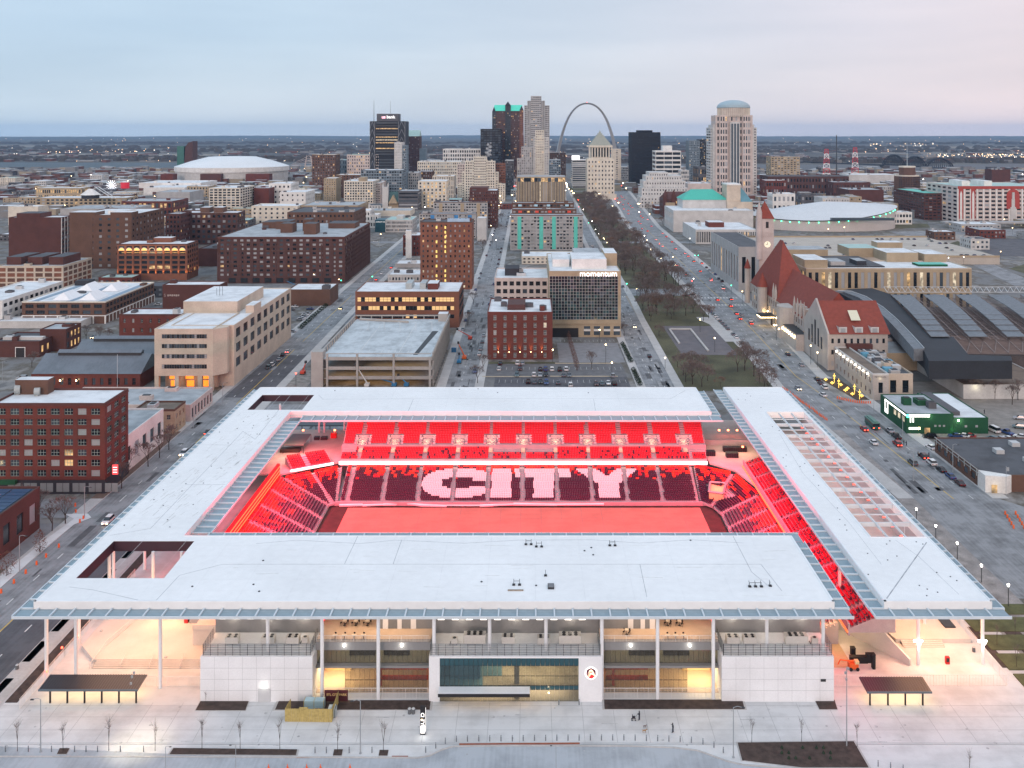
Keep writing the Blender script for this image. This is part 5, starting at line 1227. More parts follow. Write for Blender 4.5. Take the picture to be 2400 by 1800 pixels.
# ================================================================= buildings, near to far
LIT=(5,2,1,2.5,1)
b1=bld('large red brick loft at the left edge with rows of green-framed windows','E',-70,905,1100,Y=290,D=17,w='redb',f=(8,7),s=(3,7),wf=.66,hf=.62,gf=4.5,single=True,mull=3,units=0,wts=(7,4,2,.04,.02),fr=mat('green_grey_frame',(.30,.40,.37),.6,.05),cor='dkb',mx=.8,led=0)
X0,X1,Ya,Yb,Z=INFO[b1.name]
b=MB();b.box(X0,X1+.1,Ya-.1,Ya-.01,0,4.3,0);b.box(X1+.01,X1+.1,Ya-.01,Yb,0,4.3,0);b.obj('shopfront_surround',WM['drk'],b1)
for i in range(7):xx=X0+5+i*5.0;sb_=MB();sb_.box(xx,xx+1.9,Ya-.16,Ya-.11,.7,3.4);sb_.box(xx+2.05,xx+3.95,Ya-.16,Ya-.11,.7,3.4);sb_.obj('shop_window',mat('shop_glass',(.24,.27,.27),.2,.05),b1)
for dz in(Z-4.4,4.5,Z-.6):b=MB();b.box(X0,X1+.25,Ya-.25,Ya-.02,dz,dz+.3);b.box(X1+.02,X1+.25,Ya-.02,Yb,dz,dz+.3);b.obj('cornice',WM['redb'],b1)
for x,y,rr_ in((150,1010,1.5),(318,1020,1.2)):q=g('E',x,y,Z);b=MB();b.tube((q[0]-.8,q[1],Z+rr_),(q[0]+.8,q[1]+.5,Z+rr_),rr_,None,12);b.box(q[0]-.6,q[0]+.6,q[1]-.4,q[1]+.5,Z-.1,Z+rr_);b.obj('roof_tank',mat('galvanised_tank',(.35,.38,.38),.4,.1),b1)
q=g('E',130,1010,Z);BX((q[0],q[0]+10.5,q[1],q[1]+4,Z-.1,Z+4.6,0,1),'penthouse',[WM['brn'],RM['w']],b1)
q=g('I',880,390);sg=BX((-128.9,-127.2,Ya-.6,Ya-.3,6.2,9.2),'corner_sign',mat('red_sign_face',(.7,.05,.06),.5,0,em=(1,.1,.1),es=.8),b1)
for i,s_ in enumerate(('LOFTS','NOW','LEASING')):pass
b=MB()
for i in range(3):b.box(-128.7,-127.4,Ya-.64,Ya-.61,6.8+i*.75,7.05+i*.75)
b.obj('sign_lettering',mat('sign_white',(.9,.9,.9),.5,0,em=(1,1,1),es=.8),b1)
street_lamp(X1-34,Ya-3,8.5,'orange lamp glowing before the lower windows of the red brick loft',power=150)
BX((X0+3,X0+8,Ya-1.6,Ya-.2,3.4,4.6),'green_awning',WM['grn'],b1)
o=bld('two-storey yellow brick building with brown roof behind the red loft','E',1085,1520,1150,Y=347,D=11,w='tan',r='b',f=(4,2),s=(3,2),wf=.4,hf=.45,single=True,units=1,cor='brn',X=(-146.5,-131.5))
o=bld('low wide building with speckled grey roof and pink striped wall by the left street','E',1185,1700,1110,Y=362,D=25,w='pnk',r='g',f=(0,0),s=(7,1),wf=.55,hf=.7,units=3,X=(-184,-131),wts=(3,3,0,0,0))
o=bld('long low white-walled shed beside the left street','E',1080,1380,1400,Y=306,D=33,w='wht',r='g',f=(0,0),s=(5,1),wf=.5,hf=.45,units=2,X=(-150,-132.5))
INFO[o.name]
# beige government building
o=bld('big beige office block with four ribbon windows and orange-lit entrance','E',1330,1840,450,Y=404.5,D=37,w='bei',r='w',f=(0,0),s=(0,0),units=0,par=.5,X=(-162,-136.8),z0=6.6)
X0,X1,Ya,Yb,Z=INFO[o.name]
for k,dz in enumerate((10.0,14.4,18.8,23.0)):facade(MB(),None,(X0+3.2,Ya-.12),(X1-2.6,Ya-.12),dz-.2,dz+1.6,18,1,.92,.96,0,0,0,0,(5,4,1,0,0),single=o,fr=FRAMED,mull=1)
b=MB()
for dz in(10.0,14.4,18.8,23.0):b.box(X0+3,X1-2.4,Ya-.08,Ya-.01,dz-.35,dz-.2);b.box(X0+3,X1-2.4,Ya-.08,Ya-.01,dz+1.6,dz+1.75)
b.obj('window_band_trim',WM['bei'],o)
for x in(X0+.9,X0+9.5,X0+19.5,X1-1):BX((x-.9,x+.9,Ya+.1,Ya+1.9,0,6.7),'column',WM['bei'],o)
BX((X0+2,X1,Ya+7,Ya+7.4,0,6.6,0),'lobby_wall',mat('lobby_wall',(.35,.3,.25),.8,.1),o)
for i in range(3):b=MB();x=X0+4+i*7;b.box(x,x+3.4,Ya+6.8,Ya+7,3.6,5.9);b.box(x+.5,x+3.6,Ya+6.8,Ya+7,.3,2.9);b.obj('lit_lobby_glass',mat('orange_lobby',(.8,.2,.02),.5,0,em=(1,.22,.02),es=1.6),o)
lamp('AREA',((X0+X1)/2,Ya+4,6.3),500,(1,.34,.08),20,4)
b=MB();b.prism([(X1,Ya),(X1+4.6,Ya+5),(X1+4.6,Ya+9),(X1,Ya+9)],6.6,Z);b.obj('corner_bay',WM['bei'],o)
facade(MB(),None,(X1+.3,Ya+.35),(X1+4.3,Ya+4.7),8.5,Z,1,2,.55,.7,.2,0,0,0,(4,2,0,0,0),single=o,fr=FRAMED,mull=3)
o=bld('long beige rear wing of the office block running along the left street','E',1575,2100,418,Y=413,D=98,w='bei',r='w',f=(0,0),s=(9,3),wf=.6,hf=.62,single=True,units=1,X=(-158,-130.3),mull=3,fr=FRAMED,gf=6,wts=(5,2,0,0,0),par=.6)
q=INFO[o.name];addbox(o,'stair_tower',.86,1.0,.30,.42,0,3.5,WM['bei'],RM['w']);addbox(o,'upper_storey',-.2,.72,.30,.74,0,5.4,WM['bei'],RM['w'])
b=MB()
for i in range(3):b.cyl(-152+i*1.4,455,.09,q[4]+6,q[4]+9.5+i,5)
b.obj('antennas',M_dark,o)
# market hall with slate roofs
o=thing('market_hall','old brick hall with grey slate gables and arched windows, left of the beige office','hall',(-194,409,0));WB=MB();GB=MB()
facade(WB,GB,(-217.5,409),(-170,409),0,6.3,13,1,.42,.62,1,.9,.6,wts=(4,3,0,.8,.2),single=o,fr=WM['dkb'],mull=2)
WB.quad((-170,409,0),(-170,433,0),(-170,433,6.3),(-170,409,6.3));WB.tri((-170,409,6.3),(-170,433,6.3),(-170,421,12.4));WB.quad((-170,433,0),(-170,460,0),(-170,460,6.3),(-170,433,6.3));WB.tri((-170,433,6.3),(-170,460,6.3),(-170,446,13));WB.quad((-217.5,460,0),(-217.5,409,0),(-217.5,409,6.3),(-217.5,460,6.3))
WB.obj('wall',WM['redb'],o);gable(o,'roof',-217.3,-169.6,408.7,433,6.4,6.2,'x',RM['s']);gable(o,'roof',-213,-169.6,433,460,6.4,6.8,'x',RM['s'])
for(xa,xb,yc,zz) in((-211,-174,421,12.0),(-207,-170,446.5,12.6)):
 BX((xa,xb,yc-1.6,yc+1.6,zz-.8,zz+1.2),'roof_monitor',M_dark,o);gable(o,'monitor_roof',xa-.2,xb+.2,yc-2.1,yc+2.1,zz+1.2,1.1,'x',RM['s'])
for x in(-204.5,-197.5,-212):CYL((x,408.2,.3,3.4,3.9,6),'wall_lamp',GLOW,o)
b=MB();b.cyl(-176,400,.08,0,17,6);b.cyl(-176,400,.2,0,.3,8);b.obj('flagpole',M_steel,None,label='bare white flagpole in front of the slate-roofed hall',category='flagpole')
# left middle blocks
o=bld('low brick garage with white-framed gate and dark lit roof at the left edge','E',-60,340,560,yb=690,D=22,w='dkb',r='d',f=(0,0),s=(4,1),wf=.4,hf=.5,units=2,wts=(1,1,0,3,0));q=INFO[o.name];b=MB();xg=q[0]+11;b.box(xg,xg+5,q[2]-.1,q[2]-.02,0,5,0);b.box(xg+.3,xg+4.7,q[2]-.14,q[2]-.11,0,4.7,1);b.obj('gate',[mat('sign_frame_white',(.8,.8,.8),.6,0),M_black],o)
BX((q[0]+2,q[1]-1,q[2]+5,q[2]+8,q[4]-.1,q[4]+1.4,0),'clerestory',WM['lgy'],o)
o=bld('narrow white-fronted building with warm-lit arcade beside the brick garage','E',345,570,455,yb=640,D=16,w='dkb',r='g',f=(0,0),s=(4,2),wf=.5,hf=.6,units=1,wts=(1,1,0,3,1));
o=bld('low whitewashed shed with pale roof above the brick garage','E',-40,700,385,yb=440,D=14,w='lgy',r='w',f=(0,0),units=2)
o=bld('white painted warehouse with three rows of windows at the left edge','E',-200,0,205,yb=420,D=70,w='wht',r='w',f=(4,3),s=(12,3),wf=.66,hf=.5,single=False,units=3,lit=.6,X=(-330,-304))
o=bld('long brick and white loft with four pale tent-like rooflights','E',190,910,215,yb=400,yk=None,D=71,w='brn',r='w',f=(7,2),s=(15,2),wf=.7,hf=.6,gf=4.6,single=True,units=3,cor='crm',mull=3,fr=FRAMED,wts=(6,3,0,.7,0),mx=1)
q=INFO[o.name]
b=MB();n=7
for i in range(n+1):x=q[0]+(q[1]-q[0])*i/n;b.box(x-.4,x+.4,q[2]-.3,q[2]-.05,0,4.4)
for i in range(16):y=q[2]+(q[3]-q[2])*i/15;b.box(q[1]+.05,q[1]+.35,y-.35,y+.35,0,4.4)
b.box(q[0],q[1]+.4,q[2]-.35,q[2]-.05,4.4,4.9);b.box(q[1]+.05,q[1]+.4,q[2],q[3],4.4,4.9);b.obj('white_arcade',WM['wht'],o,kind='stuff')
BX((q[0],q[1],q[2]+.1,q[2]+.12,.2,4.2),'shop_glass',G_dark,o)
for i,(fx,fy) in enumerate(((.30,.08),(.62,.08),(.28,.52),(.60,.52))):xx=q[0]+(q[1]-q[0])*fx;yy=q[2]+(q[3]-q[2])*fy;gable(o,'roof_light',xx,xx+10.5,yy,yy+17,q[4],4.2,'y',mat('rooflight_white',(.74,.76,.78),.7,.03),3)
BX((q[0]+2,q[0]+11,q[3]-12,q[3]-3,q[4],q[4]+3),'plant_room',WM['drk'],o)
for k,fx in enumerate((.08,.5,.88)):b=MB();xx=q[0]+(q[1]-q[0])*fx;b.box(xx,xx+3.6,q[2]+2,q[3]-2,q[4]-.1,q[4]+.05);b.obj('blue_roof_strip',mat('blue_grey_roof',(.22,.30,.38),.8,.1),o)
o=bld('small dark red brick building with pale roof beside the beige office','E',1030,1570,325,yb=560,D=17,w='redb',r='w',f=(7,2),s=(2,2),wf=.26,hf=.42,single=True,units=2,mull=2,cor='dkb',gf=3.5)
o=bld('windowless brick warehouse with faded painted lettering','E',1405,1900,70,yb=280,D=15,w='dkb',r='w',f=(0,0),units=1)
q=INFO[o.name];mf_=mat('faded_paint',(.36,.30,.28),.95,.3,2);text('S',2.6,(q[0]+.8,q[2]-.06,8.2),mf_,o,ext=.01);b=MB();[b.box(q[0]+3+i_*1.3,q[0]+4+i_*1.3,q[2]-.06,q[2]-.03,8.4+(i_%2)*.2,9.6) for i_ in range(6)];b.obj('faded_lettering',mf_,o,kind='stuff')
o=bld('beige grid-fronted building with brick infill at the far left','A',-30,545,1380,yb=1570,D=44,w='bei',r='g',f=(7,4),s=(6,4),wf=.80,hf=.72,units=4,wts=(0,0,0,0,0,) and(1,1,1,1,1))
q=INFO[o.name]
for c in list(o.children):
 if c.name.startswith('windows'):
  for i,m_ in enumerate((WM['brn'],WM['brn'],WM['orb'],WM['orb'],WM['brn'])):c.data.materials[i]=m_
for i in range(3):addbox(o,'brick_penthouse',.05+i*.32,.27+i*.32,.2,.8,0,5.5,WM['dkb'],RM['d'])
# orange up-lit building
o=bld('brick office building glowing with orange uplights between its windows','A',1012,1615,1190,yb=1500,D=24,w='orb',r='w',f=(9,6),s=(5,6),wf=.72,hf=.62,gf=4,single=False,units=2,cor='dkb',wts=(8,1,0,.25,0),led=6)
q=INFO[o.name];n=9;M_upl=mat('uplight_glow',(1,.5,.1),.5,0,em=(1,.42,.08),es=7)
for i in range(n+1):
 x=q[0]+.5+(q[1]-q[0]-1)*i/n;BX((x-.45,x+.45,q[2]-.3,q[2]-.02,4,q[4]-5.2),'pilaster',WM['orb'],o)
 lamp('SPOT',(x,q[2]-1.1,4.2),2400,(1,.42,.09),.2,rot=(math.radians(172),0,0)).data.spot_size=math.radians(50)
for i in range(6):
 y=q[2]+.5+(q[3]-q[2]-1)*i/5;BX((q[1]+.02,q[1]+.3,y-.4,y+.4,4,q[4]-5.2),'pilaster',WM['orb'],o)
 lamp('SPOT',(q[1]+1.1,y,4.2),2000,(1,.42,.09),.2,rot=(math.radians(180),math.radians(-8),0)).data.spot_size=math.radians(50)
for i in range(n):
 x0_=q[0]+.5+(q[1]-q[0]-1)*(i+.12)/n;x1_=q[0]+.5+(q[1]-q[0]-1)*(i+.88)/n;cx=(x0_+x1_)/2;r_=(x1_-x0_)/2;b=MB();n_=8
 pts=[(cx+r_*math.cos(math.pi*k/n_),q[4]-4.6+r_*.95*math.sin(math.pi*k/n_)) for k in range(n_+1)]
 b.v=[(a,q[2]-.15,c) for a,c in pts];b.f=[tuple(range(len(pts)))];b.m=[0];b.obj('arched_window',mat('amber_window',(.5,.3,.1),.5,0,em=(1,.55,.18),es=1.0) if i!=4 else G_dark,o)
 b=MB()
 for(a,c),(a2,c2) in zip(pts,pts[1:]):b.tube((a,q[2]-.22,c),(a2,q[2]-.22,c2),.28,None,4)
 b.obj('arch_trim',WM['crm'],o)
lamp('AREA',((q[0]+q[1])/2,q[2]-2.2,q[4]-6.5),1700,(1,.5,.15),48,.6,(math.radians(150),0,0))
addbox(o,'brick_penthouse',.42,.68,.55,.95,0,3.4,WM['orb'],RM['w'])
o=bld('dark windowless brick block with a white-ribbed side wall','A',75,530,960,Y=829,D=22,w='dkb',r='w',f=(0,0),s=(4,9),wf=.6,hf=.6,units=1);addbox(o,'brick_penthouse',.15,.6,0,.9,0,4,WM['dkb'],RM['d'])
q=INFO[o.name];b=MB()
for i in range(5):y=q[2]+(q[3]-q[2])*i/4;b.box(q[1]+.02,q[1]+.4,y-.35,y+.35,0,q[4])
b.obj('white_ribs',WM['wht'],o)
o=bld('tall orange-brown brick warehouse with scattered small windows','A',600,1135,940,Y=766,D=68,w='brn',r='w',f=(7,9),s=(9,9),wf=.34,hf=.42,units=2,wts=(5,3,2,.2,0));addbox(o,'brick_penthouse',.0,.42,.0,.25,0,2.6,WM['brn'],RM['w']);addbox(o,'brick_penthouse',.66,1,.0,.2,0,2.6,WM['brn'],RM['w']);addbox(o,'white_penthouse',.5,.8,.2,.5,0,2.8,WM['wht'],RM['w'])
q=INFO[o.name];BX((q[0]-.05,q[0]+19,q[2]-.08,q[2]-.02,8,q[4]-1),'blank_wall_panel',WM['brn'],o)
b=MB()
for i in range(10):y=q[2]+(q[3]-q[2])*i/9;b.box(q[1]+.02,q[1]+.3,y-.3,y+.3,0,q[4])
b.obj('side_piers',WM['brn'],o,kind='stuff')
o=bld('narrow dark warehouse in the gap behind the orange-lit building','A',1430,1560,930,Y=905,D=30,w='dkb',r='g',f=(4,7),wf=.5,hf=.5,units=2)
o=bld('dark brick block with white-framed windows and two roof huts','A',1560,2050,920,Y=930,D=26,w='mrn',r='w',f=(11,6),s=(4,6),wf=.55,hf=.5,units=0,cor='brn',wts=(5,2,3,.1,0),led=2)
for a,c in((.30,.46),(.54,.70)):addbox(o,'brick_penthouse',a,c,.3,.8,0,5,WM['brn'],RM['w'])
o=bld('low dark brick sheds between the orange-lit building and the large brown one','A',1715,1880,1230,yb=1380,D=40,w='dkb',r='d',f=(0,0),units=3)
# big brown building
o=bld('huge brown brick building filling a whole block, with bands of paired windows','S',511,807.5,556.5,Y=692,D=109,w='mrn',r='g',f=(19,9),s=(22,9),wf=.5,hf=.5,units=5,cor='brn',wts=(4,2,4,.15,0),gf=4.5,led=3)
q=INFO[o.name]
for i in range(12):x=q[0]+(q[1]-q[0])*i/11;BX((x-.5,x+.5,q[2]-.35,q[2]-.02,0,q[4]-5),'pilaster',WM['mrn'],o)
for i in range(23):y=q[2]+(q[3]-q[2])*i/22;BX((q[1]+.02,q[1]+.35,y-.5,y+.5,0,q[4]-4),'pilaster',WM['mrn'],o)
b=MB();b.box(q[0]-.5,q[1]+.5,q[2]-.5,q[2]-.05,q[4]-1.2,q[4]+.4);b.box(q[1]+.05,q[1]+.5,q[2]-.05,q[3],q[4]-1.2,q[4]+.4);b.obj('cornice',WM['dkb'],o)
for(a,c,e,f_,h2) in((.40,.50,.30,.42,7),(.62,.72,.20,.33,8),(.55,.62,.42,.55,9),(.28,.40,.55,.75,6),(.15,.27,.6,.8,5),(.72,.95,.6,.8,4)):addbox(o,'brick_penthouse',a,c,e,f_,0,h2,WM['brn'],RM['d'])
b=MB()
for i in range(9):b.box(q[0]+8+i*8.8,q[0]+13+i*8.8,q[2]-.42,q[2]-.36,.6,4)
b.obj('ground_floor_glass',G_dark,o,kind='stuff')
# brown office, parking structure, low brick on the left street
o=bld('copper-brown office building with three bands of lit windows','F',858,1755,310,Y=536,D=35,w='orb',r='w',f=(0,0),s=(0,0),units=0,par=.4)
q=INFO[o.name]
for k,(z0_,z1_) in enumerate(((5.4,7.5),(10.0,12.3),(14.8,17.3))):
 n=26
 for i in range(n):
  x=q[0]+1.2+(q[1]-q[0]-4)*i/n;lit=brnd.random()<.55 and k>0 or brnd.random()<.25
  link('window',win_mesh((q[1]-q[0]-4)/n,z1_-z0_,mat('office_lit',(.3,.2,.1),.5,0,em=(1,.62,.26),es=.75) if lit else G_dark,FRAMED,1),o,loc=(x,q[2]-.14,z0_))
 for i in range(12):link('window',win_mesh(2.6,z1_-z0_,G_dark,FRAMED,2),o,loc=(q[1]+.14,q[2]+2+i*2.7,z0_),rz=math.pi/2)
for a,c in((.46,.52),(.60,.66)):addbox(o,'roof_vent',a,c,.3,.7,0,3.2,MATS['galvanised_tank'])
addbox(o,'brick_penthouse',.68,.78,.25,.6,0,3.4,WM['redb'],RM['w'])
o=bld('plain brick shed with pale roof by the left street','F',275,640,295,yb=430,D=26,w='brn',r='w',f=(0,0),units=2)
gs=thing('parking_structure','unfinished concrete parking structure behind the stadium with pale top deck','parking garage',(-68,412,0));M_pc=mat('precast_concrete',(.36,.35,.33),.85,.08,.3)
GX0,GX1,GY0,GY1=-93.5,-43.5,412,500
for zz in(3.6,7.8,12.0):
 BX((GX0+1,GX1,GY0+.6,GY1,zz-.35,zz,0,1 if zz==12 else 0),'deck',[M_pc,streaked('wet_deck',(.42,.46,.48),.3,.5,.15,.5) if zz==12.0 else M_pc],gs)
 BX((GX0+4,GX1,GY0+.2,GY0+.6,zz-.5,zz+.9),'spandrel',M_pc,gs);BX((GX1,GX1+.35,GY0,GY1,zz-.5,zz+1),'spandrel',M_pc,gs)
 if zz<12:
  b=MB()
  for i in range(9):x=GX0+6+i*5;b.box(x,x+.5,GY0+.1,GY0+.2,zz+.1,zz+.8)
  b.obj('spandrel_pads',M_pc,gs,kind='stuff')
for x in(GX0+4.3,GX0+17.5,GX0+33.5,GX1-.6):BX((x-.45,x+.45,GY0-.3,GY0+.55,0,14.3 if x<GX1-5 else 13),'column',M_pc,gs)
for i in range(17):y=GY0+2+i*5.2;BX((GX1+.36,GX1+.8,y-.25,y+.25,0,14.4),'column',M_pc,gs)
for i in range(17):y=GY0+4+i*5.2;BX((GX0,GX0+.5,y-.25,y+.25,0,13.6),'column',M_pc,gs)
b=MB();b.box(GX0,GX0+.5,GY0,GY1,13.6,14.2);b.box(GX0+.5,GX1+.8,GY1,GY1+.5,13.6,14.2);b.box(GX1+.3,GX1+.8,GY0,GY1,14.4,14.9);b.box(GX0+4,GX1,GY0-.2,GY0+.1,14.3,14.6);b.obj('perimeter_frame',M_pc,gs)
for i in range(9):x=GX0+3+i*5.6;BX((x,x+.4,GY1,GY1+.4,0,13.6),'column',M_pc,gs)
BX((GX0-2.5,GX0+2.6,GY0-1,GY0+5,0,15.4,0),'stair_tower',M_pc,gs);BX((GX1-5,GX1,GY1-6,GY1,12,16,0,1),'stair_tower',[M_pc,RM['w']],gs)
b=MB();b.prism([(GX0+3,GY1-3),(GX1-20,GY1-10),(GX1-20,GY1-9.5),(GX0+3,GY1-1)],12.1,13);b.obj('ramp',M_pc,gs)
b=MB()
for i in range(14):b.box(GX0+8+i*3,GX0+8.15+i*3,GY0+12,GY0+17,12.01,12.03);b.box(GX0+8+i*3,GX0+8.15+i*3,GY0+60,GY0+65,12.01,12.03)
for x in(GX0+16,GX0+34):b.box(x,x+.2,GY0+2,GY1-12,12.01,12.04)
b.obj('bay_markings',M_line,gs,kind='stuff')
b=MB();b.prism([(GX1-9,GY0+8),(GX1-7,GY0+8),(GX1-2.5,GY1-30),(GX1-5.5,GY1-30)],12.01,12.05);b.obj('dark_patch',M_black,gs)
lamp('AREA',(-70,418,7.3),420,(1,.58,.2),40,8);lamp('AREA',(-70,418,3.1),650,(1,.55,.18),40,8);lamp('AREA',(-58,418,11.4),260,(1,.62,.24),25,8)
for i in range(5):x=GX0+12+i*8;o_=thing('deck_lamp_post','white lamp post on the top deck of the parking structure','lamp post',(x,GY0+60,12),group='lamp posts on the parking deck');b=MB();b.cyl(x,GY0+60,.12,12,16,5);b.tube((x,GY0+60,16),(x-1.2,GY0+60,16.2),.12);b.obj('pole',M_steel,o_)
def lift(x,y,a,z1,lab,c,L_=9):
 o=thing('boom_lift',lab,'boom lift',(x,y,0));m_=mat('lift_'+c,{'red':(.55,.06,.03),'blue':(.03,.18,.36),'orange':(.6,.12,.02),'white':(.6,.6,.58)}[c],.5,.1)
 BX((x-1,x+1,y-1.6,y+1.6,.5,1.6),'base',m_,o);e=(x+L_*math.cos(a),y+1,z1);TU(((x,y,1.6),e,.3,.18),'boom',m_,o)
 BX((e[0]-.5,e[0]+.5,e[1]-.5,e[1]+.5,e[2]-.2,e[2]+.9),'basket',M_dark,o)
 for dx in(-.9,.9):
  for dy in(-1.1,1.1):TU(((x+dx-.15,y+dy,.45),(x+dx+.15,y+dy,.45),.45,None,8),'wheel',M_black,o)
lift(*g('F',960,1130),2.2,9.5,'long white boom reaching up the face of the parking structure','white',9);lift(*g('F',1195,1128),2.9,3.2,'blue boom lift at the foot of the parking structure','blue',7);lift(*g('F',1300,1128),2.4,4.5,'second blue boom lift right of the first at the parking structure','blue',5)
lift(*g('F',1800,890),2.1,7.5,'orange boom lift raised beside the narrow street','orange',6);lift(*g('F',1755,925),1.6,4,'small blue lift beside the orange boom','blue',2);lift(*g('F',1850,720),3.3,5,'red lift with boom lowered over the construction yard','red',7);lift(*g('F',405,1020),1.2,5,'red lift at the left foot of the parking structure','red',3);lift(*g('F',395,290),2.8,6,'blue crane boom folded over the low brick shed roof','blue',12)
for i,x in enumerate((1698,1720)):p=g('F',x,835);b=MB();b.box(p[0]-.6,p[0]+.6,p[1],p[1]+1.2,0,2.2);b.box(p[0]-.65,p[0]+.65,p[1]-.05,p[1]+1.25,2.2,2.35);b.obj('portable_toilet',mat('toilet_blue',(.04,.16,.32),.5,.1),None,label=('left','right')[i]+' of two blue portable toilets by the parking structure',category='toilet')
# brick hotel, glass office with sign, pink wing
o=bld('red brick hotel with tall white-framed windows and orange wall lights','S',1142.5,1295,733,Y=461,D=38,w='redb',r='w',f=(6,6),s=(5,6),wf=.30,hf=.66,single=True,units=5,wts=(6,3,1,.2,.6),mull=3,cor='redb',fr=mat('white_frame',(.6,.6,.58),.6,0),mx=1.2)
q=INFO[o.name];addbox(o,'maroon_penthouse',.30,.58,.2,.6,0,2.6,WM['mrn'])
for i in(1,2,3,4,5):
 x=q[0]+(q[1]-q[0])*(i+.0)/6+(0 if i!=3 else 0);CYL((x,q[2]-.35,.12,3.6,3.9,6),'wall_lamp',GLOW,o);lamp('SPOT',(x,q[2]-.6,3.8),1400,(1,.40,.10),.1,rot=(math.radians(170),0,0)).data.spot_size=math.radians(45)
o=bld('dark glass office grid with a stone frame and a glowing white sign on top','S',1286.8,1455,636,Y=511,D=74,w='tan',r='w',f=(0,0),s=(0,0),units=0,par=.4,sside='r')
q=INFO[o.name];n,m=23,14;b=MB();fb=MB();xa,xb,za,zb=q[0]+.3,q[1]-1.6,9.6,q[4]-2.6;cw,rh=(xb-xa)/n,(zb-za)/m;made=0
pm=[None]*5
for k,mm in enumerate((G_dark,G_mid,mat('teal_glass',(.03,.07,.075),.15,0,spec=.7),G_lit,mat('green_black_glass',(.015,.03,.028),.12,0,spec=.8))):
 bb=MB();bb.box(.08,cw-.08,0,.05,.08,rh-.08);pm[k]=bb.mesh('glass_pane',mm)
for i in range(n):
 for j in range(m):
  if made<300 and not(j>m-3 and i<6):
   link('glass_pane',pm[brnd.choices(range(5),(6,2,3,.05,4))[0]],o,loc=(xa+i*cw,q[2]-.1,za+j*rh));made+=1
  else:b.box(xa+i*cw+.08,xa+(i+1)*cw-.08,q[2]-.1,q[2]-.05,za+j*rh+.08,za+(j+1)*rh-.08)
b.obj('glass_panes',G_dark,o,kind='stuff')
for i in range(n+1):fb.box(xa+i*cw-.07,xa+i*cw+.07,q[2]-.2,q[2]-.02,za,zb)
for j in range(m+1):fb.box(xa,xb,q[2]-.18,q[2]-.03,za+j*rh-.06,za+j*rh+.06)
fb.obj('mullions',mat('mullion_grey',(.42,.42,.40),.5,.05),o,kind='stuff')
b=MB();b.box(q[0],q[1],q[2]-.5,q[2]-.2,7.3,9.2,0);b.box(q[0]+.5,q[0]+16,q[2]-.3,q[2]-.1,0,5,1);b.obj('base_band',[WM['tan'],M_black],o)
for k in range(4):x=q[0]+19+k*5.4;b=MB();b.box(x,x+3.4,q[2]-.25,q[2]-.05,1.2,3.4,0);b.box(x-.1,x+3.5,q[2]-1.2,q[2]-.1,3.5,4.4,1);b.box(x,x+3.4,q[2]-.25,q[2]-.05,4.6,6,0);b.obj('shop_window',[G_mid,MATS['white_frame']],o)
text('momentum',4.4,(q[1]-22.5,q[2]-.6,q[4]-2.6),mat('sign_glow',(1,1,1),.5,0,em=(1,.97,.98),es=1.0),o,ext=.2,off=.02)
addbox(o,'white_rooftop_block',.33,.82,.12,.5,0,5.5,WM['wht'],RM['w']);addbox(o,'white_rooftop_block',.06,.3,.25,.7,0,4.0,WM['wht'],RM['w']);addbox(o,'rooftop_screen',.4,.8,.55,.9,0,4.5,WM['gry'],RM['g']);addbox(o,'corner_loggia',.82,1.0,.3,.62,0,7,WM['tan'],RM['w'])
o=bld('pink concrete office wing with square dark windows left of the glass office','S',1159,1286,653,Y=541,D=40,w='pnk',r='w',f=(8,5),s=(5,5),wf=.66,hf=.55,single=True,units=2,wts=(8,1,0,0,0),mull=4,fr=FRAMED,gf=4,sside='l')
addbox(o,'cooling_tower',.18,.45,.3,.7,0,4,WM['drk'])
# the brown tower, white slab, row of low white roofs
o=bld('tall reddish-brown brick tower with two columns of lit windows','S',985,1105.9,521.4,Y=665,D=24,w='orb',r='d',f=(11,13),s=(3,13),wf=.34,hf=.45,units=2,cor='brn',wts=(4,3,3,.35,.1));q=INFO[o.name];b=MB()
for j in range(13):
 for fx in(.30,.47):
  x=q[0]+(q[1]-q[0])*fx;z=2+j*(q[4]-3)/13
  if brnd.random()<.8:b.box(x,x+1.1,q[2]-.05,q[2]-.02,z,z+1.9)
b.obj('lit_stair_windows',mat('yellow_lit_window',(.5,.4,.1),.5,0,em=(1,.68,.2),es=.85),o,kind='stuff');addbox(o,'blue_sign_screen',.52,.95,.1,.2,0,2.4,mat('pale_blue_board',(.35,.5,.65),.6,.1))
o=bld('tall white windowless slab rising beside a red building','B',1293,1340,1255,Y=830,D=5,w='wht',r='w',f=(0,0),units=0,par=0)
o=bld('red painted building behind the white slab','B',1270,1415,1300,Y=845,D=30,w='redb',r='w',f=(5,4),wf=.4,hf=.45,units=1)
o=bld('low stone building with pale roof and a row of square windows by the left street','F',1140,1417,165,yb=225,D=28,w='lgy',r='w',f=(10,1),wf=.6,hf=.5,units=2)
o=bld('low grey-topped building behind the pale-roofed stone one','B',1205,1417,1545,Y=772,D=24,w='gry',r='w',f=(0,0),units=2)
o=bld('pale-roofed shop row across the left street from the huge brown building','B',980,1080,1440,Y=890,D=40,w='gry',r='p',f=(0,0),units=1,X=(-137,-131.5) if 0 else(-152,-137));o=bld('low red brick shop row beyond the pale-roofed one on the left street','B',975,1140,1385,Y=935,D=70,w='redb',r='g',f=(0,0),s=(8,1),wf=.4,hf=.5,units=2,X=(-168,-137))
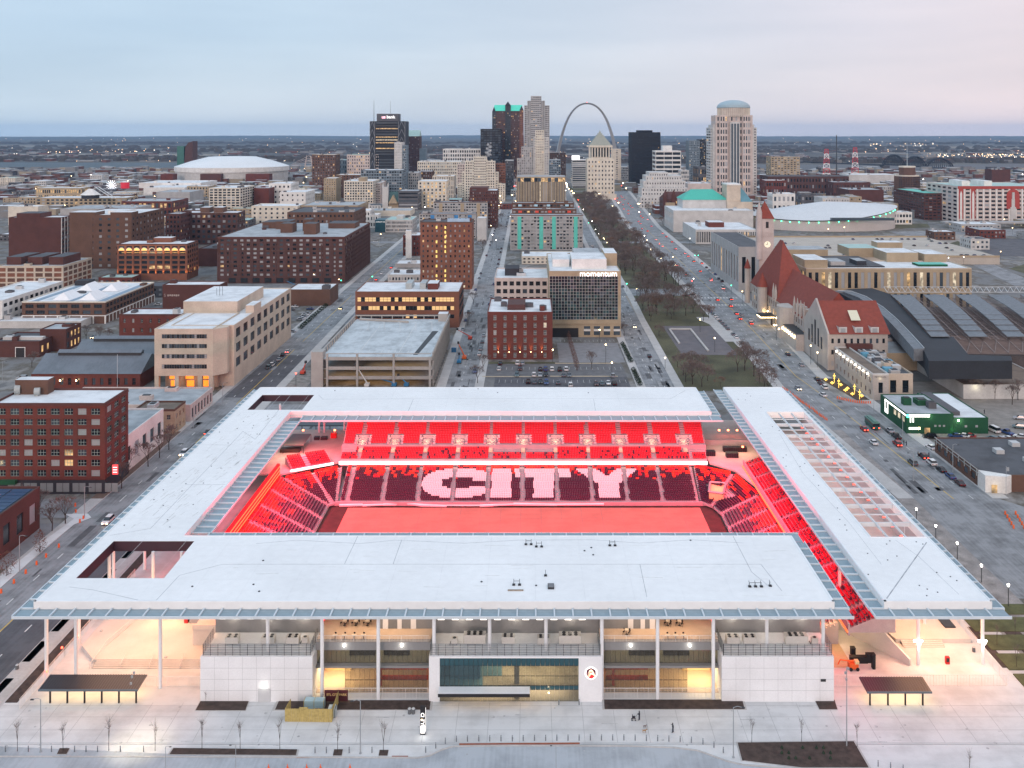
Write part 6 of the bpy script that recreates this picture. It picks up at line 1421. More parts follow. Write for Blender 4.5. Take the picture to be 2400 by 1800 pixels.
# ================================================================= middle and far city: (label, tile, x0, x1, ytop, options)
B=bld
B('beige office slab with lit top-floor strip behind the brick warehouses','A',310,1090,790,Y=1317,D=40,w='tan',f=(19,4),s=(3,4),wf=.6,hf=.55,wts=(5,2,1,.3,0),units=4)
B('low tan block with a row of glowing arches on its top floor','A',310,700,705,Y=1420,D=30,w='tan',f=(22,3),wf=.6,hf=.6,wts=(2,1,0,4,0),units=1)
B('small tan wing at the left end of the beige office slab','A',155,312,785,Y=1400,D=30,w='tan',f=(6,3),units=1)
B('long low cream building behind the dark blocks at the far left','A',70,330,865,Y=1120,D=24,w='crm',f=(0,0),units=2)
B('red-trimmed dark brick hall below the slide tower','A',1050,1485,820,Y=1240,D=60,w='redb',r='g',f=(12,2),wf=.6,hf=.6,wts=(3,1,0,1.5,0),units=4)
B('grey rooftop plant building cluttered with ducts behind the warehouses','A',520,1130,885,Y=1100,D=60,w='gry',r='g',f=(0,0),units=8)
B('blue-grey parking deck behind the brick hall','A',1350,1640,740,Y=1420,D=60,w='gry',r='g',f=(0,0),units=2)
B('white grid-fronted office cube left of the white painted blocks','A',1805,2075,705,yb=890,D=70,w='crm',f=(7,8),s=(6,8),wf=.72,hf=.62,units=5,wts=(7,2,1,.2,0))
B('brown brick block beside the white grid-fronted cube','A',2170,2330,700,Y=1420,D=40,w='dkb',f=(0,0),units=2)
B('tan building with small lit colonnade below the dome','A',1640,1740,765,Y=1500,D=20,w='tan',f=(8,1),wf=.5,hf=.8,wts=(1,0,0,6,0),units=0)
B('beige four-storey block below the white dome','A',1615,1800,690,Y=1560,D=40,w='tan',f=(7,4),units=2)
for i,(x0,x1,y,Y) in enumerate(((1200,1735,660,1720),(1240,1600,700,1640),(1140,1420,600,2300),(930,1100,595,2350),(0,60,690,1700))):B(('widest white flat roof below the dome','second white flat roof below the dome, nearer the camera','pale shed roof beyond the red barrel tower','dark red shed beyond the ferris wheel','grey shed at the far left edge')[i],'A',x0,x1,y,Y=Y,D=90,w=('wht','wht','gry','redb','gry')[i],f=(0,0),units=3)
B('dark brick block with white painted rear left of the white painted cube','B',-20,112,890,Y=1400,D=40,w='redb',f=(0,0),units=1)
B('bright white painted block with a few windows','B',205,428,925,Y=1380,D=60,w='wht',f=(5,3),wf=.3,hf=.35,units=2)
B('taller white painted wing behind the bright white block','B',112,300,850,Y=1430,D=50,w='wht',f=(5,4),wf=.4,hf=.4,units=2)
B('cream flat-topped warehouse with scattered windows above the huge brown block','B',-40,360,1045,Y=1133,D=40,w='crm',r='w',f=(8,4),wf=.35,hf=.45,units=2)
B('long sandy brick building with arched top windows','B',390,885,1040,Y=1146,D=70,w='tan',r='g',f=(22,2),wf=.4,hf=.5,units=5)
B('low brown lofts cluttered with roof huts behind the huge brown block','B',270,845,1100,Y=960,D=70,w='brn',r='d',f=(16,5),wf=.4,hf=.4,units=9)
B('tall tan hotel block with rows of small windows right of the stone dome','B',485,685,600,Y=1950,D=50,w='brn',f=(9,11),wf=.4,hf=.5,units=3,cor='tan',wts=(4,2,2,.3,0))
B('ribbed pale hall roof between the two tan hotels','B',687,782,645,Y=2050,D=60,w='bgl',r='p',f=(6,5),units=1)
B('large tan hotel with a green roof and glowing upper loggia','B',785,1060,600,Y=2000,D=60,w='pnk',r='t',f=(14,9),wf=.45,hf=.5,units=1,wts=(5,2,1,1.2,0))
o=B('dark banded tower with white lettering on its roof box','B',1030,1228,310,Y=2000,D=60,w='blk',r='d',f=(1,22),s=(1,22),wf=.97,hf=.35,units=0,par=0,wts=(1,4,0,1.2,.2));q=INFO[o.name]
b=MB();z=q[4];b.box(q[0]+2.5,q[1]-.8,q[2]+5,q[2]+45,z-.1,z+16);b.obj('sign_box',WM['dgy'],o);text('us',9.5,(q[0]+13,q[2]+4.7,z+6.2),mat('pink_sign',(1,.6,.7),.5,0,em=(1,.5,.6),es=1.6),o,ext=.3,off=.15);text('bank',9.5,(q[0]+23.5,q[2]+4.7,z+6.2),MATS['sign_white'],o,ext=.3,off=.15)
for(x0,x1) in((q[0]-11.5,q[0]-.4),(q[1]+.4,q[1]+15)):
 BX((x0,x1,q[2]-1,q[2]+60,0,z),'braced_wing',WM['drk'],o);b=MB();h_=z/8
 for k in range(8):
  b.tube((x0,q[2]-1.4,k*h_),((x0+x1)/2,q[2]-1.4,k*h_+h_*.95),.35,None,4);b.tube((x1,q[2]-1.4,k*h_),((x0+x1)/2,q[2]-1.4,k*h_+h_*.95),.35,None,4)
 b.box(x0,x0+.6,q[2]-1.6,q[2]-1,0,z);b.box(x1-.6,x1,q[2]-1.6,q[2]-1,0,z);b.obj('bracing',mat('bracing_grey',(.3,.32,.35),.5,.05),o)
b=MB();b.cyl(q[0]-4,q[2]+8,.6,z,z+44,6,0,.25);b.cyl(q[0]+28,q[2]+30,.3,z+16,z+44,5,0,.15);b.obj('mast',M_dark,o)
o=B('maroon stone tower with a green gabled top behind the banded tower','B',1292,1412,440,Y=2160,D=45,w='mrn',f=(9,24),wf=.4,hf=.45,units=0,par=0);q=INFO[o.name];gable(o,'green_roof',q[0]-2,q[1],q[2],q[3],q[4],14,'x',RM['p']);addbox(o,'east_wing',1.0,1.45,0,.8,-60,32,WM['bgl'])
B('pale grey slab tower in front of the banded tower','B',1195,1262,495,Y=1600,D=30,w='lgy',f=(5,20),wf=.18,hf=.4,units=1,X=None);B('blue-grey balconied half of the pale slab tower','B',1264,1300,520,Y=1601,D=28,w='bgl',f=(3,20),wf=.7,hf=.5,units=0)
B('wide blue glass office grid with dark piers','B',905,1262,735,Y=1500,D=50,w='bgl',f=(16,11),s=(6,11),wf=.78,hf=.62,units=3,wts=(3,6,2,.1,0),cor='drk')
B('narrow tan loft tower left of the brown stepped one','B',585,692,805,Y=1500,D=40,w='tan',f=(5,10),wf=.3,hf=.45,units=1);B('wide brown loft block behind the narrow tan tower','B',694,912,775,Y=1580,D=40,w='brn',f=(8,10),wf=.35,hf=.45,units=2,cor='tan')
o=B('cream corner building with chamfered end and dense windows','B',760,1012,830,Y=1416,D=60,w='crm',f=(11,9),s=(5,9),wf=.6,hf=.6,units=4,wts=(6,2,1,.2,0));addbox(o,'brick_penthouse',.5,.72,.0,.4,0,6,WM['tan'])
B('brown rear wing of the cream corner building','B',1014,1075,845,Y=1440,D=60,w='pnk',f=(3,9),wf=.6,hf=.5,units=1)
B('grey mid-rise with bays in front of the white wide block','B',1300,1405,755,Y=1620,D=40,w='gry',f=(6,8),units=2);B('brown brick mid-rise behind the grey one with bays','B',1385,1520,745,Y=1700,D=40,w='brn',f=(7,8),units=2)
B('dark parking decks behind the green-roofed church','B',1230,1402,915,Y=1330,D=40,w='dgy',r='g',f=(1,5),wf=.96,hf=.4,units=1)
o=B('cream classical block with glowing columns and arched top floor','B',1400,1645,830,Y=1373,D=50,w='crm',f=(7,8),s=(3,8),wf=.42,hf=.6,units=1,wts=(3,1,0,3.2,0),led=4);
B('long white office block with rows of square windows behind the cream classical one','B',1395,1770,660,Y=1800,D=70,w='crm',f=(22,9),wf=.5,hf=.55,units=6);B('white ribbed low block beside the long white one','B',1525,1712,785,Y=1560,D=40,w='crm',f=(12,5),wf=.4,hf=.8,units=2)
B('broad white grid block standing alone near the dark cube tower','B',1615,1940,552,Y=2100,D=60,w='wht',f=(16,8),wf=.65,hf=.6,units=5)
B('black cube tower with a few lit windows left of the green-roofed pair','B',1940,2118,378,Y=2050,D=60,w='blk',r='d',f=(7,22),wf=.8,hf=.5,units=1,wts=(4,3,0,.25,0))
o=thing('tower','tall red-brown twin tower with glowing green gabled roofs','tower',(-30,2150,0));Yt=2150;S_=lambda x,y,Y=2150:((x-CX)*Y/F,H-(y-CY)*Y/F)
def tower_part(o,x0,x1,yt,Y,D,w,f,wf,hf,wts=(6,2,1,.2,0),nm='shaft'):
 X0,Z=S_(x0,yt,Y);X1,_=S_(x1,yt,Y);wb,gb=MB(),MB();facade(wb,gb,(X0,Y),(X1,Y),0,Z,f[0],f[1],wf,hf,wts=wts)
 c=(X0+X1)/2<0;a,e=((X1,Y),(X1,Y+D)) if c else((X0,Y+D),(X0,Y));facade(wb,gb,a,e,0,Z,f[0],f[1],wf,hf,wts=wts)
 a,e=((X0,Y+D),(X0,Y)) if c else((X1,Y),(X1,Y+D));wb.quad((*a,0),(*e,0),(*e,Z),(*a,Z));wb.quad((X0,Y,Z),(X1,Y,Z),(X1,Y+D,Z),(X0,Y+D,Z));wb.quad((X1,Y+D,0),(X0,Y+D,0),(X0,Y+D,Z),(X1,Y+D,Z))
 wb.obj(nm,WM[w],o);
 if gb.f:gb.obj('windows',WIN,o,kind='stuff')
 return X0,X1,Z
for(x0,x1,yt,w_,f_) in((1153.5,1162,262,'drk',(2,30)),(1162,1184,260,'mrn',(6,34)),(1184,1197,247,'drk',(3,34)),(1197,1218,260,'mrn',(6,34)),(1218,1227,258,'orb',(2,34))):X0,X1,Z=tower_part(o,x0,x1,yt,2150-(2 if w_!='mrn' else 0),30,w_,f_,.55,.45,(5,3,1,.4,0))
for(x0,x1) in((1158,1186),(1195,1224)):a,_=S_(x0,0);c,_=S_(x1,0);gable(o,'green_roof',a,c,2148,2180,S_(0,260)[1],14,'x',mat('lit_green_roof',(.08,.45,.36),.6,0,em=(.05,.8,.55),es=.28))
a,z=S_(1184,247);c,_=S_(1197,247);gable(o,'spire',a,c,2147,2160,z,9,'y',WM['drk']);a,z=S_(1153.5,262);c,_=S_(1162,0);gable(o,'spire',a,c,2147,2160,z,11,'y',WM['drk']);a,z=S_(1218,258);c,_=S_(1227,0);gable(o,'spire',a,c,2147,2160,z,10,'y',WM['drk'])
o=thing('tower','tallest grey stepped stone tower left of the great arch','tower',(12,1950,0))
for(x0,x1,yt,w_,f_,Y) in((1228.5,1288,247,'gry',(12,40),1960),(1236,1277,236,'gry',(8,42),1956),(1244,1269,225,'dgy',(5,44),1952)):tower_part(o,x0,x1,yt,Y,40,w_ if w_!='dgy' else 'gry',f_,.66,.42,(6,3,1,.15,0))
o=thing('tower','slimmer pale stepped art-deco tower in front of the tallest grey tower','tower',(0,1600,0))
for(x0,x1,yt,w_,f_,Y) in((1212,1286,372,'gry',(16,14),1606),(1222,1283,344,'gry',(13,20),1604),(1251,1286,322,'lgy',(8,24),1600),(1255,1275,305,'crm',(4,26),1598)):tower_part(o,x0,x1,yt,Y,30,w_,f_,.45,.5,(4,3,2,.3,.2))
B('tan tower with grey crown just left of the arch foot','C',322,465,580,Y=2200,D=40,w='brn',f=(9,12),units=1,cor='gry');B('grey glass mid-rise below the tan tower by the arch','C',320,420,645,Y=1900,D=40,w='bgl',f=(6,12),wf=.7,units=1)
o=thing('tower','large white stepped art-deco tower with battlements and grids of dark windows','tower',(-50,1500,0))
for(x0,x1,yt,w_,f_,Y) in((1072,1184,432,'crm',(20,8),1504),(1072,1110,385,'pnk',(7,14),1530),(1160,1184,384,'orb',(5,14),1530),(1082,1168,404,'crm',(15,12),1502),(1090,1160,378,'crm',(13,15),1500),(1110,1140,368,'crm',(6,17),1498)):
 X0,X1,Z=tower_part(o,x0,x1,yt,Y,26,w_,f_,.5,.55,(7,2,1,.1,0))
 b=MB();n=6
 for i in range(n):x=X0+(X1-X0)*(i+.2)/n;b.box(x,x+(X1-X0)/n*.35,Y,Y+1,Z,Z+2.2)
 b.obj('battlements',WM[w_],o,kind='stuff')
B('dark grey tower wing right of the white stepped tower','B',2152,2225,650,Y=1650,D=40,w='dgy',f=(6,14),units=1,cor='gry')
o=B('maroon brick tower block in front of the white stepped tower','B',1845,2085,912,Y=1092,D=40,w='dkb',f=(12,12),s=(6,12),wf=.4,hf=.45,units=2,wts=(4,3,2,.2,0));addbox(o,'upper_floors',0,.64,.1,.9,0,3.5,WM['dkb'])
for lab,x0,x1,yt,Y,cs in(('tan apartment slab with blue panels behind the tall brown tower',1410,1900,1112,985,(.2,.62,.86)),('farther apartment slab with tan panels and pale balconies',1535,2000,1012,1080,(.1,.5,.8))):
 o=B(lab,'B',x0,x1,yt,Y=Y,D=20,w='gry',r='g',f=(20,9),s=(4,9),wf=.7,hf=.5,units=4,wts=(4,2,3,.3,0),cor='brn');q=INFO[o.name]
 for c_ in cs:b=MB();x=q[0]+(q[1]-q[0])*c_;b.box(x,x+4,q[2]-.3,q[2]-.02,2,q[4]-1);b.obj('coloured_panel',mat('blue_panel',(.04,.2,.45),.6,.1) if Y<1000 else WM['tan'],o)
B('small pale church-like block with an arched window beside the narrow street','B',1910,1990,1150,Y=960,D=20,w='lgy',f=(0,0),units=0)
# cathedral, green hall, civic block
o=thing('church','old stone church with pinnacled tower and dark green roof','church',(-75,1330,0));X0,Z=S_(900,0,1330);b=MB();a=(896-CX)*1330/F;b.box(a,a+8,1330,1338,0,33);b.obj('tower',WM['lgy'],o)
for dx in(0,7):
 for dy in(0,7):CYL((a+.5+dx,1330.5+dy,.8,33,40,4,0,.1),'pinnacle',WM['lgy'],o)
BX((a+9,a+45,1332,1352,0,12),'nave_wall',WM['tan'],o);gable(o,'roof',a+9,a+45,1331,1353,12,14,'x',mat('dark_green_slate',(.05,.11,.11),.7,.1));gable(o,'gable_wing',a+9,a+22,1326,1340,10,12,'y',WM['tan'])
o=B('long low hall with glowing cornice and dark green roof','B',985,1335,1085,Y=1240,D=45,w='crm',r='g',f=(0,0),units=3);lamp('AREA',(-90,1236,11),1500,(1,.65,.3),80,1,(math.radians(60),0,0))
o=B('low modern block with teal corner mural and ribbon of fins','B',1118,1350,1165,Y=1042,D=45,w='lgy',r='p',f=(22,3),wf=.6,hf=.6,units=3,sside='r');q=INFO[o.name];addbox(o,'drum',.35,.6,.3,.7,0,3.5,WM['lgy']);BX((q[0]-12,q[0]-.1,q[2]+3,q[2]+25,0,q[4]),'mural_block',mat('teal_mural',(.02,.09,.12),.5,.2,.3),o)
text('HOME OF THE',1.6,(q[0]-11.3,q[2]+2.9,q[4]-2.8),MATS['sign_white'],o,ext=.02)
B('white two-storey block left of the green-roofed hall','B',890,985,1085,Y=1110,D=30,w='wht',f=(4,3),units=1);B('small white shop row right of the white two-storey block','B',985,1055,1120,Y=1090,D=20,w='wht',f=(3,2),units=1)
# turquoise apartment block
o=B('big balconied apartment slab with turquoise stair bands','S',1196,1366,505,Y=885,D=18,w='gry',r='g',f=(22,10),s=(4,10),wf=.7,hf=.5,units=0,wts=(4,2,4,.3,.1),cor='brn',sside='l');q=INFO[o.name]
for fx in(.10,.40,.575,.875):x=q[0]+(q[1]-q[0])*fx;BX((x,x+3.6,q[2]-.5,q[2]-.02,1,q[4]-1.2),'turquoise_band',mat('turquoise_paint',(.10,.50,.42),.6,.06),o)
for j in range(9):
 for fx in(.02,.2,.29,.5,.68,.77,.95):x=q[0]+(q[1]-q[0])*fx;b=MB();z=3.6+j*3.15;b.box(x,x+3.4,q[2]-1.3,q[2]-.05,z,z+.2,0);b.box(x,x+3.4,q[2]-1.3,q[2]-1.2,z+.2,z+1.1,0);b.obj('balcony',WM['gry'],o)
for k,(Yk,zk,cc,lab) in enumerate(((908,36.5,'red_balcony_panel','second apartment slab behind the turquoise one, with red panels'),(935,40.5,'sky_balcony_panel','third apartment slab at the back, with pale blue panels'))):
 yt=CY+(H-zk)*F/Yk;o=B(lab,'S',1200,1345+6*(1-k),yt,Y=Yk,D=16,w='brn',r='g',f=(18,11),wf=.7,hf=.5,units=3,wts=(4,2,4,.3,.1));q=INFO[o.name]
 for fx in(.10,.36,.56,.86):x=q[0]+(q[1]-q[0])*fx;BX((x,x+3.4,q[2]-.3,q[2]-.02,q[4]-3.2,q[4]-1.2),'panel',mat(cc,(.7,.08,.05) if k==0 else(.4,.65,.8),.6,.06),o)
# civic blocks round the park head
o=B('fluted tan civic building with a glowing glazed top floor','C',40,462,790,Y=1484,D=50,w='tan',r='g',f=(30,1),s=(8,1),wf=.38,hf=.96,units=0,cor='gry');q=INFO[o.name];facade(MB(),GB_:=MB(),(q[0]+1,q[2]-.5),(q[1]-1,q[2]-.5),q[4]-8,q[4]-1.5,14,1,.9,.9,0,0,0,0,(1,3,0,2.4,1));GB_.obj('glazed_top_floor',WIN,o,kind='stuff')
o=B('pale classical courthouse tower with a stepped pyramid roof','C',650,885,640,Y=1550,D=44,w='crm',f=(8,9),wf=.36,hf=.42,units=0,wts=(5,2,1,.5,0),par=1);q=INFO[o.name];cx,cy=(q[0]+q[1])/2,q[2]+22
b=MB();b.box(cx-20,cx+20,cy-19,cy+19,q[4],q[4]+2);b.box(cx-15.5,cx+15.5,cy-15,cy+15,q[4]+2,q[4]+20);b.box(cx-20,cx+20,cy-19,cy+19,q[4]+20,q[4]+23);b.obj('temple_top',WM['crm'],o)
for i in range(9):x=cx-18.6+i*4.65;CYL((x,cy-17.6,1.1,q[4]+2,q[4]+20,8),'temple_column',WM['crm'],o)
BX((cx-15.4,cx+15.4,cy-15.2,cy-15.05,q[4]+4,q[4]+19),'dark_recess',G_dark,o)
b=MB();n=9
for i in range(n):r_=17.5*(1-i/n);b.box(cx-r_,cx+r_,cy-r_,cy+r_,q[4]+23+i*2.5,q[4]+25.5+i*2.5)
b.cyl(cx,cy,1,q[4]+45,q[4]+49,6,0,.2);b.obj('pyramid_roof',mat('pale_step_roof',(.34,.38,.35),.8,.08),o)
BX((q[0]-3,q[1]+3,q[2]-4,q[2]-.1,0,9),'portico',WM['crm'],o)
o=B('white and dark banded office with a glowing roof box left of the pyramid tower','C',520,655,645,Y=1850,D=50,w='lgy',f=(1,13),s=(1,13),wf=.98,hf=.6,units=0);q=INFO[o.name];BX((q[0]+.5,q[1]-16,q[2]+1,q[2]+30,q[4],q[4]+8),'glowing_sign_box',mat('glow_box',(1,1,1),.5,0,em=(1,.97,.95),es=1.6),o)
B('pale slab hotel behind the pyramid tower','C',872,942,552,Y=2000,D=40,w='crm',f=(1,16),wf=.2,hf=.5,units=0);B('low grey blocks between the pyramid tower and black tower','C',885,1030,705,Y=2100,D=40,w='gry',f=(12,6),wf=.6,units=3)
o=B('plain black glass tower right of the arch','C',1032,1283,405,Y=1900,D=58,w='blk',r='d',f=(26,34),s=(20,34),wf=.5,hf=.45,units=0,par=0,wts=(9,.5,0,.03,0));addbox(o,'plant_floor',.25,.75,.2,.8,0,4,WM['blk'])
o=B('white gridded office tower right of the black tower','C',1240,1460,568,Y=1750,D=45,w='wht',f=(3,9),s=(2,9),wf=.94,hf=.6,units=0,wts=(9,.5,0,0,0));addbox(o,'plant_floor',.32,.68,.2,.7,0,10,WM['wht'])
o=thing('courthouse','grey ziggurat-like stone government building with a columned base','government building',(140,1373,0))
for(x0,x1,yt,f_,Y) in((1501,1612,462,(14,3),1373),(1504,1612,440,(16,5),1380),(1508,1606,424,(16,6),1386),(1514,1598,412,(14,7),1392),(1522,1566,404,(8,8),1398)):tower_part(o,x0,x1,yt,Y,44,'lgy',f_,.34,.42)
X0,Z=S_(1503,463,1371)
for i in range(12):CYL((X0+4+i*4.6,1370.5,1.0,0,Z-4,8),'column',WM['lgy'],o)
B('beige block below the domed courthouse tower','C',1520,1720,850,Y=1480,D=50,w='pnk',f=(0,0),units=3);B('glass apartment tower left of the domed tower','C',1530,1622,480,Y=1900,D=40,w='bgl',f=(7,26),wf=.6,hf=.6,units=1);B('darker glass slab tower behind the glass apartment tower','C',1622,1712,470,Y=1960,D=40,w='drk',f=(8,26),wf=.7,hf=.5,units=0,wts=(3,3,1,.3,.1))
B('low sports hall with a curved dark roof left of the domed tower','C',1610,1720,710,Y=1750,D=60,w='dgy',r='d',f=(8,3),wf=.7,units=1,wts=(2,2,0,2,0));B('white gridded low office right of the ziggurat building','C',1460,1530,735,Y=1650,D=30,w='lgy',f=(5,6),wf=.7,units=1)
# domed courthouse tower
o=thing('tower','pale stone courthouse tower with a shallow round dome, tallest on the right','tower',(205,1535,0));cx=(1719.5-CX)*1560/F
for(x0,x1,yt,f_,Y,w_,wf_,hf_) in((1665.5,1773.5,299,(2,26),1552,'lgy',.94,.45),(1670.5,1768,292,(6,24),1546,'lgy',.3,.5),(1677,1764,270,(8,13),1540,'pnk',.34,.62)):tower_part(o,x0,x1,yt,Y,38,w_,f_,wf_,hf_,(7,2,1,.15,0))
for s_ in(0,1):
 x0,x1=((1687,1705.5),(1740.5,1759))[s_];tower_part(o,x0,x1,270,1536,8,'pnk',(3,13),.55,.66)
tower_part(o,1712,1734,286,1534,8,'lgy',(3,1),.7,.97,(2,6,0,0,0),'central_bay')
CYL((cx,1562,25.5,150-12,151+0,28),'drum',WM['pnk'],o)
for i in range(26):a=math.pi*(1+i/25);BX((cx+26.3*math.cos(a)-.6,cx+26.3*math.cos(a)+.6,1562+26.3*math.sin(a)-.6,1562+26.3*math.sin(a)+.6,136,151),'drum_pier',WM['crm'],o)
b=MB();n=28;rings=[(27.2*math.cos(k*math.pi/12),152.2+12*math.sin(k*math.pi/12)) for k in range(7)];b.cyl(cx,1562,27.6,151,152.2,n)
for(r0,z0),(r1,z1) in zip(rings,rings[1:]):
 b.cyl(cx,1562,r0,z0,z1,n,0,max(.3,r1))
dome_=b.obj('dome',mat('dome_blue_grey',(.30,.40,.45),.5,.05),o)
# great arch
o=thing('arch_monument','giant stainless steel catenary arch on the horizon','monument',(158,2620,0));M_ss=mat('stainless_steel',(.42,.43,.45),.32,.03,.05,metal=.6);b=MB();n=56;rot=math.radians(6)
prev=None
for i in range(n+1):
 u=-91.3+182.6*i/n;z=max(-2,211.5-20.96*math.cosh(u/30.38));sl=-(20.96/30.38)*math.sinh(u/30.38);tz=Vector((1,0,sl)).normalized();nn=Vector((-tz.z,0,tz.x));r_=11.0-6.6*(z/190)
 pts=[Vector((u,0,z))-nn*r_*.62,Vector((u,-r_*.58,z))+nn*r_*.4,Vector((u,r_*.58,z))+nn*r_*.4]
 pts=[Vector((158+p.x*math.cos(rot)-p.y*math.sin(rot),2620+p.x*math.sin(rot)+p.y*math.cos(rot),p.z)) for p in pts]
 if prev:
  for k in range(3):b.quad(tuple(prev[k]),tuple(pts[k]),tuple(pts[(k+1)%3]),tuple(prev[(k+1)%3]))
 prev=pts
b.obj('arch_body',M_ss,o);CYL((158,2620,.9,191,193,6),'beacon',GLOWR,o)
# dome hall
o=thing('domed_hall','huge low white convention dome at the far left','convention hall',((532-CX)*2000/F,2000,0));cx=(532-CX)*2080/F;CYL((cx,2120,124,24,34,40),'rim',WM['wht'],o);b=MB();b.cyl(cx,2120,124,34,46,40,0,88);b.cyl(cx,2120,88,46,55,40,0,52);b.obj('dome_roof',mat('dome_white',(.66,.70,.72),.7,.04,.02),o)
CYL((cx,2120,122,0,24,40),'drum_wall',WM['lgy'],o)
for(fx,w_,c_) in((-110,26,'redb'),(-26,44,'dkb'),(70,50,'redb')):BX((cx+fx,cx+fx+w_,1985,2010,0,22),'brick_block',WM[c_],o)
# sloped glass office with curved red top
o=thing('tower','green glass hotel tower with a curved red top beyond the dome','tower',((433-CX)*2500/F,2500,0));x0,x1=(415-CX)*2500/F,(452-CX)*2500/F;BX((x0,x0+18,2500,2530,0,73),'green_half',mat('green_glass',(.03,.13,.11),.2,.1),o);b=MB();b.v=[(x0+18,2499,0),(x1,2499,0),(x1,2499,86),(x0+30,2499,82),(x0+22,2499,70),(x0+18,2535,0),(x1,2535,0),(x1,2535,86),(x0+30,2535,82),(x0+22,2535,70)];b.f=[(0,1,2,3,4),(1,6,7,2),(2,7,8,3),(3,8,9,4),(5,9,8,7,6),(0,4,9,5)];b.m=[0]*6;b.obj('red_half',WM['mrn'],o)
# fair rides
cx,Yr=(261-CX)*1700/F,1700;o=thing('ferris_wheel','white-lit big wheel seen edge-on among the left warehouses','ferris wheel',(cx,Yr,0));zc=H-(434-CY)*Yr/F;M_wl=mat('wheel_lights',(1,1,1),.5,0,em=(.95,.95,1),es=2.5)
for i in range(14):a=math.pi*2*i/14;TU(((cx,Yr,zc),(cx+9.5*math.cos(a),Yr,zc+9.5*math.sin(a)),.28,None,3,0),'spoke',M_wl,o)
b=MB();b.tube((cx-5,Yr,0),(cx,Yr,zc),.4);b.tube((cx+5,Yr,0),(cx,Yr,zc),.4);b.obj('support',M_steel,o)
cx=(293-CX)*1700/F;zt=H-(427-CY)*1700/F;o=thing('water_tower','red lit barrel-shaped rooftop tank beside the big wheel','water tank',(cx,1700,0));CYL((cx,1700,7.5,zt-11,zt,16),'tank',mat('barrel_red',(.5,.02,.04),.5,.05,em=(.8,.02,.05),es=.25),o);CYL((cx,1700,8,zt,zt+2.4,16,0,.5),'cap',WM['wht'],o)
b=MB()
for dx in(-5,5):b.tube((cx+dx,1700,0),(cx+dx,1700,zt-11),.5)
b.obj('legs',M_dark,o)
cx,Yr=(212-CX)*1290/F,1290;o=thing('tent_roof','white pyramid tent roof with a long slide on a left rooftop','tent',(cx,Yr,22));CYL((cx,Yr,14,25,33,8,0,3),'canopy',WM['wht'],o);b=MB();b.tube((cx+6,Yr,36),(cx+30,Yr,20),.5);b.tube((cx+10,Yr+2,36),(cx+34,Yr+2,20),.5);b.obj('slide',M_steel,o);CYL((cx,Yr,12,20,25,8),'base',WM['drk'],o)
# ================================================================= right-hand side
# railway headhouse with clock tower
hs=thing('station_headhouse','long grey stone station with red tiled roofs and a clock tower on the right','station',(145,441,0));ST_=WM['lgy'];stn=wm('rough_limestone',(.40,.37,.34));RT=RM['r']
wb,gb=MB(),MB()
def hwall(p,q,z,c,r_,wf=.45,hf=.5,wts=(5,2,1,.6,.3),z0=0):facade(wb,gb,p,q,z0,z,c,r_,wf,hf,wts=wts)
hwall((140,441),(168,441),16.8,9,3,.4,.42);hwall((140,478),(140,441),16.8,7,3,.4,.5);hwall((168,441),(168,478),16.8,0,0)
hwall((141.5,600),(141.5,478),15,26,3,.5,.6,(5,2,1,1.4,.3));wb.quad((166,478,0),(166,610,0),(166,610,15),(166,478,15));wb.obj('wall',stn,hs);gb.obj('windows',WIN,hs,kind='stuff')
gable(hs,'roof',140.5,169,440.4,478,16.8,12.5,'x',RT);gable(hs,'roof',141,168,470,572,15,16,'y',RT,0);gable(hs,'roof',141.2,164,537,603,15,31,'y',RT,30)
b=MB();b.v=[(140.3,440.2,0),(140.3,478.2,0),(140.3,478.2,17),(140.3,459,30.5),(140.3,440.2,17)];b.v+=[(x-.9,y,z) for x,y,z in b.v];b.f=[(0,1,2,3,4),(9,8,7,6,5)]+[(i,5+i,5+(i+1)%5,(i+1)%5) for i in range(5)];b.m=[0]*7;b.obj('gable_wall',stn,hs)
for i in range(5):y=449+i*5;BX((139.1,139.3,y-.8,y+.8,8,20-abs(i-2)*3.2),'lancet_window',G_dark,hs)
for x in(147,154.5,162):b=MB();b.box(x-1.9,x+1.9,441.3,446,16.9,20,0,1);b.box(x-1.1,x+1.1,441.1,441.28,17.5,19.4,2);b.obj('dormer',[ST_,RT,G_pale],hs)
b=MB();b.v=[(152.5,446.5,22),(157,446.5,22),(157,452,25.8),(152.5,452,25.8)];b.v=[(x,y-.5,z+.2) for x,y,z in b.v];b.f=[(0,1,2,3)];b.m=[0];b.obj('skylight',mat('skylight_pale',(.6,.6,.45),.4,0),hs)
BX((148,160,438.6,440.9,8,12.5),'copper_bay',WM['dkb'],hs)
for(x,y,r_,zt,cone) in((142,512,7.5,17,0),(138.4,560,2.9,19.6,8.2),(142,614,1.8,22.6,6.2)):
 CYL((x,y,r_,0,zt,16),'turret',stn,hs)
 if cone:CYL((x,y,r_+.5,zt,zt+cone,12,0,.1),'turret_cone',RT,hs)
for i,y in enumerate((484,490,496,502,540,545)):b=MB();b.cyl(141.2,y,.8,14,19.5,6);b.cyl(141.2,y,.8,19.5,24,6,0,.1);b.obj('stone_pinnacle',stn,hs)
for y in(486,493,500):BX((141.6,147,y-1.8,y+1.8,15,20),'wall_dormer',stn,hs)
ct_x,ct_y=151.5,607;tw=4.7
BX((ct_x-tw,ct_x+tw,ct_y-tw,ct_y+tw,0,56),'clock_tower',wm('tower_limestone',(.47,.42,.40)),hs)
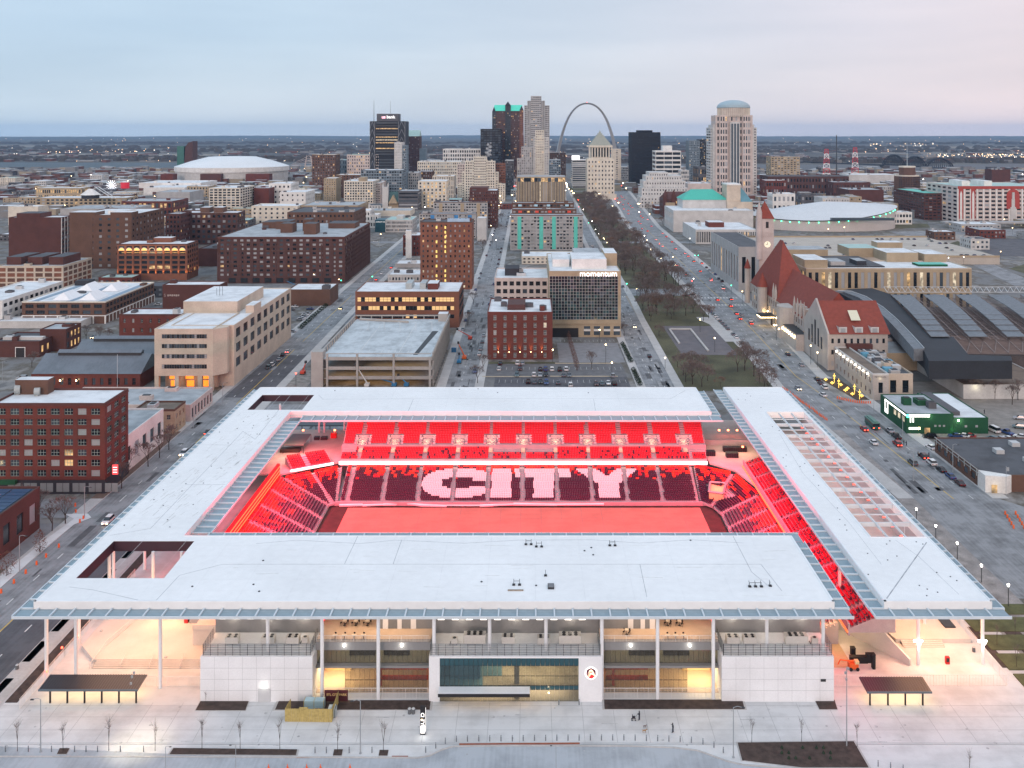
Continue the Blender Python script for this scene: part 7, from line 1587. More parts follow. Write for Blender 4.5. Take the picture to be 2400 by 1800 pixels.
b=MB();b.v=[(ct_x-tw-.4,ct_y-tw-.4,56),(ct_x+tw+.4,ct_y-tw-.4,56),(ct_x+tw+.4,ct_y+tw+.4,56),(ct_x-tw-.4,ct_y+tw+.4,56),(ct_x,ct_y,67)];b.f=[(0,1,4),(1,2,4),(2,3,4),(3,0,4)];b.m=[0]*4;b.obj('tower_roof',RT,hs)
b=MB();b.cyl(ct_x-tw,ct_y-tw,1.9,30,60,10);b.cyl(ct_x-tw,ct_y-tw,1.9,60,67,10,0,.1);b.obj('corner_turret',MATS['tower_limestone'],hs)
TU(((ct_x+.6,ct_y-tw-.05,39.5),(ct_x+.6,ct_y-tw-.35,39.5),2.0,None,20),'clock_face',mat('clock_cream',(.8,.78,.6),.5,0,em=(1,.95,.7),es=.35),hs);b=MB();b.box(ct_x+.5,ct_x+.7,ct_y-tw-.45,ct_y-tw-.37,39.4,41);b.box(ct_x-.6,ct_x+.7,ct_y-tw-.45,ct_y-tw-.37,39.4,39.6);b.obj('clock_hands',M_black,hs)
for k in range(6):BX((ct_x-.3+.6,ct_x+.3+.6,ct_y-tw-.06,ct_y-tw-.01,8+k*4,10.6+k*4),'slit_window',M_black,hs)
for k in range(6):BX((ct_x-3.4+k*1.3,ct_x-2.9+k*1.3,ct_y-tw-.3,ct_y-tw-.01,44.5,47.5),'corbel',MATS['tower_limestone'],hs)
BX((ct_x-.9+.5,ct_x+.9+.5,ct_y-tw-.06,ct_y-tw-.01,50,54),'belfry_opening',M_black,hs)
for i in range(9):y=486+i*10;CYL((140.6 if y<505 or y>520 else 134,y,.35,5.2,5.9,6),'wall_lamp',GLOW,hs);lamp('POINT',(138.6,y,5.6),240,(1,.62,.28),.3)
BX((135.5,141.3,478.5,505,0,8.4,0,1),'arcade',[stn,M_dark],hs)
for i in range(6):y=481+i*4.3;CYL((135.2,y,.5,6.2,7.4,6),'amber_lantern',GLOW,hs)
o=thing('marquee','black and gold lit entrance marquee at the kerb of the station','marquee',(137,540,0));b=MB();b.box(132,140,538,546,5,6.6,0);b.box(131.8,132,538,546,5.2,5.5,1);b.box(132,140,537.8,538,5.2,5.5,1);b.obj('canopy',[M_black,GLOW],o);BX((139,139.6,541,543,0,5),'post',M_black,o);lamp('POINT',(135,541,4.4),900,(1,.62,.2),.5)
# stone wing with roof lamps
o=bld('long low stone wing with a row of bright lamps along its roof edge','S',2044,2083,878,Y=391,D=49,w='lgy',r='b',f=(1,1),s=(9,2),wf=.32,hf=.45,units=0,X=(142.6,149.3),sside='l',wts=(5,1,0,0,0));q=INFO[o.name]
for c in o.children:
 if c.name.startswith('wall'):c.data.materials[0]=stn
text('MEMORABILIA'[:9],.9,(q[0]+.8,q[2]-.06,q[4]-1.3),WM['dgy'],o,ext=.01)
for i in range(9):y=396+i*5;CYL((q[0]-.5,y,.28,q[4]-1.1,q[4]-.6,6),'eave_lamp',GLOWW,o);lamp('POINT',(q[0]-.8,y,q[4]-1.2),50,(1,.9,.7),.2)
lamp('POINT',(q[0]+3,q[2]-.8,q[4]-1.5),30,(1,.9,.6),.2)
o=bld('flat block crowded with rooftop air units beside the stone wing','S',2086,2150,878,Y=395,D=44,w='bei',r='d',f=(2,1),wf=.5,hf=.6,units=10,X=(149.6,161),sside='l',wts=(1,0,0,0,0));q=INFO[o.name]
for i in range(8):addbox(o,'air_unit',.1+(i%2)*.45,.42+(i%2)*.45,.1+i*.1,.17+i*.1,0,1.6,mat('unit_blue',(.10,.30,.42),.6,.1) if i%3==0 else MATS['bin_lid'])
o=bld('plain brown-walled block behind the air units beside the train shed','S',2080,2196,830,Y=440,D=40,w='tan',r='g',f=(0,0),units=3,X=(166,192),sside='l')
# golden light sculptures in the triangular bed
bed([(131,425),(139,425),(141.5,391),(136,391)],z=.15);M_gold=mat('gold_lights',(1,.7,.2),.5,0,em=(1,.62,.10),es=1.1)
for i in range(11):
 y=421-i*2.9;x=132.5+i*.5+(i%2)*2.4;o=thing('lit_topiary','golden light sculpture in the corner flower bed by the stone wing','light sculpture',(x,y,0),group='golden light sculptures in the corner bed');b=MB()
 if i%3==1:b.cyl(x,y,.14,0,4.2,6);b.cyl(x,y,.6,3,3.3,6);b.cyl(x,y,.4,2,2.2,6)
 else:b.cyl(x,y,.2,0,.7,7);b.cyl(x,y,.9,.7,.95,7,0,.7);b.cyl(x,y,.5,.95,1.4,7,0,.2)
 b.obj('light_figure',M_gold,o)
lamp('POINT',(136,402,3),350,(1,.7,.2),1.5);lamp('POINT',(134,416,3),300,(1,.7,.2),1.5)
# train shed: dark vault with strips of grey roofing and bare trusses
def TU_(a,c,r_,o):MB().tube(a,c,r_,None,4).obj('ridge_pipe',MATS['bin_lid'],o)
ts=thing('train_shed','vast dark arched train shed with stripped roof strips and bare steel trusses','train shed',(230,460,0));M_sh=mat('shed_dark',(.025,.03,.038),.8,.15,.1);M_shg=mat('shed_grey_strip',(.15,.17,.19),.75,.2,.6)
hp=lambda x,y,z=17:g('H',x,y,z)
b=MB();b.prism([hp(*p) for p in((1000,330),(1180,480),(1350,630),(1390,715),(2110,712),(2100,672),(1730,660),(1600,505),(1410,500),(1060,140),(900,88),(700,95),(600,120))],9,16.6);b.obj('dark_roof',M_sh,ts)
cv=[(600,122),(720,128),(850,175),(1000,270),(1120,375),(1240,500),(1350,622)]
for p,q_ in zip(cv,cv[1:]):a,c=hp(*p),hp(*q_);b=MB();b.prism([a,c,(c[0]-5,c[1]-1),(a[0]-5,a[1]-1)],12,17.4);b.obj('curved_band',M_shg,ts);TU_((*a,17.6),(*c,17.6),.22,ts)
BX((188,330,436,556,0,8),'floor_below',mat('shed_floor',(.08,.07,.07),.9,.3,.2),ts)
rs_=mat('rust_steel',(.22,.17,.155),.7,.15)
for k in range(5):
 o0,o1=280*k,330*k
 P=[hp(1060+o0,140,18),hp(1235+o0,140,18),hp(1570+o1,500,18),hp(1410+o1,500,18)]
 n=10
 for i in range(n):
  A,B_=lerp(P[0],P[3],i/n),lerp(P[1],P[2],i/n);C_,D_=lerp(P[0],P[3],(i+.985)/n),lerp(P[1],P[2],(i+.985)/n);zz=17.2+1.6*math.sin(math.pi*(i+.5)/n);b=MB();b.prism([C_,D_,B_,A],zz-.3,zz);b.obj('roof_panel',M_shg,ts)
 b=MB();m=44
 for i in range(m):A=lerp(P[0],P[3],i/m);b.tube((*A,14.4),(*A,17.6),.12,None,3)
 for i in range(30):
  A=lerp(P[0],P[3],i/30);B_=(A[0]-11.5,A[1]);b.tube((*A,15.2),(*B_,16.2),.15,None,3)
  if i%5==0:C_=lerp(P[0],P[3],min(1,(i+5)/30));b.tube((*B_,16.2),(*C_,15.2),.14,None,3)
 for t_ in(.0,.33,.66,1.0):b.tube((P[0][0]-11.5*t_,P[0][1],16),(P[3][0]-11.5*t_,P[3][1],16),.16,None,3)
 b.obj('truss',rs_,ts,kind='stuff')
b=MB()
for i in range(16):
 y=510+i*10;a,c=hp(1590+i*9,y,15),hp(2500,y+2,15);b.tube((*a,15),(*c,15),.16,None,3)
for i in range(9):a,c=hp(1600+i*110,510,15),hp(1720+i*120,655,15);b.tube((*a,15.2),(*c,15.2),.2,None,3);d_=hp(1760+i*110,510,15);b.tube((*d_,15.2),(*c,15.2),.14,None,3)
b.obj('open_truss',rs_,ts,kind='stuff')
b=MB()
for i in range(24):
 a,c,e=hp(1000+i*52,82,19),hp(1030+i*52,128,19),hp(1052+i*52,82,19);b.tube((*a,19),(*c,19),.17,None,3);b.tube((*a,19),(*e,19),.17,None,3);f2=hp(1082+i*52,128,19);b.tube((*c,19),(*f2,19),.17,None,3);b.tube((*c,19),(*e,19),.12,None,3)
b.obj('white_end_truss',MATS['bin_lid'],ts,kind='stuff')
# brown-roofed block, green tavern, black-roofed garage on the near right
o=bld('low pale-walled hall with a wide brown roof at the right edge','S',2258,2480,902,Y=393,D=52,w='lgy',r='b',f=(0,0),units=2,sside='l',par=.3);q=INFO[o.name];lamp('POINT',(q[0]+5,q[2]-1.5,5),120,(1,.9,.6),.3);addbox(o,'plant_box',.02,.2,1.05,1.2,0,2.4,WM['drk']);addbox(o,'plant_box',.2,.4,1.05,1.2,0,2.4,MATS['galvanised_tank'])
o=bld('dark green tavern edged with glowing white bands','S',2124.8,2235,970.5,Y=347.7,D=26,w='grn',r='g',f=(0,0),units=3,sside='l',X=(139.4,156.8),par=.2);q=INFO[o.name];Mb_=mat('band_light',(1,1,1),.5,0,em=(1,.97,.9),es=2.2)
BX((q[0]+.8,q[0]+8.5,q[2]-.12,q[2]-.02,q[4]-1.1,q[4]-.1),'light_band',Mb_,o);BX((q[0]-.12,q[0]-.02,q[2]+.5,q[3]-8,q[4]-.9,q[4]-.35),'light_band',Mb_,o);BX((q[0]-.2,q[0]-.02,q[3]-8,q[3]-5,2,q[4]-.3),'light_panel',Mb_,o)
CYL((q[0]+.3,q[2]-.5,.5,q[4]-1,q[4]-.2,8),'green_lamp',GLOWG,o);BX((q[0]-.23,q[0]-.21,q[3]-7.4,q[3]-5.7,3.6,6.4),'green_mark',WM['grn'],o)
for i in range(3):
 for j in range(2):y=q[2]+2+i*4;BX((q[0]-.1,q[0]-.02,y+j*1.1,y+.9+j*1.1,3.8,5.8),'window',G_litw,o)
b=MB();b.box(q[0]+1.2,q[0]+1.6,q[2]-.1,q[2]-.02,4.2,5.9);b.box(q[0]+2.2,q[0]+2.6,q[2]-.1,q[2]-.02,4.2,5.9);b.box(q[0]+.8,q[0]+4,q[2]-.1,q[2]-.02,1.6,2.4);b.obj('lit_sign',Mb_,o,kind='stuff');BX((q[0]+4.1,q[0]+4.9,q[2]-.12,q[2]-.02,1.6,2.4),'amber_sign',GLOW,o)
BX((q[0]+6.6,q[0]+8.6,q[2]-.1,q[2]-.02,0,2.2),'lit_door',G_lit,o);lamp('POINT',(q[0]+8.5,q[2]-1,6.5),110,(.9,1,.6),.3)
for i in range(3):b=MB();x=q[0]+10.2+i*1.6;b.box(x,x+.8,q[2]-.1,q[2]-.02,2.6,3.3);b.obj('small_window',G_pale,o)
o=bld('lower dark green rear block of the tavern','S',2235,2316.5,979.6,Y=347.7,D=33,w='grn',r='w',f=(0,0),units=0,sside='l',X=(156.85,169.6),par=.2);q=INFO[o.name];CYL((q[0]+1.5,q[2]-.4,.3,4.8,5.3,8),'wall_lamp',GLOWW,o);lamp('POINT',(q[0]+1.7,q[2]-1.2,4.9),220,(1,.9,.55),.3);lamp('POINT',(q[0]-.6,q[2]-.9,1.6),40,(.3,1,.3),.2);addbox(o,'duct_run',0,.3,.1,.9,0,1.4,WM['dgy'])
for i in range(2):b=MB();x=q[0]+4+i*4;b.box(x,x+.9,q[2]-.1,q[2]-.02,2.4,3.2);b.obj('small_window',G_pale,o)
o=bld('wide black-roofed brick garage with a chamfered white corner entrance','S',2308,2480,1115,Y=291.6,D=36,w='brn',r='d',f=(0,0),s=(7,1),wf=.6,hf=.5,units=0,sside='l',X=(141.2,186),wts=(1,2,1,0,0),par=.4);q=INFO[o.name]
b=MB();b.prism([(q[0]-.1,q[2]+4.5),(q[0]-.1,q[2]-.5),(q[0]+6,q[2]-1.6),(q[0]+8.2,q[2]-.1)],0,5.3);b.obj('white_entrance',WM['wht'],o);BX((q[0]+1.6,q[0]+3.2,q[2]-1.35,q[2]-.95,.1,2.6),'lit_door',G_lit,o);lamp('POINT',(q[0]+2.4,q[2]-2.6,2.6),30,(1,.75,.4),.2)
for(a,c) in((.42,.30),(.5,.75),(.7,.2),(.3,.55)):addbox(o,'air_unit',a,a+.06,c,c+.08,0,1.2,MATS['bin_lid'])
b=MB()
for i in range(8):y=q[2]+5+i*4.2;b.box(q[0]-.25,q[0]-.05,y,y+.25,3.2,5.5)
b.box(q[0]-.2,q[0]-.06,q[2]+4,q[3],4.2,4.4);b.box(q[0]-.2,q[0]-.06,q[2]+4,q[3],5.2,5.4);b.obj('sign_rail',MATS['galvanised_tank'],o,kind='stuff')
b=MB();b.cyl(146.5,289,.06,0,9,5);b.box(146.6,147.4,288.95,289,7.4,8.6);b.obj('flagpole',MATS['galvanised_steel'],None,label='flagpole with a small red flag before the black-roofed garage',category='flagpole')
o=bld('dark low building with blue solar panels at the lower left edge','S',-100,50,1238,Y=238,D=27,w='dkb',r='d',f=(0,0),s=(4,1),wf=.5,hf=.5,units=1,X=(-165,-138.5));q=INFO[o.name]
for i in range(10):
 for j in range(4):b=MB();x=q[0]+3+j*5.6;y=q[2]+2+i*2.4;b.box(x,x+5.2,y,y+2.1,q[4],q[4]+.12);b.obj('solar_panel',mat('solar_blue',(.03,.07,.14),.25,.05),o)
# post office block with deck behind, arena, mural building
o=bld('long sandy stone post office with pairs of tall windows','D',330,1760,1400,Y=580,D=34,w='tan',r='w',f=(25,2),wf=.5,hf=.74,units=0,sside='l',wts=(4,2,2.5,.8,.5),cor='bei',single=False);q=INFO[o.name]
for(a,c,e,f_,h_,w_,r_) in((.0,.14,.1,.9,5,'tan','w'),(.16,.5,.2,1.6,.6,'drk','d'),(.18,.27,.3,.8,3,'gry','g'),(.34,.40,.3,.7,3.4,'drk','g'),(.6,.8,.9,1.6,6,'tan','w'),(.84,.98,.9,1.6,5,'tan','w'),(.72,.9,.3,.6,1.2,'grn','t'),(.0,.3,1.6,2.2,5,'tan','g'),(.45,.65,1.7,2.4,5.5,'tan','p')):addbox(o,'roof_block',a,c,e,f_,0,h_,WM[w_],RM[r_])
for x in(205,213):CYL((x,673,.4,3,3.8,8),'wall_lamp',GLOWW,o);lamp('POINT',(x,672,3.2),300,(1,.8,.5),.3)
o=thing('parking_deck','pale rooftop parking deck full of cars behind the clock tower','parking deck',(330,790,0));BX((215,395,790,935,0,6.5,0),'deck',[mat('deck_sand',(.42,.38,.33),.9,.1,.1)],o);b=MB();b.box(215,395,789.7,789.95,6,7.6);b.box(215,395,935,935.3,6,8);b.obj('parapet',WM['tan'],o);BX((300,322,812,826,6.5,16,0,1),'stair_block',[WM['tan'],RM['w']],o)
o=thing('arena','pale oval arena with a sweeping roof edged in green lights','arena',((1925-CX)*1110/F,1110,0));cx=(1925-CX)*1110/F;n=48;W1=mat('arena_precast',(.50,.47,.45),.85,.06,.05);M_ar=mat('arena_roof',(.55,.58,.60),.7,.06,.02)
def az(a):return 17+5.5*math.cos(a)+3*math.cos(2*a)
b=MB();RX,RY=84,62
P_=[(cx+RX*math.cos(2*math.pi*i/n),1110+RY*math.sin(2*math.pi*i/n),az(2*math.pi*i/n)) for i in range(n)]
for i in range(n):p,q_=P_[i],P_[(i+1)%n];b.quad((p[0],p[1],0),(q_[0],q_[1],0),q_,p)
b.obj('drum_wall',W1,o);b=MB()
for k in range(5):
 for i in range(n):
  f0,f1=1.03*(1-k/5),1.03*(1-(k+1)/5)
  def rp_(i_,f_):p=P_[i_%n];return(cx+(p[0]-cx)*f_,1110+(p[1]-1110)*f_,p[2]*f_+29*(1-f_)+3*f_*(1-f_))
  b.quad(rp_(i,f0),rp_(i+1,f0),rp_(i+1,f1),rp_(i,f1))
b.obj('roof',M_ar,o);b=MB()
for i in range(n):p,q_=P_[i],P_[(i+1)%n];b.quad((p[0]*1.0,p[1]-.6,p[2]-1.8),(q_[0],q_[1]-.6,q_[2]-1.8),(q_[0],q_[1]-.6,q_[2]-.2),(p[0],p[1]-.6,p[2]-.2))
b.obj('dark_eave',M_dark,o)
for i in range(26,46):p=P_[i];CYL((p[0],p[1]-1.2,.35,p[2]-3.4,p[2]-2.3,5),'green_light',GLOWG,o)
BX((cx-10,cx+60,1042,1046,13,16),'glazed_strip',G_mid,o)
for i,(lab,t,x0,x1,yt,Y,D,w_,r_,f_,kw) in enumerate((
 ('brown brick office with rows of dark bays beside the mural building','D',1350,1532,750,1185,100,'dkb','t',(5,9),dict(wf=.7,hf=.42,s=(12,9),wts=(7,1,.5,.15,0))),
 ('white low gallery with dark windows between arena and brown office','D',1000,1245,915,1130,20,'wht','w',(9,2),dict(wf=.7,hf=.5)),
 ('slab hotel with stacked balconies beside the red and white masts','D',25,275,435,1950,40,'tan','g',(9,14),dict(wf=.6,hf=.45,wts=(3,3,3,.8,.4))),
 ('red brick ballpark facade behind the arena','D',0,700,605,1620,60,'mrn','d',(26,3),dict(wf=.45,hf=.5)),
 ('long red brick warehouse in the far right middle','D',700,1000,720,1420,60,'dkb','g',(0,0),dict()),
 ('second red warehouse with white bands left of the ballpark','D',-20,160,640,1500,40,'redb','w',(8,3),dict(wf=.6,hf=.5)),
 ('red low block right of the ballpark with lit windows','D',565,885,655,1560,40,'dkb','g',(14,2),dict(wf=.4,hf=.4)),
 ('pale L-shaped block with a rooftop tower behind the arena','D',470,705,790,1330,40,'lgy','g',(10,3),dict(wf=.3,hf=.35)),
 ('tan block joined to the pale L-shaped one behind the arena','D',705,810,780,1335,40,'tan','g',(3,3),dict(wf=.3,hf=.4)),
 ('white building with arched openings just behind the arena roof','D',40,235,755,1300,30,'wht','w',(5,2),dict(wf=.5,hf=.5)),
 ('dark low block between the white arched building and the pale L-shaped one','D',285,475,765,1380,30,'dgy','d',(6,2),dict(wf=.6,hf=.5)),
 ('grey stone block at the right end of the turquoise-roofed hall','D',930,1125,840,1240,30,'tan','g',(10,2),dict(wf=.5,hf=.6)),
 ('brick silo-like block with a billboard by the rail bridge','D',1935,2095,545,1900,30,'dkb','d',(0,0),dict()),
 ('long pale depot roofs near the rail bridge','D',700,1125,590,1950,60,'lgy','w',(0,0),dict()))):
 B(lab,t,x0,x1,yt,Y=Y,D=D,w=w_,r=r_,f=f_,units=3 if i!=0 else 1,sside='l',**kw)
o=bld('big red and white mural-painted warehouse at the right edge','D',1640,2420,690,Y=1141,D=90,w='pnk',r='p',f=(14,9),s=(6,9),wf=.62,hf=.5,units=0,sside='l',wts=(7,1,1,.2,0));q=INFO[o.name];n=14
for i in range(n+1):x=q[0]+(q[1]-q[0])*i/n;BX((x-.7,x+.7,q[2]-.5,q[2]-.02,0,q[4]-3),'white_pilaster',WM['wht'],o)
mr_=mat('mural_red',(.36,.06,.05),.8,.1)
BX((q[0],q[1],q[2]-.45,q[2]-.03,q[4]-3,q[4]+.5),'red_frieze',mr_,o)
for i in(0,2):x=q[0]+1+i*7.4;BX((x,x+5.4,q[2]-.6,q[2]-.52,6,q[4]-3),'red_panel',mr_,o);b=MB();b.v=[(x+1.4,q[2]-.7,4),(x+4,q[2]-.7,4),(x+4,q[2]-.7,q[4]-9),(x+2.7,q[2]-.7,q[4]-5),(x+1.4,q[2]-.7,q[4]-9)];b.f=[(0,1,2,3,4)];b.m=[0];b.obj('white_obelisk',WM['wht'],o)
for xc in(2116,):
 X0=(px('D',xc,0)[0]-CX)*q[2]/F;b=MB();pts=[(X0+8*math.cos(math.pi*k/10),q[4]-11+8*math.sin(math.pi*k/10)) for k in range(11)]+[(X0-8,18),(X0+8,18)];b.v=[(a,q[2]-.7,c) for a,c in pts];b.f=[tuple(range(len(pts)))];b.m=[0];b.obj('red_niche',mr_,o);b=MB();b.box(X0-3.4,X0+3.4,q[2]-1,q[2]-.75,2,20);b.box(X0-2,X0+2,q[2]-1,q[2]-.75,20,30);b.cyl(X0,q[2]-1,1.6,30,38,8);b.obj('painted_column_figure',WM['lgy'],o)
for a in(.12,.37):addbox(o,'roof_house',a,a+.09,.2,.6,0,6,WM['wht'],RM['w'])
BX((q[0]-40,q[1]+60,1085,1098,5.5,7.2),'deck',WM['gry'],thing('elevated_road','elevated highway running in front of the mural building','elevated road',(q[0],1085,0)))
o=thing('hotel_tower','brown octagonal hotel tower with cream crown rising behind the brown office','hotel',((2139-CX)*1700/F,1700,0));cx=(2139-CX)*1700/F
for r_,z0_,z1_ in((24,0,30),(22,30,32),(15,32,46),(15.6,46,48.5)):CYL((cx,1725,r_,z0_,z1_,8),'storeys',WM['brn'] if z1_-z0_>4 else WM['crm'],o)
b=MB()
for k in range(7):
 for i in range(16):x=cx-21+i*2.7;b.box(x,x+1.2,1725-25+abs(i-7.5)*.9,1725-24+abs(i-7.5)*.9,4+k*3.8,6+k*3.8)
b.obj('windows',G_dark,o,kind='stuff');CYL((cx,1725,.5,48,92,5,0,.2),'mast',M_steel,o)
# opera house and neighbours
o=bld('broad grey stone hall in front of the turquoise-roofed auditorium','C',1395,2085,1085,Y=1045,D=70,w='lgy',r='w',f=(0,0),s=(10,2),wf=.3,hf=.5,units=2,sside='l',wts=(4,1,0,.3,0));q=INFO[o.name]
au=thing('auditorium','stone auditorium with turquoise hipped roof and blue sloped tower','auditorium',(q[0]+40,1080,0));xa,xb=(1600-CX)*1085/F,(1704-CX)*1085/F;BX((xa,xb,1085,1125,0,33),'wall',WM['lgy'],au);gable(au,'roof',xa-1,xb+1,1084,1126,33,11,'x',mat('turquoise_roof',(.06,.42,.33),.6,.06,.05),14)
xa,xb=(1704-CX)*1080/F,(1764-CX)*1080/F;b=MB();b.box(xa+.2,xb,1080,1120,0,31);b.box(xa+.2,xa+16,1082,1110,31,50);b.obj('tower_block',WM['bei'],au);b=MB();b.v=[(xa+16,1080,31),(xb,1080,31),(xb,1120,31),(xa+16,1120,31),(xa+16,1090,50),(xa+16,1110,50)];b.f=[(0,1,4),(1,2,5,4),(2,3,5)];b.m=[0]*3;b.obj('blue_slope',mat('blue_slope',(.10,.24,.30),.6,.08),au);BX((xa,xa+16.2,1081,1111,50,51.5),'white_cap',WM['wht'],au)
o=bld('flat white-roofed modern library with dark fins across the avenue','C',1588,2115,1250,Y=935,D=80,w='lgy',r='w',f=(34,1),s=(0,0),wf=.6,hf=.82,units=3,sside='l',wts=(4,2,0,1,.3));addbox(o,'brick_penthouse',.3,.56,.35,.6,0,5,WM['redb'],RM['w'])
o=bld('grey stone block with uplit pilasters beside the library','C',1950,2200,1395,Y=800,D=90,w='lgy',r='w',f=(5,1),s=(14,1),wf=.6,hf=.7,units=2,sside='l',wts=(4,2,0,.5,0));q=INFO[o.name]
for i in range(6):lamp('POINT',(q[0]-2,q[2]+30+i*10,2),350,(1,.75,.35),.3)
o=bld('stone hall with tall glowing windows next to the clock tower','S',1731,1800,580,Y=655,D=100,w='gry',r='d',f=(3,1),s=(11,1),wf=.4,hf=.6,units=1,sside='l',wts=(3,2,0,1.3,0))
o=bld('dark red stone city hall with turrets and orange-lit windows','C',1310,1600,985,Y=1230,D=40,w='mrn',r='r',f=(12,3),wf=.4,hf=.5,units=0,sside='l',wts=(3,1,0,2,0));q=INFO[o.name]
gable(o,'roof',q[0],q[1],q[2],q[3],q[4],9,'x',WM['dkb'],6)
for fx in(.05,.3):x=q[0]+(q[1]-q[0])*fx;b=MB();b.cyl(x,q[2],3,0,q[4]+5,8);b.cyl(x,q[2],3.2,q[4]+5,q[4]+13,8,0,.1);b.obj('turret',WM['dkb'],o)
BX((q[0]+2,q[0]+14,q[2]-6,q[2]-.1,0,19),'lit_wing',WM['tan'],o);lamp('AREA',(q[0]+8,q[2]-12,4),5000,(1,.45,.1),14,3,(math.radians(-110),0,0))
# rail bridge, lattice masts
o=thing('rail_bridge','three dark camelback truss spans of the rail bridge over the far river','bridge',(600,2750,0));M_br=mat('bridge_steel',(.02,.024,.035),.7,.1)
for(xa,xb,yb_,yt_) in((1005,1183,500,418),(1187,1368,512,432),(1372,1608,528,447)):
 Yb=2750;A=gY('D',xa,yb_,Yb);C_=gY('D',xb,yb_+8,Yb);T_=gY('D',(xa+xb)/2,yt_,Yb)[1];b=MB();n=14;top=[];bot=[]
 for i in range(n+1):t=i/n;x=A[0]+(C_[0]-A[0])*t;zb=A[1]+(C_[1]-A[1])*t;bot.append((x,Yb,zb));top.append((x,Yb,zb+(T_-zb)*math.sin(math.pi*t)**.6))
 for i in range(n):
  for yy in(0,14):k=lambda p:(p[0],p[1]+yy,p[2]);b.tube(k(top[i]),k(top[i+1]),1.7,None,4);b.tube(k(bot[i]),k(bot[i+1]),1.9,None,4);b.tube(k(bot[i]),k(top[i]),.7,None,3);b.tube(k(bot[i]),k(top[i+1]),.5,None,3)
 b.obj('truss_span',M_br,o)
b=MB();A=gY('D',260,475,2750);C_=gY('D',1005,505,2750);b.tube((A[0],2750,A[1]),(C_[0],2750,C_[1]),1.8,None,4);E_=gY('D',1608,545,2750);G_=gY('D',2230,610,2600);b.tube((E_[0],2750,E_[1]),(G_[0],2600,G_[1]),3,None,4)
for i in range(20):t=i/20;x=E_[0]+(G_[0]-E_[0])*t;z=E_[1]+(G_[1]-E_[1])*t;b.tube((x,2750-150*t,z),(x,2750-150*t,0),.9,None,3)
b.obj('approach_viaduct',M_br,o)
for i,(xc,yt_,yb_) in enumerate(((505,368,560),(752,355,590))):
 X0,zt=gY('D',xc,yt_,2250);o=thing('lattice_mast',('left','right')[i]+' of the two red and white lattice power masts','power mast',(X0,2250,0));n=6
 for k in range(n):
  z0_,z1_=zt*k/n,zt*(k+1)/n;r0,r1=9-5*k/n,9-5*(k+1)/n;b=MB()
  for sx in(-1,1):
   b.tube((X0+sx*r0,2250,z0_),(X0+sx*r1,2250,z1_),.9,None,3);b.tube((X0+sx*r0,2250,z0_),(X0-sx*r1,2250,z1_),.6,None,3)
  b.tube((X0-r1,2250,z1_),(X0+r1,2250,z1_),.8,None,3);b.obj('mast_section',mat('mast_red',(.5,.03,.04),.6,0) if k%2 else MATS['sign_frame_white'],o)
X0,zt=gY('D',592,245,2250);CYL((X0,2250,1.6,0,zt,5,0,1.0),'chimney',M_dark,None,label='tall thin dark chimney stack between the two lattice masts',category='chimney')
bg=thing('stayed_bridge','pale cable-stayed bridge pylon between the dome and the tan hotel','bridge',((722-CX)*3000/F,3000,0));X0,zt=gY('B',455,608,3000);b=MB()
for dx in(-12,12):b.tube((X0+dx,3000,0),(X0+dx*.5,3000,zt),2.2,1.4,4)
for k in range(9):b.tube((X0,3000,zt-k*8),(X0-60+k*4,3000,4),.7,None,3);b.tube((X0,3000,zt-k*8),(X0+60-k*4,3000,4),.7,None,3)
b.obj('pylon',WM['pnk'],bg)
# smoke plume
b=MB();X0,Z0=gY('B',2005,615,1980)
for i in range(16):t=i/15;b.cyl(X0+4*math.sin(i*1.3)+3*t,1980+2*math.cos(i),5*(1-.5*t)*U(.7,1.2),Z0+t*26,Z0+t*26+4,7,0,4*(1-.5*t))
mv=bpy.data.materials.new('steam');mv.use_nodes=True;mv.node_tree.nodes.clear();vo=mv.node_tree.nodes.new('ShaderNodeOutputMaterial');tr_=mv.node_tree.nodes.new('ShaderNodeBsdfTransparent');df_=mv.node_tree.nodes.new('ShaderNodeBsdfDiffuse');mx_=mv.node_tree.nodes.new('ShaderNodeMixShader');mx_.inputs[0].default_value=.14;df_.inputs[0].default_value=(.85,.88,.9,1)
mv.node_tree.links.new(tr_.outputs[0],mx_.inputs[1]);mv.node_tree.links.new(df_.outputs[0],mx_.inputs[2]);mv.node_tree.links.new(mx_.outputs[0],vo.inputs[0])
b.obj('steam_plume',mv,kind='stuff')
# ================================================================= filler blocks of the inner city, each a building of its own
occ=[(-136,-107),(-43,-22),(49,74),(66,152)]
frnd=random.Random(21);cnt=0
FW=('redb','dkb','brn','tan','gry','crm','dgy','lgy')
def clear(x0,x1,y0,y1):return all(x1<a-3 or x0>c+3 or y1<e-3 or y0>f_+3 for a,c,e,f_ in FOOT)
REAL=[(v[0],v[1],v[2],v[4]) for v in INFO.values()]
FOOT+=[(-136,-107,300,1300),(-43,-22,300,1300),(49,160,300,2600),(130,175,380,620),(170,370,430,660),(205,400,660,1000),(240,460,1000,1180),(-96,-43,400,505),(-220,-168,400,462),(-112,-84,540,645),(-700,-120,160,300),(-20,64,385,510),(-470,-380,1900,2300),(130,620,200,470),(300,460,660,800)]
ADJ=dict(redb='red brick',dkb='dark brick',brn='brown brick',tan='tan',gry='grey',crm='cream',dgy='charcoal',lgy='pale grey')
tries=0
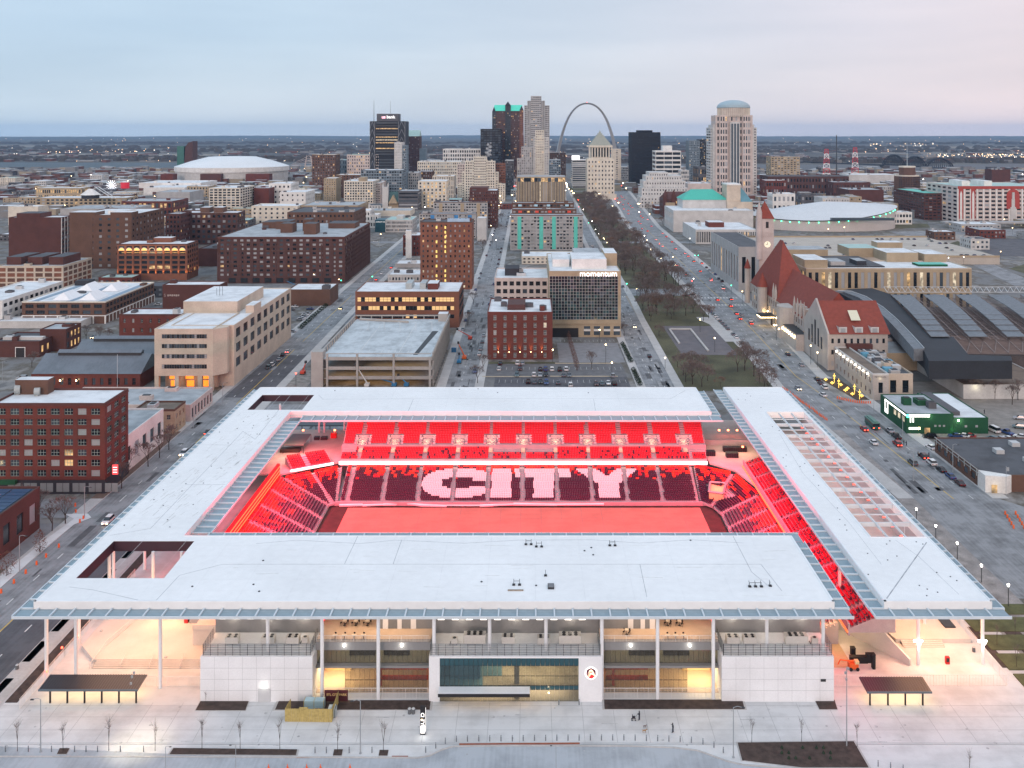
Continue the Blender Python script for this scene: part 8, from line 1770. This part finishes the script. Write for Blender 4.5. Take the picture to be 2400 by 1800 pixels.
while cnt<180 and tries<9000:
 tries+=1;Y=frnd.uniform(420,2050);X=frnd.uniform(-.57,.55)*Y
 if abs(X)<20 and Y<520:continue
 w_,d_=frnd.uniform(16,48),frnd.uniform(16,42);h_=frnd.uniform(5,13) if frnd.random()<.9 else frnd.uniform(13,20)
 if X>40:h_=frnd.uniform(4,10)
 if not clear(X,X+w_,Y,Y+d_):continue
 top=CY+(H-h_-3)*F/Y;xa_,xb_=X/Y*F,(X+w_)/Y*F;hid=False
 for(a0,a1,by,bz) in REAL: # keep the fillers from standing in front of what the photo shows
  if by>Y and xb_>a0/by*F and xa_<a1/by*F:
   base=CY+H*F/by;tb_=CY+(H-bz)*F/by
   if top<base-.22*(base-tb_):hid=True;break
 if hid:continue
 k=frnd.choice(FW);yt=CY+(H-h_)*F/Y;rows=max(1,round(h_/4));r_=frnd.choice('wwgdp')
 side='left' if X<0 else 'right';band='near' if Y<800 else 'middle' if Y<1300 else 'far'
 lab='low %s building with a %s roof among the %s %s blocks'%(ADJ[k],dict(w='white',g='grey',d='dark',p='greenish')[r_],band,side)
 o=bld(lab,'S',0,10,yt,Y=Y,D=d_,w=k,r=r_,f=(max(2,round(w_/4)),rows),wf=.5,hf=.45,units=2 if Y<1300 else 1,X=(X,X+w_),par=.5,wts=(5,2,2,.18,.1));o['group']='low buildings filling the city blocks';cnt+=1
# ================================================================= trees
T='trees of the long park'
k=0
for i in range(235):
 Y=560+1000*frnd.random()**1.15;lo,hi=(70,106) if Y<640 else(70,110)
 X=frnd.uniform(lo+(Y-600)*.006,hi)
 if 652<Y<672:continue
 if Y<640 and 78<X<100 and frnd.random()<.7:continue
 tree(TBIG,X,Y,'bare winter tree in the %s of the long park belt, %s'%(('near end','second stretch','middle','fourth stretch','far end')[min(4,int((Y-560)/200))],('by the park street','along its centre line','by the avenue')[min(2,int((X-68)/14))]),T,U(.8,1.25))
for(t,x,y,s_) in(('G',1270,690,.8),('G',1200,560,.9),('G',1240,480,.8),('G',1130,470,.9),('G',1590,430,.9),('G',1655,560,1),('G',1700,540,.9),('G',1500,1090,1),('G',1560,1110,1),('G',1640,1130,1.1),('G',1480,1030,.9),('G',1600,1010,.9),('G',1430,960,.8),('G',1800,1130,.5),('G',1950,1000,1),('G',2010,990,1.1),('G',2090,1040,1.05),('G',2140,1100,1.0),('G',2180,1140,1.0),('H',0,1000,.9),('G',2000,870,1),('G',1540,980,.9),('G',1690,1080,.8)):
 p=g(t,x,y);tree(TBIG,p[0],p[1],'bare tree on the near park lawn in front of the sunken terrace' if y>800 else 'bare tree on the park lawn behind the sunken terrace','trees on the near park lawn',s_*.85)
for(t,x,y,lab) in(('E',865,560,'bare tree in the lot behind the slate-roofed hall, left one'),('E',935,560,'russet bare tree in the lot behind the slate-roofed hall, right one'),('E',745,545,'bare tree beside the brick garage at far left'),('E',640,580,'bare bushy tree left of the lot lamp'),('E',275,780,'bare tree by the corner of the brick garage'),
     ('I',1280,345,'first bare street tree counted from the corner along the white shed'),('I',1378,268,'second bare street tree along the white shed'),('I',1460,200,'third bare street tree along the white shed'),('I',1050,535,'bare street tree at the red loft corner'),('I',1110,400,'small bare street tree beside the loft side wall'),
     ('I',112,765,'bare tree at the far left across from the loft shopfronts'),('I',335,785,'second bare tree across from the loft shopfronts'),('I',450,905,'bare tree beside the lot at lower left'),('I',565,840,'bare spreading tree at the corner pavement'),('G',970,690,'bare street tree right of the glass office'),('G',690,980,'small bare tree in the parking lot below the glass office'),
     ('F',1830,600,'bare tree beside the narrow street by the brown office'),('F',1880,420,'second bare tree up the narrow street'),('F',1960,1000,'bushy bare tree at the foot of the brick hotel'),('F',1915,1100,'bare tree at the lot corner by the narrow street'),('C',2120,900,'dark tree behind the stadium hall at right')):
 p=g(t,x,y);tree(TMID,p[0],p[1],lab,None,1.0)
for i in range(14):p=g('H',600+i*19,800+i*13-25);tree(TMID,p[0]-1,p[1]+3,'bare street tree in the row before the stone wing','street trees before the stone wing',.8)
for(t,x,y) in(('H',1450,800),('H',1530,850),('H',1600,900),('H',1680,960),('H',1740,1010),('H',1800,1040),('H',1960,1050),('H',2160,1060),('H',2110,1100),('H',1500,790)):p=g(t,x,y);tree(TMID,p[0],p[1],'bare tree in the planting beside the brown-roofed hall','trees beside the brown-roofed hall',1)
for i,(t,x,y) in enumerate((('C',250,1420),('C',330,1420),('C',390,1415),('C',1180,1090),('C',1240,1100),('C',560,990),('C',610,1000),('C',1300,1200),('C',1360,1180),('B',2120,1180),('B',2100,1250),('B',1960,1440),('D',1210,1010))):p=g(t,x,y);tree(TBIG,p[0],p[1],'dark bare tree standing among the middle city blocks','bare trees among the city blocks',.8)
p=g('I',345,1090);
def shrub(name,lab,x,y,r_,h_,m,cat='tree',n=420,leaf=.16,grp=None):
 o=thing(name,lab,cat,(x,y,0),group=grp);CYL((x,y,.12,0,h_*.4,6),'trunk',M_bark,o);b=MB();rn=random.Random(int(x*7+y))
 for i in range(n):
  a=rn.uniform(0,6.28);t=rn.random();rr_=r_*math.sin(math.pi*min(1,t*.9+.12))**.7*rn.uniform(.45,1.05);c=Vector((x+rr_*math.cos(a),y+rr_*math.sin(a),h_*(.08+.92*t)));d=Vector((rn.uniform(-1,1),rn.uniform(-1,1),rn.uniform(-1,1))).normalized()*leaf*rn.uniform(.7,1.4);e=d.orthogonal().normalized()*leaf;b.tri(tuple(c-d),tuple(c+e),tuple(c+d));
 b.obj('foliage',m,o)
M_rus=mat('russet_leaves',(.12,.06,.045),.9,.3,1);M_ev=mat('evergreen_leaves',(.02,.035,.02),.9,.3,1)
shrub('columnar_tree','russet columnar tree on the lower left pavement verge',p[0],p[1],1.7,6.2,M_rus);p=g('I',60,1290);shrub('columnar_tree','darker bushy tree at the lower left edge',p[0],p[1],2.4,6.5,M_rus)
for i in range(9):p=g('G',490+i*9,735+i*32);shrub('hedge_tree','russet narrow tree in the row right of the brick hotel',p[0],p[1],1.3,5.5,M_rus,n=260,grp='russet trees beside the brick hotel')
for i in range(10):
 p=g('G',955+i*8,775+i*16);shrub('evergreen_shrub','dark clipped shrub in the hedge beside the parking lot',p[0],p[1],1.4,2.2,M_ev,'shrub',160,.25,'hedge beside the parking lot')
for i in range(7):p=g('G',1050+i*9,1000+i*20);shrub('evergreen_shrub','dark shrub in the hedge nearest the stadium roof',p[0],p[1],1.4,2.2,M_ev,'shrub',160,.25,'hedge nearest the stadium roof')
for i in range(14):p=g('F',620-i*18,420+i*16);shrub('evergreen_shrub','dark shrub in the hedge along the car park by the left street',p[0],p[1],1.8,2.0,M_ev,'shrub',140,.3,'hedge along the car park')
for i,(t,x,y) in enumerate((('M',150,1335),('M',545,1332),('M',940,1330),('M',1340,1332),('M',1745,1315),('M',2075,1315),('N',206,1320),('N',705,1345),('N',1100,1345),('M',1778,930),('N',250,893),('O',1878,890),('O',2072,1265),('Q',290,1250),('Q',770,1300),('Q',520,890),('Q',1740,1560))):
 p=g(t,x,y);place(TSAP[i%2],(*p,.1),i*1.3,('leftmost','second','third','fourth','fifth','sixth','seventh','eighth','ninth')[i]+' bare sapling counted from the left along the forecourt kerb' if i<9 else('tiny sapling before the left white block','tiny sapling by the timber compound','tiny sapling before the right white block','sapling in the big mulch bed near its left corner','sapling behind the big mulch bed','sapling at the right corner of the big mulch bed','tiny sapling in the small square bed','sapling at the lower right of the forecourt')[i-9],s=(1.12 if i<9 else.55 if i in(9,10,11,15) else.9))
for i in range(34):
 place(TSAP[i%2],(107.6 if i%2 else 101.5,196+i*4.1,.1),i*2.1,'thin bare sapling along the pavement beside the long right roof','saplings beside the long right roof',s=.95)
for i in range(12):p=g('Q',120+(i%4)*60+240*(i>5),1310+45*(i%3));CYL((p[0],p[1],.35,.1,.6,6,0,.1),'low_grass_tuft',M_ev,None,label='small dark grass tuft planted in the big mulch bed',category='plant',group='grass tufts in the big mulch bed')
# ================================================================= cars
def cars(rows):
 for(t,x,y,rz,kind,col,lab,lt) in rows:
  p=g(t,x,y);put_car(kind,col,p[0],p[1],rz,lab,lt)
PI=math.pi
cars((('R',260,775,0,'sedan','white','white saloon driving on the avenue beside the long right roof',''),('R',140,600,0,'sedan','red','red saloon with glowing tail lights ahead of the green bus','t'),('R',475,620,0,'sedan','silver','silver saloon parked in front of the green bus',''),('R',555,700,0,'truck','black','black pickup parked behind the silver saloon',''),
 ('R',570,795,0,'suv','red','dark red car with bright brake lights at the kerb','t'),('R',910,960,0,'suv','maroon','maroon car with people loading beside it','t'),('R',1015,1040,0,'suv','white','white estate parked behind the maroon car',''),('R',1140,1130,0,'sedan','black','black saloon parked behind the white estate',''),('R',1260,1215,0,'sedan','blue','blue saloon parked along the garage wall',''),
 ('R',1380,1305,0,'sedan','maroon','maroon saloon last in the kerb row by the corner',''),('R',770,1040,0,'suv','grey','grey car driving in the middle of the avenue',''),('R',990,700,1.5,'suv','black','black car nosed in beside the green tavern',''),('R',1005,840,.2,'sedan','white','white car squeezed beside the garage wall',''),
 ('R',1320,690,1.5,'sedan','blue','dark blue car behind the green tavern',''),('R',1420,690,.9,'sedan','white','white car behind the green tavern',''),('R',1500,690,.9,'sedan','red','bright red car behind the green tavern',''),('R',1805,735,.5,'suv','teal','dark teal car at the left of the gravel lot row',''),('R',1910,740,.5,'suv','silver','silver car in the middle of the gravel lot row',''),('R',2000,725,.5,'sedan','white','white car at the right of the gravel lot row',''),
 ('R',1945,850,.6,'sedan','white','white saloon at the corner of the black roof',''),('R',2050,870,.7,'truck','black','black pickup beside the black roof',''),('R',2170,880,.7,'sedan','grey','grey car right of the black pickup',''),('R',2165,700,.9,'sedan','white','white car at the right edge of the gravel lot',''),('R',2150,575,1.2,'suv','teal','teal car at the right edge below the crossing',''),('R',2160,460,1.2,'sedan','silver','silver car at the right edge near the lamp',''),('R',1820,620,.2,'van','white','white van at the end of the green tavern',''),('R',1990,650,.3,'truck','blue','blue pickup behind the gravel lot row',''),
 ('H',170,672,0,'sedan','black','black car parked before the station arcade',''),('H',285,765,0,'sedan','silver','silver car parked by the amber tree',''),('H',260,970,PI,'sedan','silver','silver car with warm headlights near the roof tip','h'),('H',425,890,0,'sedan','black','black car first in the row by the light sculptures',''),('H',455,925,0,'sedan','maroon','maroon car second in the row by the light sculptures',''),('H',487,960,0,'suv','white','white car third in the row by the light sculptures',''),('H',475,1025,.1,'sedan','white','white saloon crossing towards the cones',''),
 ('G',1640,68,0,'sedan','red','red car near the green traffic lights','t'),('G',1680,105,0,'sedan','black','black car first in the far kerb row',''),('G',1705,130,0,'sedan','silver','silver car second in the far kerb row',''),('G',1730,150,0,'sedan','white','white car third in the far kerb row',''),('G',1755,165,0,'sedan','blue','blue car fourth in the far kerb row',''),('G',1718,205,0,'sedan','red','red car in the middle of the avenue above the crossing','t'),('G',1785,205,0,'suv','grey','grey car parked beyond the ambulance',''),('G',1815,225,0,'suv','black','black car parked just beyond the ambulance',''),('G',1820,285,0,'van','white','white van with red lights at the crossing','t'),
 ('G',1775,385,0,'sedan','red','red car left of the pair below the crossing','t'),('G',1893,380,0,'sedan','maroon','maroon car right of the pair below the crossing','t'),('G',1888,438,0,'sedan','red','red car below the pair at the crossing','t'),('G',1938,505,0,'sedan','maroon','maroon taxi-like car in the outer lane','t'),('G',1968,548,0,'sedan','red','red car beside the marquee lane','t'),('G',1985,515,0,'sedan','silver','silver car beside the marquee',''),('G',2065,590,0,'sedan','red','red car in front of the marquee','t'),('G',2060,565,0,'sedan','white','white car in front of the marquee',''),
 ('G',1365,348,PI/2,'sedan','black','black car crossing the park road at left','t'),('G',1500,348,PI/2,'sedan','maroon','dark car crossing the park road','t'),('G',1550,342,PI/2,'sedan','black','black car at the park road junction','t'),('G',1057,618,PI,'sedan','white','white car driving down the park street','h'),('G',1186,872,0,'sedan','black','black car driving up the park street',''),('G',958,270,0,'sedan','grey','grey car beside the glass office corner',''),
 ('I',1590,245,PI-.0,'suv','white','white car with lit headlights driving down the left street','h'),('I',935,830,PI,'suv','white','white electric car on the left street beside the roof corner','h'),('I',1800,62,0,'sedan','black','dark car partly hidden by the roof edge on the left street','t'),('I',90,625,PI/2,'truck','black','black pickup on the cross street before the loft shopfronts',''),
 ('F',732,460,PI,'sedan','grey','grey car with bright headlights coming down the left street','h'),('F',1170,105,0,'sedan','red','red-lit car up the left street beside the white slab','t'),('F',1085,155,PI,'sedan','white','white car on the left street below the lights',''),('F',1040,210,0,'sedan','red','red-lit car at the left street junction','t'),('F',275,835,0,'sedan','white','white car first in the row by the beige wing','t'),('F',233,862,0,'sedan','black','black car second in the row by the beige wing',''),('F',200,903,0,'sedan','silver','silver car third in the row by the beige wing',''),('F',160,935,0,'sedan','grey','grey car fourth in the row by the beige wing',''),('F',140,950,0,'suv','white','white car fifth in the row by the beige wing',''),('F',110,970,0,'suv','teal','teal car last in the row by the beige wing',''),
 ('F',1968,695,0,'sedan','silver','silver car beside the brick hotel, uppermost',''),('F',1955,750,0,'sedan','grey','grey car beside the brick hotel, second',''),('F',1940,810,0,'sedan','silver','silver car beside the brick hotel, third',''),('F',1930,855,0,'sedan','white','white car beside the brick hotel, fourth',''),('F',1892,1005,PI,'suv','blue','blue car driving down the narrow street',''),('F',2100,985,0,'sedan','white','white car on the upper lot below the hotel',''),('F',2110,938,0,'sedan','black','dark car on the drive in front of the hotel',''),('E',1365,240,PI/2,'sedan','white','white car parked beside the white arcade',''),('E',190,880,PI/2,'suv','silver','silver van on the far left side street','h'),('E',810,525,PI,'sedan','grey','grey car with headlights in the lot behind the slate hall','h')))
cs=['white','silver','grey','black','blue','maroon','teal']
for(x,y,c) in((48,935,0),(92,935,1),(68,985,5),(245,988,3),(290,988,4),(345,990,0),(412,992,3),(468,988,0),(42,1038,6),(190,1038,0),(243,1038,1),(292,1036,3),(446,1040,2),(494,1040,2),(140,1098,3),(194,1100,2),(246,1098,3),(297,1105,4),(870,1045,1),(728,1115,5),(778,1112,6),(832,1108,0),(886,1112,3),(505,1125,0),(398,1105,2)):
 p=g('G',x,y);put_car(frnd.choice(('sedan','suv')),cs[c],p[0],p[1],0 if frnd.random()<.5 else PI,cs[c]+' car parked in the lot between hotel and stadium roof','','cars parked behind the stadium')
for(x,y,c) in((305,470,2),(335,445,0),(465,465,4),(440,500,1),(425,515,0),(410,530,1),(395,545,0),(380,555,1),(310,660,1)):p=g('F',x,y);put_car('sedan',cs[c],p[0],p[1],1.3,cs[c]+' car in the car park beside the beige wing','','cars parked beside the beige wing')
for i in range(62):x,y=frnd.uniform(222,390),796+17*frnd.randint(0,7)+frnd.uniform(-.5,.5);c=frnd.choice(cs);(300<x<323 and 806<y<830) or put_car('sedan',c,x,y,0,c+' car parked on the rooftop parking deck behind the clock tower','','cars on the rooftop parking deck',6.5)
for i in range(48):
 y=700+i*27+frnd.uniform(-5,5);f_=(y-700)/1200;x=118+30*max(0,f_)**1.3+frnd.choice((3,7,17,21));c=frnd.choice(cs);put_car('sedan',c,x,y,0,c+' car with red tail lights in the traffic of the far avenue','t','traffic on the far avenue')
for i in range(30):y=530+i*26+frnd.uniform(-2,2);c=frnd.choice(cs);x=frnd.choice((-38.5-(y-640)*.004,-26.5-(y-640)*.004));put_car('sedan',c,x,y,0,c+' car parked along the narrow central street','','cars parked along the narrow central street')
for i in range(17):y=660+i*16;c=frnd.choice(cs);put_car('sedan',c,58.5+(y-620)*.006,y,0,c+' car parked along the park street beside the trees','','cars parked along the park street')
for i in range(16):y=500+i*7.2;c=frnd.choice(cs);put_car('sedan',c,111.5,y-20,0,c+' car parked at the park kerb of the avenue','','cars at the park kerb of the avenue') if y>545 or i%3 else None
for i in range(8):y=960+i*120;put_car('sedan',frnd.choice(cs),frnd.choice((-127,-119,-115)),y,0,'small car in the distant traffic of the left street','t','distant traffic on the left street')
# green trolley bus
p=g('R',300,605);o=thing('trolley_bus','old-style dark green trolley bus with red tail lights on the avenue','bus',(p[0],p[1],0));x,y=p;mg=mat('bus_green',(.02,.09,.07),.4,0);BX((x-1.25,x+1.25,y,y+9,.45,1.5),'body',mg,o);BX((x-1.22,x+1.22,y+.05,y+8.9,1.5,2.6),'windows',G_dark,o);b=MB();b.box(x-1.3,x+1.3,y-.1,y+9.1,2.6,2.9);b.box(x-.7,x+.7,y+.5,y+8.4,2.9,3.25);b.obj('roof',mat('bus_roof',(.09,.19,.16),.5,0),o)
for dx in(-1,1):BX((x+dx-.2,x+dx+.2,y-.05,y,.8,1.1),'tail_light',GLOWR,o)
for dx in(-1.1,1.1):
 for dy in(1.6,7.2):TU(((x+dx-.15,y+dy,.45),(x+dx+.15,y+dy,.45),.45,None,10),'wheel',M_black,o)
# ================================================================= street lamps and signals
sl=[('E',545,880,9,60),('B',1352,1245,8,0),('H',72,545,8,400),('H',145,500,6,200),('H',370,755,9,400),('H',428,780,7,300),('G',1990,415,8,400),('G',1625,660,7,300),('G',1752,830,7,400),('F',958,60,8,300),('F',875,140,8,200),('G',1323,975,5,0),('L',1283,840,4,80),('L',1450,990,4,80),('L',1636,1145,4,80),('L',1845,1345,4,80),('L',2077,1560,5,80),('G',810,930,9,60),('G',757,755,7,40),('G',863,1100,9,40),('G',352,920,6,60)]
ln=('by the slate hall','beside the glass civic block','tallest before the station arcade','low one before the station arcade','beside the amber-lit entrance','red-lit one by the entrance arch','at the station crossing','on the park terrace, far one','on the park terrace, near one','at the brown building corner','lower down the brown building wall','amber one on the park path','uppermost beside the long right roof','second beside the long right roof','third beside the long right roof','fourth beside the long right roof','nearest beside the long right roof','tall white one in the grey lot','amber one in the upper lot','white one in the lower lot','beside the hotel corner')
for(t,x,y,h_,pw),nm in zip(sl,ln):p=g(t,x,y);street_lamp(p[0],p[1],h_,'lit lamp post '+nm,GLOW if pw!=80 else GLOWW,.32,None,pw*.5)
for i in range(150):
 Y=frnd.uniform(620,2400);X=frnd.choice((-132,-111,-43,-23,48,70,112,152))+frnd.uniform(-1,1) if i<50 else frnd.uniform(-.55,.55)*Y;street_lamp(X,Y,frnd.uniform(7,10),'small glowing street lamp among the %s blocks %s of the centre'%('nearer' if Y<1200 else 'middle' if Y<1800 else 'farthest','left' if X<0 else 'right'),frnd.choice((GLOW,GLOW,GLOWW)),.00042*Y)
for i,(t,x,y,m_) in enumerate((('G',1580,12,GLOWG),('G',1610,12,GLOWG),('G',1555,245,GLOWR),('G',1895,285,GLOWG),('F',735,240,GLOWG),('F',1005,205,GLOWG),('F',345,1085,GLOWR),('G',992,270,GLOWG),('C',1275,1380,GLOWR),('C',620,1060,GLOWR),('C',577,1045,GLOWR),('C',662,1190,GLOWG))):p=g(t,x,y+40);street_lamp(p[0],p[1],5.5,'traffic signal at the junction, number %d from the station side'%(i+1),m_,.35,'traffic signals')
# far avenue glow of lights
for i in range(60):Y=frnd.uniform(1300,2400);f_=(Y-1300)/1100;X=frnd.choice((128+45*f_,158+45*f_,-45,-28,50,72))+frnd.uniform(-3,3);street_lamp(X,Y,frnd.uniform(4,9),'tiny glowing lamp on the distant avenues',frnd.choice((GLOW,GLOWR,GLOW)),.0006*Y)
# cones and barriers
b=MB();b.cyl(0,0,.18,0,.75,8,0,.04);b.box(-.22,.22,-.22,.22,0,.05);cone=b.mesh('traffic_cone',mat('cone_orange',(.75,.13,.03),.6,0));b=MB();b.cyl(0,0,.28,0,1.0,8,0,.24);drum=b.mesh('traffic_drum',MATS['cone_orange'])
for i,(x,y) in enumerate(((508,1045),(398,1130),(316,1195),(222,1270),(120,1355),(10,1440),(655,745),(650,690),(690,830),(720,800))):p=g('I',x,y);link('traffic_drum',drum,None,loc=(*p,.05),label='orange and white traffic drum along the kerb of the left street',category='traffic drum',group='traffic drums of the left street')
for i in range(30):p=g('H',130+i*13+U(-4,4),960+i*9.5+U(-4,4));link('traffic_cone',cone,None,loc=(*p,.05),sc_=(1.5,1.5,1.5),label='orange cone of the roadworks beside the long right roof',category='traffic cone',group='cones of the roadworks')
for i in range(16):p=g('H',600+i*19,1050+(i*4 if i<9 else 36+(i-9)));link('traffic_drum',drum,None,loc=(*p,.05),label='orange drum round the corner island by the stone wing',category='traffic drum',group='drums round the corner island')
for i in range(5):p=g('N',(108,272,438,557,812)[i],1475);link('traffic_cone',cone,None,loc=(*p,.05),sc_=(.9,.9,.9),label='orange cone at the bottom edge of the front road, number %s from left'%('one','two','three','four','five')[i],category='traffic cone')
for i in range(10):p=g('L',2050+i*18,760+(i%5)*30);link('traffic_drum',drum,None,loc=(*p,.05),label='orange drum round the dirt island at the right edge',category='traffic drum',group='drums round the dirt island')
for i,(x,y,s_) in enumerate(((1415,250,8),(380,640,7),(1595,400,9))):pass
for(t,x,y,a,lab) in(('R',1290,1140,0,'tall curved-arm lamp post beside the garage wall'),('R',780,1255,PI,'curved-arm lamp post beside the roadworks verge'),('R',640,690,PI,'curved-arm lamp post at the tavern kerb'),('I',730,790,0,'curved-arm lamp post at the lower left corner pavement'),('I',168,1250,0,'curved-arm lamp post at the solar roof building'),('R',265,370,PI,'curved-arm lamp post at the tavern corner'),('E',20,900,0,'curved-arm lamp post at the far left side street'),('E',1672,1310,0,'lamp post on the pavement by the yellow brick building'),('E',1925,1100,0,'signal mast at the left street junction')):
 p=g(t,x,y);place(pc2,(*p,0),a,lab)
# small people near the avenue
for(t,x,y,lab) in(('R',655,790,'person standing left beside the dark red car'),('R',688,800,'person standing right beside the dark red car'),('R',980,950,'person in black behind the maroon car'),('R',840,940,'person in dark red at the tailgate of the maroon car'),('R',1700,385,'person waiting at the crossing'),('E',1620,1245,'person in a bright vest on the left street pavement'),('H',1330,0,None)):
 if lab:p=g(t,x,y);person(p[0],p[1],'stand',mat('bright_vest',(.5,.6,.05),.7,0) if 'vest' in lab else M_blk,M_jean,lab,1)
# ================================================================= air between the camera and the far land
b=MB();b.box(-24000,24000,-600,22500,-2,262);hz_=bpy.data.materials.new('pale_blue_air');hz_.use_nodes=True;t=hz_.node_tree;t.nodes.clear();o_=t.nodes.new('ShaderNodeOutputMaterial');pv=t.nodes.new('ShaderNodeVolumePrincipled');pv.inputs['Color'].default_value=(.36,.64,1,1);pv.inputs['Density'].default_value=3.3e-5;pv.inputs['Anisotropy'].default_value=.1;t.links.new(pv.outputs[0],o_.inputs['Volume'])
HAZE=b.obj('haze',hz_,kind='stuff')
for o in list(bpy.data.objects): # prototypes that were never placed would sit at the origin
 if o.parent is None and o.get('category') and o.type=='EMPTY' and not o.get('_used') and o.get('label') in('tree','car','lamp','chiller','table','stool','bin'):
  for c in list(o.children):bpy.data.objects.remove(c)
  bpy.data.objects.remove(o)
sc.cycles.max_bounces=5;sc.cycles.diffuse_bounces=3;sc.cycles.glossy_bounces=2;sc.cycles.transmission_bounces=3;sc.cycles.transparent_max_bounces=10;sc.cycles.volume_bounces=0
sc.cycles.use_denoising=True;sc.cycles.sample_clamp_indirect=4;sc.cycles.volume_step_rate=1
